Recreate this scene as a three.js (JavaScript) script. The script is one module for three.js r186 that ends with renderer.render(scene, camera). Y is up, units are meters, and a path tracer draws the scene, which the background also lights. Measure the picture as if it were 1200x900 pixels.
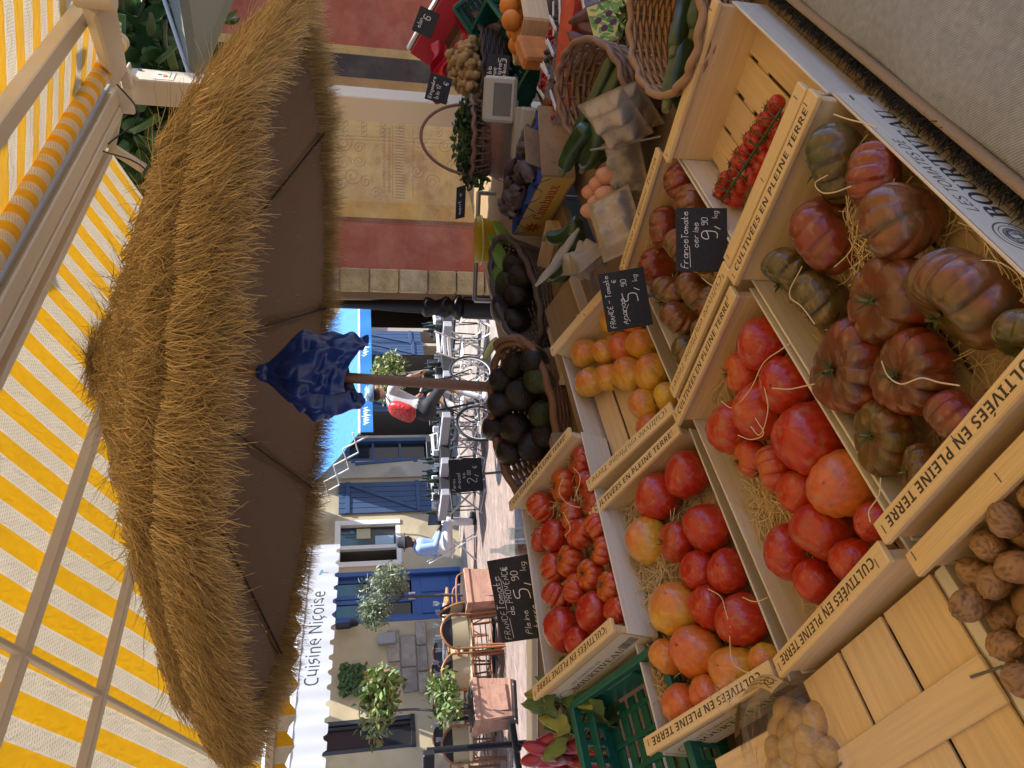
import * as THREE from 'three';
import { Sky } from 'three/addons/objects/Sky.js';
import { mergeGeometries } from 'three/addons/utils/BufferGeometryUtils.js';
import { MarchingCubes } from 'three/addons/objects/MarchingCubes.js';

// ------------------------------------------------------------------ camera, sky, sun, exposure
const EYE = 1.65, PITCH = 12 * Math.PI / 180, FOCAL = 850;            // the phone was held on its side: world up is picture left
const scene = new THREE.Scene();
const camera = new THREE.PerspectiveCamera(2 * Math.atan(450 / FOCAL) * 180 / Math.PI, 4 / 3, 0.05, 400);
camera.position.set(0, EYE, 0);
camera.up.set(1, 0, 0);
camera.lookAt(0, EYE - Math.sin(PITCH), -Math.cos(PITCH));
const SUN_AZ = 86 * Math.PI / 180, SUN_EL = 56 * Math.PI / 180;
const sunDir = new THREE.Vector3(Math.sin(SUN_AZ) * Math.cos(SUN_EL), Math.sin(SUN_EL), -Math.cos(SUN_AZ) * Math.cos(SUN_EL));
const sky = new Sky();
sky.name = 'sky'; sky.userData.kind = 'structure';
sky.scale.setScalar(300);
sky.material.uniforms.sunPosition.value.copy(sunDir);
sky.material.uniforms.turbidity.value = 9;
sky.material.uniforms.rayleigh.value = 0.4;
sky.material.uniforms.mieCoefficient.value = 0.004;
scene.add(sky);
scene.environmentIntensity = 0.25;
const sun = new THREE.DirectionalLight(new THREE.Color(1, 0.93, 0.80), 5);
sun.position.copy(sunDir).multiplyScalar(40);
sun.castShadow = true;
sun.shadow.mapSize.set(2048, 2048);
Object.assign(sun.shadow.camera, { left: -22, right: 22, top: 22, bottom: -22, near: 1, far: 90 });
scene.add(sun); scene.add(sun.target);
const renderer = new THREE.WebGLRenderer({ antialias: true });
renderer.setSize(1024, 768);
renderer.toneMapping = THREE.LinearToneMapping;
renderer.toneMappingExposure = 1.95;
renderer.shadowMap.enabled = true;

// ------------------------------------------------------------------ helpers
const V = (x, y, z) => new THREE.Vector3(x, y, z);
const R2 = Math.SQRT1_2, TAU = Math.PI * 2;
function rng(seed) { let a = seed >>> 0; return () => { a = (a + 0x6D2B79F5) | 0; let t = Math.imul(a ^ (a >>> 15), 1 | a); t = (t + Math.imul(t ^ (t >>> 7), 61 | t)) ^ t; return ((t ^ (t >>> 14)) >>> 0) / 4294967296; }; }
const rnd = rng(20240);
const rr = (a, b, r = rnd) => a + (b - a) * r();
const pick = (l, r = rnd) => l[Math.floor(r() * l.length) % l.length];
const clamp = (x, a = 0, b = 1) => Math.min(b, Math.max(a, x));
const mix = (a, b, t) => a + (b - a) * t;
const mix3 = (a, b, t) => [mix(a[0], b[0], t), mix(a[1], b[1], t), mix(a[2], b[2], t)];
const sstep = (a, b, x) => { const t = clamp((x - a) / (b - a)); return t * t * (3 - 2 * t); };
function h2(x, y, s = 0) { let n = Math.imul(x, 374761393) + Math.imul(y, 668265263) + Math.imul(s, 982451653); n = Math.imul(n ^ (n >>> 13), 1274126177); return ((n ^ (n >>> 16)) >>> 0) / 4294967296; }
function vn(x, y, px, py, s = 0) { // tiling value noise
  const xi = Math.floor(x), yi = Math.floor(y), fx = x - xi, fy = y - yi, u = fx * fx * (3 - 2 * fx), v = fy * fy * (3 - 2 * fy);
  const m = (a, p) => ((a % p) + p) % p, g = (i, j) => h2(m(xi + i, px), m(yi + j, py), s);
  return mix(mix(g(0, 0), g(1, 0), u), mix(g(0, 1), g(1, 1), u), v);
}
function fbm(x, y, p, q, o = 4, s = 0) { let r = 0, a = .5, t = 0; for (let i = 0; i < o; i++) { r += a * vn(x, y, p, q, s + i); t += a; a *= .5; x *= 2; y *= 2; p *= 2; q *= 2; } return r / t; }
function n3(p, s = 0) { const x = p.x, y = p.y, z = p.z, k = Math.floor(z), f = z - k, u = f * f * (3 - 2 * f); return mix(vn(x, y, 4096, 4096, s + k * 7), vn(x, y, 4096, 4096, s + (k + 1) * 7), u); }
// camera ray of a photograph pixel (1200 x 900): unit of length along the optical axis
function ray(x, y) { const X = (900 - y - 450) / FOCAL, Y = (600 - x) / FOCAL, c = Math.cos(PITCH), s = Math.sin(PITCH); return V(X, Y * c - s, -(c + Y * s)); }
const at = (x, y, d) => ray(x, y).multiplyScalar(d).add(V(0, EYE, 0));
const onY = (x, y, h) => { const r = ray(x, y); return r.multiplyScalar((h - EYE) / r.y).add(V(0, EYE, 0)); };
const SLOPE = 0.035;
const gy = (z) => SLOPE * z;                                            // the street falls gently away from the stall
const onG = (x, y) => { const r = ray(x, y); return r.multiplyScalar(EYE / (-r.y + SLOPE * r.z)).add(V(0, EYE, 0)); };
const S = (X, Y, Z) => V((X + Z) * R2, Y, (Z - X) * R2);               // stall frame: X along the stall, Z towards the customer
const toS = (p) => V((p.x - p.z) * R2, p.y, (p.x + p.z) * R2);
const Q45 = Math.PI / 4;

function tex(w, h, fn, srgb = true) {
  const d = new Uint8Array(w * h * 4);
  for (let j = 0; j < h; j++) for (let i = 0; i < w; i++) { const c = fn(i, j, i / w, j / h), k = (j * w + i) * 4; if (typeof c === 'number') { d[k] = d[k + 1] = d[k + 2] = clamp(c) * 255; } else { d[k] = clamp(c[0]) * 255; d[k + 1] = clamp(c[1]) * 255; d[k + 2] = clamp(c[2]) * 255; } d[k + 3] = 255; }
  const t = new THREE.DataTexture(d, w, h); t.wrapS = t.wrapT = THREE.RepeatWrapping; t.magFilter = THREE.LinearFilter; t.minFilter = THREE.LinearMipmapLinearFilter; t.generateMipmaps = true;
  if (srgb) t.colorSpace = THREE.SRGBColorSpace; t.needsUpdate = true; return t;
}
function rep(t, sx, sy) { const c = t.clone(); c.repeat.set(sx, sy); c.needsUpdate = true; return c; }
function canvasTex(w, h, draw) { const c = document.createElement('canvas'); c.width = w; c.height = h; const g = c.getContext('2d'); draw(g, w, h); const t = new THREE.CanvasTexture(c); t.colorSpace = THREE.SRGBColorSpace; t.magFilter = THREE.LinearFilter; return t; }
function mat(c, rough = .7, o = {}) { const m = new (o.physical ? THREE.MeshPhysicalMaterial : THREE.MeshStandardMaterial)({ roughness: rough, metalness: 0 }); const { physical, ...r } = o; if (c) m.color.setRGB(c[0], c[1], c[2]); for (const k in r) { if (k === 'sheenColor') m.sheenColor.setRGB(...r[k]); else m[k] = r[k]; } return m; }

const used = {};
function numbered(n) { const k = used[n] = (used[n] || 0) + 1; return k === 1 ? n : n + '_' + String(k - 1).padStart(3, '0'); }
function shade(o) { o.castShadow = true; o.receiveShadow = true; return o; }
function add(name, g, m, parent) { const o = shade(new THREE.Mesh(g, m)); o.name = name; parent.add(o); return o; }
function tag(o, label, category, group) { o.userData.label = label; o.userData.category = category; if (group) o.userData.group = group; return o; }
function thing(name, label, category, pos, turn = 0, group) { const o = new THREE.Group(); o.name = numbered(name); if (pos) o.position.copy(pos); o.rotation.y = turn; scene.add(o); return tag(o, label, category, group); }
function solo(name, g, m, label, category, group) { const o = shade(new THREE.Mesh(g, m)); o.name = numbered(name); scene.add(o); return tag(o, label, category, group); }
function struct(name, g, m) { const o = shade(new THREE.Mesh(g, m)); o.name = numbered(name); o.userData.kind = 'structure'; scene.add(o); return o; }
function copyOf(src, label, group) { const c = src.clone(); c.name = numbered(src.name.replace(/_\d{3}$/, '')); c.userData = { ...src.userData }; if (label) c.userData.label = label; if (group) c.userData.group = group; scene.add(c); return c; }

// chamfered box, uv in metres along its longest side
function bx(w, h, d, c = .002) {
  const H = [w / 2, h / 2, d / 2]; c = Math.min(c, .4 * Math.min(w, h, d));
  const P = (ax, s) => { const q = [0, 0, 0]; for (let i = 0; i < 3; i++) q[i] = s[i] * (i === ax ? H[i] : H[i] - c); return q; };
  const pos = [], nor = [], uv = []; const long = w >= h && w >= d ? 0 : (h >= d ? 1 : 2), ou = rnd() * 7, ov = rnd() * 7;
  const tri = (a, b, q) => {
    let n = [(b[1] - a[1]) * (q[2] - a[2]) - (b[2] - a[2]) * (q[1] - a[1]), (b[2] - a[2]) * (q[0] - a[0]) - (b[0] - a[0]) * (q[2] - a[2]), (b[0] - a[0]) * (q[1] - a[1]) - (b[1] - a[1]) * (q[0] - a[0])];
    const l = Math.hypot(...n) || 1; n = n.map((x) => x / l); let t = [a, b, q];
    if (n[0] * (a[0] + b[0] + q[0]) + n[1] * (a[1] + b[1] + q[1]) + n[2] * (a[2] + b[2] + q[2]) < 0) { t = [a, q, b]; n = n.map((x) => -x); }
    const k = Math.abs(n[0]) >= Math.abs(n[1]) && Math.abs(n[0]) >= Math.abs(n[2]) ? 0 : (Math.abs(n[1]) >= Math.abs(n[2]) ? 1 : 2);
    for (const p of t) { pos.push(...p); nor.push(...n); const o = [0, 1, 2].filter((i) => i !== k); const ua = o.includes(long) ? long : o[0], va = o.find((i) => i !== ua); uv.push(p[ua] + ou, p[va] + ov); }
  };
  const sg = [-1, 1];
  for (let ax = 0; ax < 3; ax++) { const [j, k] = [0, 1, 2].filter((i) => i !== ax); for (const s of sg) { const q = (a, b) => { const e = [0, 0, 0]; e[ax] = s; e[j] = a; e[k] = b; return P(ax, e); }; tri(q(-1, -1), q(1, -1), q(1, 1)); tri(q(-1, -1), q(1, 1), q(-1, 1)); } }
  for (let i = 0; i < 3; i++) for (let j = i + 1; j < 3; j++) { const k = 3 - i - j; for (const a of sg) for (const b of sg) { const e = (s) => { const r = [0, 0, 0]; r[i] = a; r[j] = b; r[k] = s; return r; }; const A = P(i, e(-1)), B = P(i, e(1)), C = P(j, e(1)), D = P(j, e(-1)); tri(A, B, C); tri(A, C, D); } }
  for (const a of sg) for (const b of sg) for (const q of sg) { const e = [a, b, q]; tri(P(0, e), P(1, e), P(2, e)); }
  const g = new THREE.BufferGeometry(); g.setAttribute('position', new THREE.Float32BufferAttribute(pos, 3)); g.setAttribute('normal', new THREE.Float32BufferAttribute(nor, 3)); g.setAttribute('uv', new THREE.Float32BufferAttribute(uv, 2)); return g;
}
const mv = (g, x, y, z) => { g.translate(x, y, z); return g; };
function between(g, p, q) { // geometry built along +Y from 0..length, laid from p to q
  const d = q.clone().sub(p), l = d.length(); g.applyQuaternion(new THREE.Quaternion().setFromUnitVectors(V(0, 1, 0), d.divideScalar(l))); g.translate(p.x, p.y, p.z); return g;
}
function rod(p, q, r1, r2 = r1, n = 8) { const l = p.distanceTo(q); return between(mv(new THREE.CylinderGeometry(r2, r1, l, n), 0, l / 2, 0), p, q); }
function bar(p, q, w, d, c = .003) { const l = p.distanceTo(q); return between(mv(bx(w, l, d, c), 0, l / 2, 0), p, q); }
function tube(pts, r, seg = 24, n = 6, closed = false) { return new THREE.TubeGeometry(new THREE.CatmullRomCurve3(pts, closed), seg, r, n, closed); }
function lathe(prof, n = 24) { return new THREE.LatheGeometry(prof.map(([r, y]) => new THREE.Vector2(r, y)), n); }
const strip = (gs) => { for (const g of gs) for (const k of Object.keys(g.attributes)) if (!['position', 'normal', 'uv'].includes(k)) g.deleteAttribute(k); return gs; };
function join(gs) { return mergeGeometries(strip(gs).map((g) => g.index ? g.toNonIndexed() : g)); }
function setColors(g, fn) { const p = g.attributes.position, c = new Float32Array(p.count * 3), v = V(0, 0, 0); for (let i = 0; i < p.count; i++) { v.fromBufferAttribute(p, i); const q = fn(v, i); c[i * 3] = q[0]; c[i * 3 + 1] = q[1]; c[i * 3 + 2] = q[2]; } g.setAttribute('color', new THREE.BufferAttribute(c, 3)); return g; }
// closed surface from a polar function: f(theta 0..pi from +Y, phi) -> {r,y} or Vector3
function polar(nu, nv, f) {
  const pos = [], uv = [], idx = [];
  for (let j = 0; j <= nv; j++) for (let i = 0; i <= nu; i++) { const p = f(Math.PI * j / nv, TAU * (i === nu ? 0 : i) / nu); pos.push(p.x, p.y, p.z); uv.push(i / nu, 1 - j / nv); }
  for (let j = 0; j < nv; j++) for (let i = 0; i < nu; i++) { const a = j * (nu + 1) + i, b = a + nu + 1; if (j > 0) idx.push(a, a + 1, b); if (j < nv - 1) idx.push(a + 1, b + 1, b); }
  const g = new THREE.BufferGeometry(); g.setAttribute('position', new THREE.Float32BufferAttribute(pos, 3)); g.setAttribute('uv', new THREE.Float32BufferAttribute(uv, 2)); g.setIndex(idx); g.computeVertexNormals();
  const n = g.attributes.normal; for (let j = 0; j <= nv; j++) { const a = j * (nu + 1), b = a + nu; const m = V(n.getX(a) + n.getX(b), n.getY(a) + n.getY(b), n.getZ(a) + n.getZ(b)).normalize(); n.setXYZ(a, m.x, m.y, m.z); n.setXYZ(b, m.x, m.y, m.z); }
  return g;
}
// grid surface f(u,v)->Vector3
function sheet(nu, nv, f, uvf) { const pos = [], uv = [], idx = []; for (let j = 0; j <= nv; j++) for (let i = 0; i <= nu; i++) { const p = f(i / nu, j / nv); pos.push(p.x, p.y, p.z); const t = uvf ? uvf(i / nu, j / nv) : [i / nu, j / nv]; uv.push(t[0], t[1]); } for (let j = 0; j < nv; j++) for (let i = 0; i < nu; i++) { const a = j * (nu + 1) + i, b = a + nu + 1; idx.push(a, a + 1, b, a + 1, b + 1, b); } const g = new THREE.BufferGeometry(); g.setAttribute('position', new THREE.Float32BufferAttribute(pos, 3)); g.setAttribute('uv', new THREE.Float32BufferAttribute(uv, 2)); g.setIndex(idx); g.computeVertexNormals(); return g; }

// ------------------------------------------------------------------ textures and materials
const grainT = tex(512, 512, (i, j, u, v) => { const w = fbm(u * 3, v * 10, 3, 10, 3, 3), g = fbm(u * 4 + w * .0, v * 64, 4, 64, 3, 9), ring = .5 + .5 * Math.sin((v * 14 + w * 2.2) * TAU); const k = .86 + .09 * g + .02 * ring + .04 * w; const f = h2(i, j, 5) * .025; return [k + f, k * .985 + f, k * .955 + f]; });
const grainB = tex(256, 256, (i, j, u, v) => .4 + .5 * fbm(u * 4, v * 48, 4, 48, 3, 9), false);
const speckT = tex(512, 512, (i, j, u, v) => { const k = .78 + .3 * fbm(u * 6, v * 6, 6, 6, 5, 21) - .12 * (fbm(u * 30, v * 30, 30, 30, 2, 27) > .66 ? 1 : 0) * .5; return [k, k, k]; });
const roughB = tex(256, 256, (i, j, u, v) => fbm(u * 12, v * 12, 12, 12, 5, 31), false);
const weaveB = tex(256, 256, (i, j) => { const a = Math.floor(i / 4) + Math.floor(j / 4); return .5 + .35 * Math.sin(((a % 2 ? i : j) % 8) / 8 * TAU) + .1 * h2(i, j, 3); }, false);
const wrinkB = tex(512, 512, (i, j, u, v) => { const w = fbm(u * 4, v * 4, 4, 4, 3, 41); return .5 + .3 * Math.sin((u * 3 + w * 2.2) * TAU) * fbm(u * 3, v * 3, 3, 3, 2, 47) + .25 * fbm(u * 10, v * 24, 10, 24, 3, 44); }, false);
const mWood = [[.80, .61, .35], [.77, .57, .32], [.82, .65, .41], [.74, .55, .32], [.78, .61, .40]].map((c) => mat(c, .62, { map: rep(grainT, 2, 4), bumpMap: rep(grainB, 2, 4), bumpScale: .0005 }));
const mWoodPale = mat([.80, .76, .66], .6, { map: rep(grainT, 2, 3), bumpMap: rep(grainB, 2, 3), bumpScale: .0003 });
const mStaple = mat([.16, .15, .14], .45, { metalness: .8 });
const mBlackMetal = mat([.018, .018, .02], .38, { metalness: .3, bumpMap: rep(roughB, 3, 3), bumpScale: .0006 });
const mWhiteMetal = mat([.74, .73, .70], .4);
const mCream = mat([.64, .55, .41], .5, { bumpMap: rep(roughB, 4, 4), bumpScale: .0008 });
const VC = (rough, o = {}) => mat([1, 1, 1], rough, { vertexColors: true, ...o });
// ------------------------------------------------------------------ the ground
const paveT = tex(512, 512, (i, j, u, v) => { const k = .80 + .25 * (fbm(u * 8, v * 8, 8, 8, 5, 61) - .5) + .06 * (h2(i, j, 3) - .5), w = fbm(u * 3, v * 3, 3, 3, 3, 66) - .5; return [k + w * .05, k, k - w * .05]; });
const mGround = mat([.52, .42, .34], .9, { map: rep(paveT, .5, .5), bumpMap: rep(roughB, 1, 1), bumpScale: .004 });
{
  const g = sheet(24, 24, (u, v) => { const x = (u - .5) * 240, z = (v - .75) * 240; return V(x, gy(z), z); }, (u, v) => [u * 240, v * 240]);
  const o = struct('ground', g, mGround);
  // stone pavers with pale joints where the photograph lets one tell them apart
  const pm = [[.45, .315, .25], [.42, .30, .24], [.48, .34, .27], [.40, .29, .235]].map((c) => mat(c, .85, { map: rep(paveT, 1, 1), bumpMap: rep(roughB, 2, 2), bumpScale: .003 }));
  const q = new THREE.Quaternion().setFromUnitVectors(V(0, 1, 0), V(0, 1, -SLOPE).normalize()).multiply(new THREE.Quaternion().setFromAxisAngle(V(0, 1, 0), Q45 + .5));
  const geos = [0, 1, 2].map(() => bx(.785, .024, .385, .006));
  let n = 0;
  for (let i = -14; i < 14; i++) for (let j = -26; j < 26; j++) {
    const lx = (i + (j & 1) * .5) * .8, lz = j * .4, c = Math.cos(Q45 + .5), s = Math.sin(Q45 + .5), x = -2.6 + lx * c + lz * s, z = -10.2 - lx * s + lz * c;
    if (z > -6.6 || z < -14.6 || x < z * .56 || x > .3 + (z + 7) * .05 || n >= 296) continue; n++;
    const p = add('paver', geos[n % 3], pm[Math.floor(h2(i + 50, j + 50, 4) * 4)], o); p.position.set(x, gy(z) + rr(.000, .004), z); p.quaternion.copy(q);
  }
}

// ------------------------------------------------------------------ restaurant building across the street (its face runs along the stall's direction)
const FZ = -13.76;
const onF = (x, y) => { const r = ray(x, y), t = FZ / ((r.x + r.z) * R2); return [(r.x - r.z) * R2 * t, EYE + r.y * t]; };
const plasterT = tex(512, 512, (i, j, u, v) => { const k = .86 + .18 * (fbm(u * 5, v * 5, 5, 5, 5, 71) - .5) - .10 * sstep(.62, .75, fbm(u * 3, v * 3, 3, 3, 4, 77)); return [k, k * .99, k * .97]; });
const plaster = (c) => mat(c, .9, { map: rep(plasterT, .4, .4), bumpMap: rep(roughB, 1.2, 1.2), bumpScale: .004 });
const mBlue = mat([.035, .10, .30], .55), mBlueDark = mat([.035, .07, .15], .6), mGlass = mat([.02, .025, .03], .06, { metalness: 0 }), mWhitePaint = mat([.68, .66, .62], .5), mDark = mat([.025, .022, .02], .8);
function wallWith(holes, x0, x1, y0, y1, depth) { const sh = new THREE.Shape([new THREE.Vector2(x0, y0), new THREE.Vector2(x1, y0), new THREE.Vector2(x1, y1), new THREE.Vector2(x0, y1)]); for (const [a, b, c, d] of holes) sh.holes.push(new THREE.Path([new THREE.Vector2(a, c), new THREE.Vector2(a, d), new THREE.Vector2(b, d), new THREE.Vector2(b, c)])); const g = new THREE.ExtrudeGeometry(sh, { depth, bevelEnabled: false }); g.translate(0, 0, -depth); return g; }
{
  const b = thing('restaurant_building', 'cream plastered restaurant building with blue doors and shutters behind the terrace', 'building', S(0, 0, FZ), Q45);
  const rect = (xa, xb, ya, yb) => { const p = onF((xa + xb) / 2, ya), q = onF((xa + xb) / 2, yb), t = onF(xa, (ya + yb) / 2), u = onF(xb, (ya + yb) / 2); return [Math.min(p[0], q[0]), Math.max(p[0], q[0]), u[1], t[1]]; };
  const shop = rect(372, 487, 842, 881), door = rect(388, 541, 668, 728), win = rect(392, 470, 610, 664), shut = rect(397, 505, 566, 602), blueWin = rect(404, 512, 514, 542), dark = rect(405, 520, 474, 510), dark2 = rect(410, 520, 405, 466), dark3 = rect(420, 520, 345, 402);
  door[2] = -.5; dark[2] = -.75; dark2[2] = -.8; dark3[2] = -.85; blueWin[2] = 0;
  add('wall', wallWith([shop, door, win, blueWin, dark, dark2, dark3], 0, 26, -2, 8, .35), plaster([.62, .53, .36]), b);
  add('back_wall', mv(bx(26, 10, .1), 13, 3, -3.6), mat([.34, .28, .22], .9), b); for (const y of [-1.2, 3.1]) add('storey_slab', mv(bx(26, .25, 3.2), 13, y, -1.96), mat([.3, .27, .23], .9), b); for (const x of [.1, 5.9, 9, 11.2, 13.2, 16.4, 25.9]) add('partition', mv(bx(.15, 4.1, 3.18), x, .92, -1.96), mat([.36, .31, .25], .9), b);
  const frame = (nm, r, m, t, z, d = .08) => { const [x0, x1, y0, y1] = r; const p = add(nm, mv(bx(x1 - x0 + .002, t, d, .004), (x0 + x1) / 2, y1 - t / 2, z), m, b); add('jamb', mv(bx(t, y1 - y0 - t, d, .004), x0 + t / 2, (y0 + y1 - t) / 2, z), m, p); add('jamb', mv(bx(t, y1 - y0 - t, d, .004), x1 - t / 2, (y0 + y1 - t) / 2, z), m, p); return p; };
  // shop window
  const sf = frame('shop_window_frame', shop, mat([.03, .035, .045], .4), .07, -.05);
  add('sill', mv(bx(shop[1] - shop[0], .08, .12), (shop[0] + shop[1]) / 2, shop[2] + .04, -.03), mBlackMetal, sf); add('mullion', mv(bx(.05, shop[3] - shop[2] - .15, .06), mix(shop[0], shop[1], .78), (shop[2] + shop[3]) / 2, -.05), mBlackMetal, sf);
  add('pane', mv(bx(shop[1] - shop[0] - .1, shop[3] - shop[2] - .1, .01), (shop[0] + shop[1]) / 2, (shop[2] + shop[3]) / 2, -.08), mGlass, sf);
  add('inside_counter', mv(bx(shop[1] - shop[0], .5, .3), (shop[0] + shop[1]) / 2, shop[2] + .3, -.6), mat([.5, .47, .36], .7), b);
  // double blue door with panes
  const df = frame('door_frame', door, mBlue, .1, -.06, .14);
  const dm = (door[0] + door[1]) / 2, dw = (door[1] - door[0]) / 2 - .12;
  for (const s of [-1, 1]) { const lf = add('door_leaf', mv(bx(dw, 1.0, .05), dm + s * (dw / 2 + .01), door[2] + .55, -.12), mBlue, b); add('panel', mv(bx(dw * .7, .6, .02), dm + s * (dw / 2 + .01), door[2] + .55, -.085), mBlue, lf); for (const e of [-1, 1]) add('stile', mv(bx(.09, 1.75, .05), dm + s * (dw / 2 + .01) + e * (dw / 2 - .045), door[2] + 1.93, -.12), mBlue, lf); add('rail', mv(bx(dw - .18, .09, .05), dm + s * (dw / 2 + .01), door[2] + 1.75, -.12), mBlue, lf); add('pane', mv(bx(dw - .18, 1.7, .01), dm + s * (dw / 2 + .01), door[2] + 1.93, -.13), mGlass, lf); add('handle', mv(bx(.03, .14, .06), dm + s * .06, door[2] + 1.05, -.08), mWhiteMetal, lf); }
  void df;
  // white framed window with dark lower half
  const wf = frame('window_frame', win, mWhitePaint, .12, -.04, .14); const wy = (win[2] + win[3]) / 2;
  add('transom', mv(bx(win[1] - win[0] - .24, .1, .1), (win[0] + win[1]) / 2, win[2] + .05, -.05), mWhitePaint, wf); add('mullion', mv(bx(.09, win[3] - win[2] - .22, .1), mix(win[0], win[1], .42), wy, -.05), mWhitePaint, wf);
  add('pane', mv(bx((win[1] - win[0]) * .52, win[3] - win[2] - .1, .01), mix(win[0], win[1], .7), wy, -.09), mGlass, wf); add('poster', mv(bx(.22, .4, .006), mix(win[0], win[1], .6), win[2] + .35, -.075), mat([.30, .42, .5], .5), wf);
  add('poster', mv(bx(.26, .3, .006), mix(win[0], win[1], .75), win[2] + .8, -.075), mat([.42, .40, .25], .5), wf);
  // blue shutters flat on the wall, made of planks
  const shutter = (r, m, n) => { const s = add('shutter', mv(bx(r[1] - r[0], .09, .03), (r[0] + r[1]) / 2, r[3] - .2, .07), m, b), w = (r[1] - r[0]) / n; for (let i = 0; i < n; i++) add('plank', mv(bx(w - .008, r[3] - r[2], .035, .004), r[0] + w * (i + .5), (r[2] + r[3]) / 2, .035 + .002), m, s); add('batten', mv(bx(r[1] - r[0], .09, .03), (r[0] + r[1]) / 2, r[2] + .3, .07), m, s); add('brace', bar(V(r[0] + .08, r[2] + .35, .07), V(r[1] - .08, r[3] - .25, .07), .08, .025), m, s); };
  shutter(shut, mBlueDark, 6); shutter([blueWin[0] - .02, blueWin[0] + .001, blueWin[2], blueWin[3]].map((v, i) => i === 0 ? v - .02 : v), mBlueDark, 1);
  const bf = frame('blue_window_frame', blueWin, mBlueDark, .11, -.03, .14); for (const k of [.33, .66]) add('glazing_bar', mv(bx(blueWin[1] - blueWin[0] - .22, .06, .06), (blueWin[0] + blueWin[1]) / 2, mix(blueWin[2], blueWin[3], k), -.05), mBlueDark, bf);
  add('pane', mv(bx(blueWin[1] - blueWin[0] - .2, blueWin[3] - blueWin[2] - .1, .01), (blueWin[0] + blueWin[1]) / 2, (blueWin[2] + blueWin[3]) / 2, -.09), mGlass, bf);
  add('pilaster', mv(bx(.5, 9, .06), onF(450, 551)[0], 3, .03), plaster([.60, .55, .44]), b);
  for (const [r, n] of [[dark3, 5], [dark2, 4]]) { const w = .55; for (const s of [0, 1]) shutter([s ? r[1] : r[0] - w, s ? r[1] + w : r[0], r[2] + .7, r[3]], mBlueDark, n); }
  // bare stone patch where the plaster has gone
  const sm = [[.36, .32, .27], [.33, .29, .25], [.39, .35, .29], [.30, .27, .24]].map((c) => mat(c, .95, { map: rep(speckT, 1.5, 1.5), bumpMap: rep(roughB, 4, 4), bumpScale: .012 }));
  const [px0, py1] = onF(456, 800), [px1, py0] = onF(500, 745); let yy = py0, k = 0;
  while (yy < py1) { const hh = rr(.2, .34); let xx = px0 - rr(0, .3); while (xx < px1) { const ww = rr(.35, .7); add('stone', mv(bx(ww - .02, hh - .02, .06, .015), xx + ww / 2, yy + hh / 2, rr(.012, .03)), sm[k++ % 4], b); xx += ww; } yy += hh; }
  const mb = onF(456, 751); add('meter_box', mv(bx(.22, .34, .1, .01), mb[0], mb[1] + .05, .1), mat([.28, .28, .28], .5), b);
  const ld = onF(430, 735); add('wall_lamp', join([mv(bx(.1, .3, .12, .02), ld[0], ld[1] + .45, .12), mv(new THREE.CylinderGeometry(.09, .05, .16, 10), ld[0], ld[1] + .25, .2)]), mBlackMetal, b);
  const wr = onF(405, 800); const wreath = []; const r = rng(5); for (let i = 0; i < 260; i++) { const g = new THREE.PlaneGeometry(.035, .12); g.rotateX(rr(-1, 1, r)); g.rotateZ(rr(0, TAU, r)); g.translate(wr[0] + rr(-.28, .28, r), wr[1] + .1 - Math.abs(rr(-.5, .2, r)), .12 + rr(-.08, .12, r)); wreath.push(g); } const wo = add('hanging_foliage', join(wreath), mat([.05, .10, .03], .8), b); wo.userData.kind = 'stuff';
}

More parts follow.
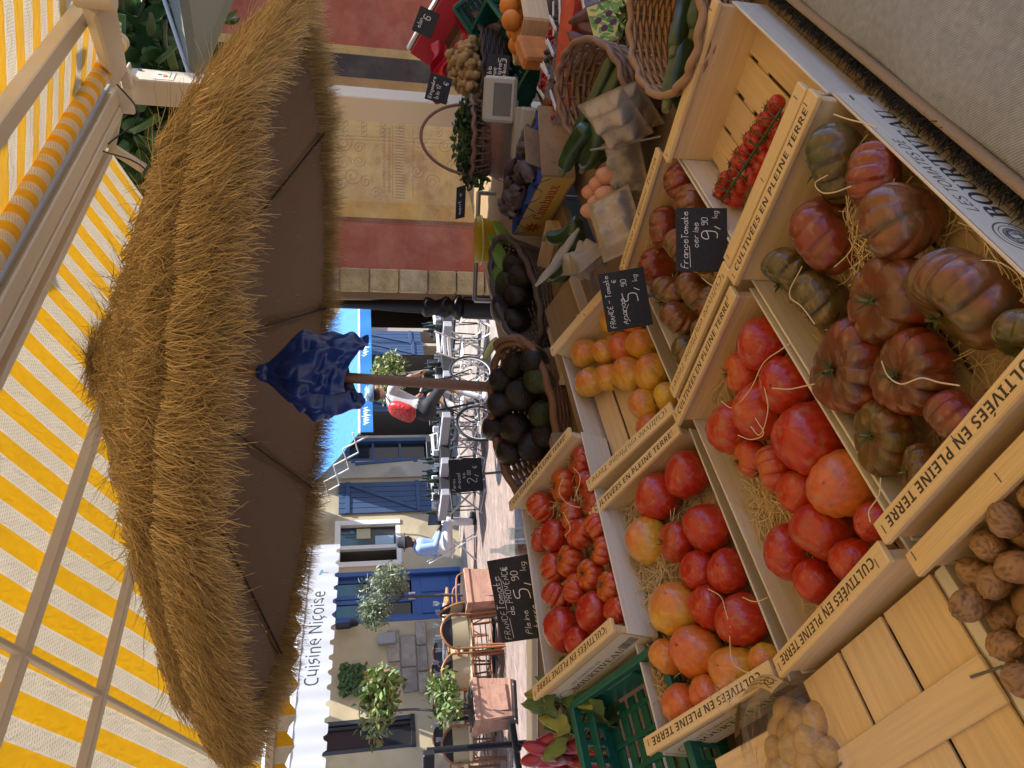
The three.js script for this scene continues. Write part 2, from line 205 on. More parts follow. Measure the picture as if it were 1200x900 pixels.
// ------------------------------------------------------------------ painted building on the right
const TZ = -7.7; const onT = (x, y) => { const r = ray(x, y), t = TZ / r.z; return [r.x * t, EYE + r.y * t]; };
{
  const b = thing('painted_building', 'ochre building painted with red panels and trompe l\'oeil ornament', 'building', V(0, 0, TZ));
  const X0 = 1.17, X1 = 7.2, Y0 = -.6, Y1 = 4.6, W = 2048, Hh = 2048;
  const t = canvasTex(W, Hh, (g) => {
    const cx = (x) => (x - X0) / (X1 - X0) * W, cy = (y) => (1 - (y - Y0) / (Y1 - Y0)) * Hh, r = rng(9);
    g.fillStyle = '#e8b562'; g.fillRect(0, 0, W, Hh);
    const band = (a, c, col) => { g.fillStyle = col; g.fillRect(cx(a), 0, cx(c) - cx(a), Hh); };
    const B = (y) => onT(430, y)[0];
    band(X0, B(260), '#c06a4d'); band(B(260), B(255), '#8d5b40'); band(B(236), B(160), '#ebc078'); band(B(118), B(92), '#c09760'); band(B(131), B(118), '#e6dcc4'); band(B(160), B(131), '#e8c57f'); band(B(92), B(65), '#4d4640'); band(B(65), B(55), '#dcb771'); band(B(55), X1, '#bd6549');
    // mottled lime wash
    for (let i = 0; i < 5200; i++) { const x = r() * W, y = r() * Hh, s = 8 + r() * 60; g.fillStyle = r() < .5 ? 'rgba(255,240,210,.028)' : 'rgba(90,50,25,.03)'; g.beginPath(); g.ellipse(x, y, s, s * (.4 + r()), r() * 3, 0, TAU); g.fill(); }
    // painted ornament: capitals, scrolls, a turned column, mouldings
    const dk = '#9c6a48', lt = '#f0ddb4', md = '#c29668'; g.lineCap = 'round'; g.globalAlpha = .36;
    const P = (x, y) => { const q = onT(x, y); return [cx(q[0]), cy(q[1])]; };
    const line = (pts, col, w) => { g.strokeStyle = col; g.lineWidth = w; g.beginPath(); pts.forEach(([x, y], i) => { const q = P(x, y); if (i) g.lineTo(...q); else g.moveTo(...q); }); g.stroke(); };
    const scroll = (x, y, s, dir, turns = 1.6) => { for (const [o, c, w] of [[1.4, dk, 5], [0, lt, 3]]) { g.strokeStyle = c; g.lineWidth = w; g.beginPath(); for (let k = 0; k <= 40; k++) { const a = k / 40 * turns * TAU, q = P(x + o * .5 + Math.cos(a * dir) * s * (1 - k / 48), y + o * .5 + Math.sin(a * dir) * s * (1 - k / 48)); if (k) g.lineTo(...q); else g.moveTo(...q); } g.stroke(); } };
    for (const y of [132, 158, 162]) { line([[380, y], [560, y + 8]], md, 6); line([[380, y + 1.5], [560, y + 9.5]], lt, 3); }
    for (let x = 395; x < 560; x += 22) for (let y = 136; y < 156; y += 6) { line([[x, y], [x + 14, y + .5]], md, 3); scroll(x + 8, y + 2, 4, 1, 1); }
    for (const [x0, x1, w] of [[440, 480, 3]]) { for (let y = 150; y < 232; y += 3.4) { line([[x0 + 24, y], [x1 - 6, y + 1]], dk, 6); line([[x0 + 24, y + 1.3], [x1 - 6, y + 2.3]], lt, 5); } for (const x of [x0 + 10, x0 + 16]) for (let y = 152; y < 225; y += 4.5) { const q = P(x, y); g.fillStyle = dk; g.beginPath(); g.arc(q[0], q[1], 7, 0, TAU); g.fill(); g.fillStyle = lt; g.beginPath(); g.arc(q[0] - 2, q[1] - 2, 4, 0, TAU); g.fill(); } line([[x0 + 20, 148], [x0 + 20, 232]], dk, w); line([[x0 + 44, 148], [x0 + 44, 232]], dk, w); }
    for (const [x, y, s, d] of [[402, 168, 9, 1], [402, 190, 9, -1], [420, 172, 7, -1], [420, 188, 7, 1], [412, 205, 11, 1], [428, 212, 8, -1], [396, 214, 8, 1], [490, 165, 8, 1], [500, 180, 10, -1], [488, 200, 8, 1], [505, 212, 9, -1], [520, 170, 8, 1], [530, 195, 10, -1], [452, 205, 6, 1], [440, 225, 7, -1], [396, 150, 6, 1]]) scroll(x, y, s, d);
    for (let i = 0; i < 46; i++) { const x = 388 + r() * 150, y = 165 + r() * 60, q = P(x, y); g.fillStyle = r() < .5 ? 'rgba(150,95,60,.35)' : 'rgba(245,225,185,.4)'; g.beginPath(); g.ellipse(q[0], q[1], 10 + r() * 22, 6 + r() * 12, r() * 3, 0, TAU); g.fill(); }
    line([[385, 118], [560, 126]], '#f2ead6', 12); line([[385, 129], [560, 137]], '#b79f78', 5); line([[385, 258], [560, 268]], '#7d4b38', 5);
  });
  const wall = wallWith([], X0, X1, Y0, Y1, .4), p = wall.attributes.position, uv = wall.attributes.uv; for (let i = 0; i < p.count; i++) uv.setXY(i, (p.getX(i) - X0) / (X1 - X0), (p.getY(i) - Y0) / (Y1 - Y0));
  add('painted_wall', wall, mat([.97, .95, .92], .92, { map: t, bumpMap: rep(roughB, 8, 8), bumpScale: .004 }), b);
  add('side_wall', mv(bx(.4, 5.2, 1.1), X0 - .03, Y0 + 2.6, -.97), plaster([.55, .43, .25]), b);
  const qm = [[.64, .46, .22], [.60, .42, .19], [.66, .50, .27], [.68, .58, .42]].map((c) => mat(c, .9, { map: rep(speckT, 2, 2), bumpMap: rep(roughB, 4, 4), bumpScale: .006 }));
  for (let i = 0; i < 17; i++) add('quoin', mv(bx(.235, .29, .1, .012), X0 - .09, Y0 + .02 + i * .303 + .145, .0), qm[i === 8 ? 3 : (i * 7) % 3], b);
}

// ------------------------------------------------------------------ awnings
const stripeT = tex(512, 512, (i, j, u, v) => {
  const s = (u * 2) % 1, yel = s < .5, e = Math.min(Math.abs(s - .5), s, 1 - s);
  const n = fbm(u * 8, v * 8, 8, 8, 4, 81), f = h2(i, j, 7) * .03;
  if (yel) { const k = .93 + .09 * n + f; return [.93 * k, .69 * k, .07 * k]; }
  const ph = v * 32 + s * 4 + (fbm(u * 8, v * 8, 8, 8, 2, 88) - .5) * 1.2, hatch = sstep(.0, .8, Math.sin(ph * TAU)) * sstep(.03, .07, e) * (.55 + .45 * Math.sin((s * 10 + Math.floor(ph) * .5) * TAU)) * (.6 + .6 * fbm(u * 5, v * 5, 5, 5, 2, 93));
  const k = .93 + .06 * n + f - .26 * hatch; return [.92 * k, .86 * k, .76 * k];
});
const mStripe = (rx, ry) => mat([.66, .64, .60], 1, { physical: true, map: rep(stripeT, rx, ry), bumpMap: rep(wrinkB, rx * 1.5, ry * 1.5), bumpScale: .003, transmission: .48, thickness: 0 });
const T24 = Math.tan(24 * Math.PI / 180), T15 = Math.tan(15 * Math.PI / 180);
const hL = (a) => EYE + 1.38 - (a - 2.35) * T24, hR = (a) => EYE + 1.38 - (2.35 - a) * T15;
const mBeam = mat([.66, .58, .45], .4, { bumpMap: rep(roughB, 5, 5), bumpScale: .0006 });
{
  const aw = thing('striped_awning', 'large yellow and white striped market awning with cream beams over the stall', 'awning', S(0, 0, 0), Q45);
  const m = mStripe(1 / .34, 1 / .34);
  const sag = (u, v, k) => -k * Math.sin(Math.PI * v) * (.6 + .4 * Math.cos(u * 40)) - .0015 * Math.sin(u * 150 + v * 9);
  add('left_fabric', sheet(110, 40, (u, v) => { const X = -2.2 + 6.4 * u, a = 2.10 + 2.24 * v; return V(X, hL(a) - .045 * Math.exp(-v * 14) + .012 + sag(u, (v * 3) % 1, .012), -a); }, (u, v) => [-2.2 + 6.4 * u, 2.45 * v]), m, aw);
  add('right_fabric', sheet(110, 50, (u, v) => { const X = -2.6 + 6.6 * u, a = 1.60 - 2.75 * v; return V(X, hR(a) + .012 + sag(u, (v * 3) % 1, .012), -a); }, (u, v) => [-2.6 + 6.6 * u + .05, 2.85 * v]), m, aw);
  add('valance', sheet(160, 6, (u, v) => { const X = -2.2 + 6.4 * u, a = 4.345; return V(X, hL(a) - v * (.13 + .025 * Math.cos(X / .17 * TAU)), -a - .012 * Math.sin(u * 170) * v); }, (u, v) => [-2.2 + 6.4 * u, .3 * v]), m, aw);
  for (const [a, s] of [[2.73, .058], [3.12, .05], [4.33, .05]]) add('purlin', mv(bx(6.4, s * .8, s, .004), 1.0, hL(a) - .035, -a), mBeam, aw);
  for (const X of [1.36, -1.3]) add('rafter', bar(V(X, hL(2.4) - .06, -2.4), V(X, hL(4.3) - .0, -4.3), .022, .03), mBeam, aw);
  for (const [a, s] of [[1.12, .06], [-.3, .06]]) add('purlin', mv(bx(6.6, s * .9, s, .004), .7, hR(a) - .05, -a), mBeam, aw);
  add('ridge_beam', mv(bx(6.6, .10, .085, .006), .7, EYE + 1.275, -1.86), mCream, aw); add('gutter', mv(bx(6.55, .05, .05, .004), .7, EYE + 1.245, -1.935), mBeam, aw); add('gutter', mv(bx(6.5, .07, .02, .003), .7, EYE + 1.27, -1.79), mat([.30, .28, .24], .6), aw); add('fabric_bar', mv(bx(6.5, .045, .035, .004), .7, EYE + 1.335, -2.175), mBeam, aw); add('cover_plate', mv(bx(6.5, .01, .75, .002), .7, EYE + 1.40, -1.86), mCream, aw);
  const mRoll = mat([.95, .93, .9], .9, { map: rep(stripeT, 1 / .20, 2) });
  const roller = (a, h, r) => { const g = new THREE.CylinderGeometry(r, r, 6.5, 20, 1); const uv = g.attributes.uv, p = g.attributes.position; for (let i = 0; i < p.count; i++) uv.setXY(i, p.getY(i) + 3.5, uv.getX(i) * .5); g.rotateZ(Math.PI / 2); g.translate(.7, h, -a); const rl = add('fabric_roller', g, mRoll, aw); for (const X of [-2.56, 3.96]) add('end_cap', mv(new THREE.CylinderGeometry(r * 1.08, r * 1.08, .03, 16).rotateZ(Math.PI / 2), X, h, -a), mCream, rl); };
  roller(1.57, EYE + 1.155, .042); roller(2.09, EYE + 1.36, .036);
  // folding arms, end bracket
  const arm = add('folding_arm', bar(V(3.92, EYE + 1.19, -1.72), V(2.82, EYE + .86, -.98), .06, .115, .01), mCream, aw); add('elbow', mv(new THREE.CylinderGeometry(.045, .045, .12, 14), 2.8, EYE + .86, -.96), mCream, arm); add('forearm', bar(V(2.8, EYE + .84, -.95), V(3.3, EYE + .80, -.2), .05, .05, .01), mCream, arm); add('arm_stop', mv(bx(.05, .05, .09, .006), 3.93, EYE + 1.15, -1.74), mCream, arm);
  const br = add('end_bracket', join([mv(bx(.025, .22, .2, .01), 4.0, EYE + 1.27, -1.86), bar(V(4.0, EYE + 1.22, -1.75), V(4.0, EYE + 1.17, -1.52), .04, .05), bar(V(4.0, EYE + 1.15, -1.52), V(4.0, EYE + 1.32, -1.42), .035, .05), bar(V(4.0, EYE + 1.25, -1.95), V(4.0, EYE + 1.33, -2.16), .04, .05), bar(V(4.0, EYE + 1.33, -2.16), V(4.0, EYE + 1.18, -2.28), .035, .05)]), mCream, aw);
  const ring = new THREE.TorusGeometry(.085, .024, 8, 20, Math.PI * 1.3); ring.rotateY(Math.PI / 2); ring.translate(4.02, EYE + 1.2, -1.84); add('clamp', ring, mCream, br); for (const [y, z] of [[1.33, -1.82], [1.22, -1.9], [1.30, -1.93]]) add('bolt', mv(new THREE.CylinderGeometry(.009, .009, .012, 8).rotateZ(Math.PI / 2), 4.018, EYE + y, z), mStaple, br);
  for (const pts of [[V(3.86, EYE + 1.19, -1.72), V(3.8, EYE + 1.09, -1.86), V(3.62, EYE + 1.21, -1.94)], [V(3.55, EYE + 1.22, -1.94), V(3.75, EYE + 1.12, -2.12), V(3.7, EYE + 1.0, -2.25)]]) add('cable', tube(pts, .0045, 16, 5), mat([.02, .02, .02], .5), aw);
  const post = thing('awning_post', 'white painted square post with a small fruit sticker carrying the striped awning', 'post', S(4.12, 0, -1.86), Q45);
  add('shaft', mv(bx(.14, 2.9, .14, .006), 0, 1.39, 0), mCream, post); add('cap_plate', mv(bx(.18, .012, .18, .003), 0, 2.847, 0), mCream, post);
  const st = canvasTex(128, 128, (g) => { g.fillStyle = '#e3d8c4'; g.fillRect(0, 0, 128, 128); g.fillStyle = '#a8563a'; g.beginPath(); g.arc(50, 74, 17, 0, TAU); g.fill(); g.fillStyle = '#d9a441'; g.beginPath(); g.arc(72, 66, 13, 0, TAU); g.fill(); g.fillStyle = '#5c7a45'; g.fillRect(20, 98, 88, 8); g.fillStyle = '#6b665c'; g.fillRect(58, 22, 26, 26); });
  add('sticker', mv(new THREE.BoxGeometry(.1, .1, .002), 0, 2.66, .0715), mat([1, 1, 1], .5, { map: st }), post);
  for (const y of [2.79, 2.5]) add('bolt', mv(new THREE.CylinderGeometry(.01, .01, .01, 8).rotateX(Math.PI / 2), .045, y, .073), mStaple, post);
}
const lightFabric = (c, tr = .35) => mat(c, .95, { physical: true, transmission: tr, thickness: 0, bumpMap: rep(wrinkB, 1, 1), bumpScale: .01 });
{ // white restaurant awning with lettering on its scalloped valance
  const aw = thing('white_awning', 'white restaurant awning with scalloped valance lettered Cuisine Niçoise', 'awning', S(0, 0, 0), Q45);
  const X0 = .6, X1 = 6.08, Zf = -9.45, yt = (X) => 2.43 - (X - 3.1) * .04, hv = .41;
  const m = lightFabric([.82, .82, .82], .3);
  add('roof_fabric', sheet(30, 20, (u, v) => V(mix(X0, X1, u), mix(yt(mix(X0, X1, u)) + .06, 3.9, v), mix(Zf, FZ + .05, v)), (u, v) => [u * 5, v * 4]), m, aw);
  add('front_bar', bar(V(X0, yt(X0) + .03, Zf + .02), V(X1, yt(X1) + .03, Zf + .02), .06, .07), mWhiteMetal, aw);
  const t = canvasTex(2048, 160, (g, w, h) => { g.fillStyle = '#f4f4f2'; g.fillRect(0, 0, w, h); g.fillStyle = '#3c3c40'; g.font = '92px sans-serif'; g.textAlign = 'left'; g.save(); const xx = (onW(368, 806) - X0) / (X1 - X0) * w, x2 = (onW(382, 694) - X0) / (X1 - X0) * w; g.translate(xx, 98); const mw = g.measureText('Cuisine Niçoise').width; g.scale((x2 - xx) / mw, 1.05); g.fillText('Cuisine Niçoise', 0, 0); g.restore(); g.fillStyle = '#8fb8c0'; const f = (onW(392, 672) - X0) / (X1 - X0) * w; g.beginPath(); g.ellipse(f, 70, 16, 9, 0, 0, TAU); g.fill(); g.fillRect(f - 4, 75, 5, 34); });
  function onW(x, y) { const r = ray(x, y), tt = Zf / ((r.x + r.z) * R2); return (r.x - r.z) * R2 * tt; }
  const n = 240; // scallops: square tabs along the lower hem
  const tab = (X) => { const f = (((X / .2) % 1) + 1) % 1; return sstep(.0, .06, f) * (1 - sstep(.66, .72, f)); };
  add('valance', sheet(n, 5, (u, v) => { const X = mix(X0, X1, u); return V(X, yt(X) - v * (hv - .05 + .05 * tab(X)), Zf + .045 + .006 * Math.sin(X * 11) * v + .003 * Math.sin(X * 29)); }, (u, v) => [u, 1 - v]), mat([.70, .70, .71], .9, { physical: true, transmission: .15, thickness: 0, map: t }), aw);
  for (const X of [X1 - .05, 2.2]) add('arm', bar(V(X, 3.0, FZ + .05), V(X, yt(X), Zf), .05, .05), mWhiteMetal, aw);
}
{ // blue awning with lattice arms
  const aw = thing('blue_awning', 'bright blue canvas awning with white script on its valance and lattice side arm', 'awning', S(0, 0, 0), Q45);
  const m = lightFabric([.04, .25, .60], .25);
  add('roof_fabric', sheet(24, 12, (u, v) => V(mix(10.41, 15.6, u), mix(1.62, 2.72, v) - .05 * Math.sin(Math.PI * v), mix(-11.87, FZ + .05, v)), (u, v) => [u * 4, v * 2]), m, aw);
  const t = canvasTex(1024, 96, (g, w, h) => { g.fillStyle = '#2f7fc4'; g.fillRect(0, 0, w, h); g.strokeStyle = '#e8eef2'; g.lineWidth = 6; const r = rng(3); for (const x0 of [40, 470, 900]) { g.beginPath(); for (let k = 0; k < 26; k++) { const x = x0 + k * 4.2, y = 48 + Math.sin(k * 1.7) * 22 * (k % 7 === 0 ? 1.3 : .7) + r() * 8; if (k) g.lineTo(x, y); else g.moveTo(x, y); } g.stroke(); } });
  add('valance', sheet(60, 3, (u, v) => V(mix(10.41, 15.6, u), 1.62 - v * .29, -11.86 + .02 * Math.sin(u * 40) * v)), mat([.9, .9, .9], .9, { map: t }), aw);
  add('front_bar', bar(V(10.38, 1.62, -11.88), V(15.6, 1.62, -11.88), .05, .05), mWhiteMetal, aw);
  const A = V(10.36, 1.6, -11.87), Bq = V(9.6, 2.6, FZ + .1), N = 5, w = V(.0, .16, .06); // lattice
  for (let i = 0; i < N; i++) { const p = A.clone().lerp(Bq, i / N), q = A.clone().lerp(Bq, (i + 1) / N); add('lattice_bar', bar(p.clone().add(w), q.clone().sub(w), .035, .02), mWhiteMetal, aw); add('lattice_bar', bar(p.clone().sub(w), q.clone().add(w), .02, .035), mWhiteMetal, aw); }
}
{ // canvas awning between the white one and the blue one, shading the doors
  const aw = thing('canvas_awning', 'plain beige canvas awning above the white framed window', 'awning', S(0, 0, 0), Q45), m = lightFabric([.55, .48, .36], .2);
  add('roof_fabric', sheet(16, 8, (u, v) => V(mix(6.2, 10.2, u), mix(2.62, 3.5, v) - .04 * Math.sin(Math.PI * v), mix(-11.3, FZ + .05, v)), (u, v) => [u * 4, v * 2]), m, aw); add('front_bar', bar(V(6.2, 2.62, -11.3), V(10.2, 2.62, -11.3), .05, .05), mWhiteMetal, aw); for (const X of [6.4, 10]) add('arm', bar(V(X, 2.9, FZ + .05), V(X, 2.6, -11.3), .04, .04), mWhiteMetal, aw);
}
{ // grey-green parasol reaching in beyond the post
  const P0 = onY(225, 97, 2.6), e1 = onY(265, 0, 2.6).sub(P0).normalize(), e2 = V(-e1.z, 0, e1.x), L = 2.4, A = P0, B = P0.clone().addScaledVector(e1, L), C = B.clone().addScaledVector(e2, L), D = P0.clone().addScaledVector(e2, L), top = P0.clone().add(C).multiplyScalar(.5).setY(3.2);
  const pa = thing('grey_parasol', 'square grey green canvas parasol beside the tree', 'parasol', V(top.x, gy(top.z), top.z));
  const o = pa.position, m = mat([.20, .21, .17], .9, { bumpMap: rep(weaveB, 30, 30), bumpScale: .0006 });
  const tri = (a, b) => sheet(10, 8, (u, v) => a.clone().lerp(b, u).lerp(top, v).sub(o).add(V(0, -.05 * Math.sin(v * 3), 0)));
  for (const [a, b] of [[A, B], [B, C], [C, D], [D, A]]) { add('canopy_panel', tri(a, b), m, pa); add('hem', sheet(10, 1, (u, v) => a.clone().lerp(b, u).sub(o).add(V(0, -v * .05, 0))), m, pa); add('rib', rod(a.clone().sub(o), top.clone().sub(o).add(V(0, -.05, 0)), .012), mWhiteMetal, pa); }
  add('pole', rod(V(0, 0, 0), V(0, top.y - o.y, 0), .03, .03, 12), mWhiteMetal, pa); add('finial', mv(new THREE.SphereGeometry(.05, 10, 8), 0, top.y - o.y + .04, 0), mWhiteMetal, pa);
}
// ------------------------------------------------------------------ trees
function leafGeo(L, w, r) { if (w > .1) { const k = rr(.1, .35, r) * w, b = rr(-.3, .3, r) * L; return sheet(4, 6, (u, v) => { const s = (u - .5) * 2, hw = w * .55 * Math.pow(Math.sin(Math.PI * Math.pow(clamp(v, .02, .985), .75)), .7); return V(s * hw, Math.abs(s) * k - b * v * v, v * L + .06 * L * (1 - s * s)); }); } const g = new THREE.BufferGeometry(), c = rr(.05, .3, r) * w; g.setAttribute('position', new THREE.Float32BufferAttribute([0, 0, 0, w * .5, c, L * .35, 0, 0, L * .5, -w * .5, c, L * .35, w * .38, c * .6, L * .72, -w * .38, c * .6, L * .72, 0, -c * .6, L], 3)); g.setAttribute('uv', new THREE.Float32BufferAttribute(new Float32Array(14), 2)); g.setIndex([0, 1, 2, 0, 2, 3, 1, 4, 2, 3, 2, 5, 2, 4, 6, 2, 6, 5]); g.computeVertexNormals(); return g; }
function foliage(list, r, cols, tilt = 1.2) { // list of [pos, length, width]
  const gs = []; const e = new THREE.Euler(), q = new THREE.Quaternion(), mm = new THREE.Matrix4();
  for (const [p, L, w] of list) { const g = leafGeo(L, w, r); e.set(rr(-tilt, tilt, r), rr(0, TAU, r), rr(-tilt, tilt, r) * .6, 'YXZ'); mm.compose(p, q.setFromEuler(e), V(1, 1, 1)); g.applyMatrix4(mm); const c = pick(cols, r), k = rr(.8, 1.2, r); setColors(g, () => [c[0] * k, c[1] * k, c[2] * k]); gs.push(g); }
  return mergeGeometries(gs);
}
const mLeaf = VC(.6, { physical: true, transmission: .35, thickness: 0 });
const mBark = mat([.16, .145, .125], .95, { map: rep(speckT, 2, 2), bumpMap: rep(roughB, 3, 3), bumpScale: .01 });
{
  const r = rng(77), tr = thing('plane_tree', 'broad leaved tree with grey limbs above the market awning', 'tree', V(4.6, gy(-6.6), -6.6)), o = tr.position;
  const L = (x, y, z) => V(x, y, z).sub(o);
  const limbs = [[L(4.6, gy(-6.6), -6.6), L(4.5, 2.0, -6.6), .2, .15], [L(4.5, 2.0, -6.6), L(2.95, 4.6, -6.4), .10, .06], [L(3.6, 3.3, -6.5), L(2.1, 4.2, -5.6), .06, .03], [L(2.98, 4.4, -6.4), L(2.4, 5.2, -3.4), .07, .02], [L(3.0, 3.9, -6.5), L(4.6, 5.0, -5.6), .06, .02]];
  limbs.forEach(([a, b, r1, r2], i) => add(i ? 'limb' : 'trunk', rod(a, b, r1, r2, 10), mBark, tr));
  const pts = [];
  for (let i = 0; i < 1500; i++) { const a = r() * TAU, k = Math.cbrt(r()); const c = pick([[2.7, 3.55, -6.3, .8], [2.2, 3.3, -5.9, .55], [3.4, 3.7, -6.2, .9], [2.6, 3.1, -6.6, .6], [1.9, 3.9, -6.4, .6], [1.75, 2.75, -6.2, .35]], r), z = rr(-1, 1, r), s = Math.sqrt(1 - z * z); pts.push([L(c[0] + c[3] * k * s * Math.cos(a) * 1.2, c[1] + c[3] * k * z * .8, c[2] + c[3] * k * s * Math.sin(a)), rr(.14, .24, r), rr(.12, .19, r)]); }
  for (let i = 0; i < 90; i++) pts.push([L(rr(1.4, 5, r), rr(4.4, 5.6, r) + .4 * Math.sin(i), rr(-6, -1, r)), rr(.14, .24, r), rr(.12, .18, r)]);
  for (let i = 0; i < 240; i++) pts.push([L(rr(2.7, 4.2, r), rr(4.1, 5.2, r), rr(-5.7, -4.3, r)), rr(.16, .24, r), rr(.13, .19, r)]);
  add('crown', foliage(pts, r, [[.07, .16, .025], [.10, .21, .03], [.05, .12, .02], [.15, .26, .04]]), mLeaf, tr).userData.kind = 'stuff';
}
{ // cast iron lamp post
  const p = at(560, 360, 8.3), o = V(p.x, gy(p.z), p.z), lp = thing('lamp_post', 'black cast iron street lamp post with turned rings at the corner of the painted building', 'lamp post', o);
  const Y = (x) => at(x, 360, 8.3).y - o.y;
  add('base', lathe([[.2, 0], [.2, .1], [.15, .14], [.14, Y(566)], [.135, Y(542)], [.1, Y(540)]], 20), mBlackMetal, lp);
  add('collar', lathe([[.1, Y(541)], [.15, Y(538)], [.155, Y(535)], [.12, Y(531)], [.1, Y(528)], [.13, Y(524)], [.135, Y(520)], [.11, Y(515)], [.1, Y(508)], [.12, Y(501)], [.125, Y(497)], [.085, Y(493)]], 24), mBlackMetal, lp);
  add('shaft', lathe([[.085, Y(494)], [.075, Y(470)], [.05, Y(430)], [.045, Y(380)], [.04, Y(250)], [.0, Y(245)]], 16), mBlackMetal, lp);
  add('lantern', mv(new THREE.CylinderGeometry(.2, .12, .45, 6), 0, Y(245) + .25, 0), mBlackMetal, lp); 
}

// ------------------------------------------------------------------ lettering
const GL = { A: '02 28 42/14 34', B: '02 08 38 47 36 05/35 44 33 02', C: '47 38 18 07 03 12 32 43', E: '48 08 02 42/05 35', F: '02 08 48/05 35', G: '47 38 18 07 03 12 32 43 45 25', N: '02 08 42 48', P: '02 08 38 47 46 35 05', R: '02 08 38 47 46 35 05/25 42', S: '47 38 18 07 16 34 43 32 12 03', T: '08 48/28 22', V: '08 22 48', O: '18 07 03 12 32 43 47 38 18', U: '08 03 12 32 43 48', a: '44 35 15 04 03 12 32 44/45 43 52', b: '08 02/04 15 35 44 43 32 12 03', c: '44 35 15 04 03 12 32 43', d: '48 42/44 35 15 04 03 12 32 43', e: '04 44 35 15 04 03 12 32 43', g: '44 35 15 04 03 12 42/45 41 30 10', i: '25 22/27 26', k: '08 02/45 14 42', l: '18 12 22', m: '02 05/04 15 24 22/24 35 44 42', n: '02 05/04 15 35 44 42', o: '15 04 03 12 32 43 44 35 15', p: '00 05/04 15 35 44 43 32 12 03', r: '02 05/03 15 35', s: '44 35 15 04 34 43 32 12 03', t: '18 13 22 33/05 35', u: '05 03 12 32 43/45 42', v: '05 22 45', x: '05 42/45 02', z: '05 45 02 42', 0: '18 07 03 12 32 43 47 38 18', 1: '06 28 22', 2: '07 18 38 47 46 02 42', 3: '08 48 25 44 43 32 02', 5: '48 08 06 36 45 43 32 02', 6: '47 18 05 03 12 32 43 44 35 05', 8: '25 06 07 18 38 47 46 03 12 32 43 25', 9: '46 15 06 07 18 38 47 46 43 32 12', ',': '13 01', '.': '12 12', '-': '05 45', '€': '47 38 18 07 03 12 32 43/-5 35/-4 34', ' ': '' };
function chalk(g, s, x, y, h, r, slant = .12, w = 2.4, col = '#ece9e2') { // single-stroke handwriting
  g.strokeStyle = col; g.lineWidth = w; g.lineCap = 'round'; g.lineJoin = 'round'; const u = h / 6;
  for (const ch of s) {
    for (const st of (GL[ch] || '').split('/')) { const P = st.split(' ').filter(Boolean).map((t) => { const a = t[0] === '-' ? -1 : +t[0], b = +t[1] - 2; return [x + (a + b * slant) * u * .78 + rr(-.2, .2, r) * u, y - b * u + rr(-.2, .2, r) * u]; }); if (!P.length) continue; g.beginPath(); g.moveTo(...P[0]); if (P.length === 1) g.lineTo(P[0][0] + 1, P[0][1]); for (let i = 1; i < P.length; i++) { if (i < P.length - 1) g.quadraticCurveTo(P[i][0], P[i][1], (P[i][0] + P[i + 1][0]) / 2, (P[i][1] + P[i + 1][1]) / 2); else g.lineTo(...P[i]); } g.stroke(); }
    x += u * .78 * (ch === ' ' ? 3 : 'il,.1'.includes(ch) ? 3.2 : 5.6);
  }
  return x;
}
function slate(g, w, h, r) { g.fillStyle = '#26272a'; g.fillRect(0, 0, w, h); for (let i = 0; i < 500; i++) { g.fillStyle = r() < .6 ? 'rgba(200,200,205,.022)' : 'rgba(0,0,0,.08)'; g.beginPath(); g.ellipse(r() * w, r() * h, 4 + r() * 30, 2 + r() * 8, r() * 3, 0, TAU); g.fill(); } for (let i = 0; i < 60; i++) { g.fillStyle = 'rgba(220,220,215,.12)'; g.fillRect(r() * w, r() * h, 1.5, 1.5); } }
function board(px, d, w, h, o) { // price slate: o.draw, o.up, o.right, o.label
  const r = rng(o.seed || 11), t = canvasTex(512, Math.round(512 * h / w), (g, W, Hh) => { slate(g, W, Hh, r); o.draw(g, W, Hh, r); });
  const b = thing('price_slate', o.label, 'price sign', o.pos || at(px[0], px[1], d)); const Y = o.up.clone().normalize(), Z = o.right.clone().cross(Y).normalize(), X = Y.clone().cross(Z); b.quaternion.setFromRotationMatrix(new THREE.Matrix4().makeBasis(X, Y, Z));
  add('board', bx(w, h, .004, .001), mat([.018, .018, .02], .7), b); add('chalk_face', mv(new THREE.PlaneGeometry(w * .99, h * .99), 0, 0, .0028), mat([1, 1, 1], .82, { map: t }), b);
  if (o.stake) add('stake', mv(bx(.008, o.stake, .003), 0, -h / 2 - o.stake / 2 + .02, -.0045), mStaple, b);
  return b;
}
// ------------------------------------------------------------------ wooden crates
function railTex(s, font, seed) { return canvasTex(1024, 100, (g, w, h) => { const r = rng(seed); g.fillStyle = '#e8cd97'; g.fillRect(0, 0, w, h); for (let i = 0; i < 90; i++) { g.fillStyle = r() < .5 ? 'rgba(150,105,50,.09)' : 'rgba(255,240,205,.12)'; g.fillRect(r() * w - 200, r() * h, 200 + r() * 600, 1 + r() * 3); } g.fillStyle = '#2a241c'; g.font = font; g.textAlign = 'center'; g.textBaseline = 'middle'; const m = g.measureText(s).width; g.translate(w / 2, h / 2 + 3); g.scale(w * .86 / m, 1); g.globalAlpha = .9; g.fillText(s, 0, 0); g.globalAlpha = 1; g.setTransform(1, 0, 0, 1, 0, 0); for (let i = 0; i < 900; i++) { g.fillStyle = 'rgba(232,205,151,.55)'; g.fillRect(r() * w, r() * h, 1 + r() * 3, 1); } }); }
const railText = [0, 1, 2].map((k) => railTex('CULTIVÉES EN PLEINE TERRE', 'bold 62px sans-serif', 40 + k)), railCursive = railTex('Cultivée en Pleine Terre', 'italic 58px serif', 50), railPlain = railTex('', '20px serif', 52);
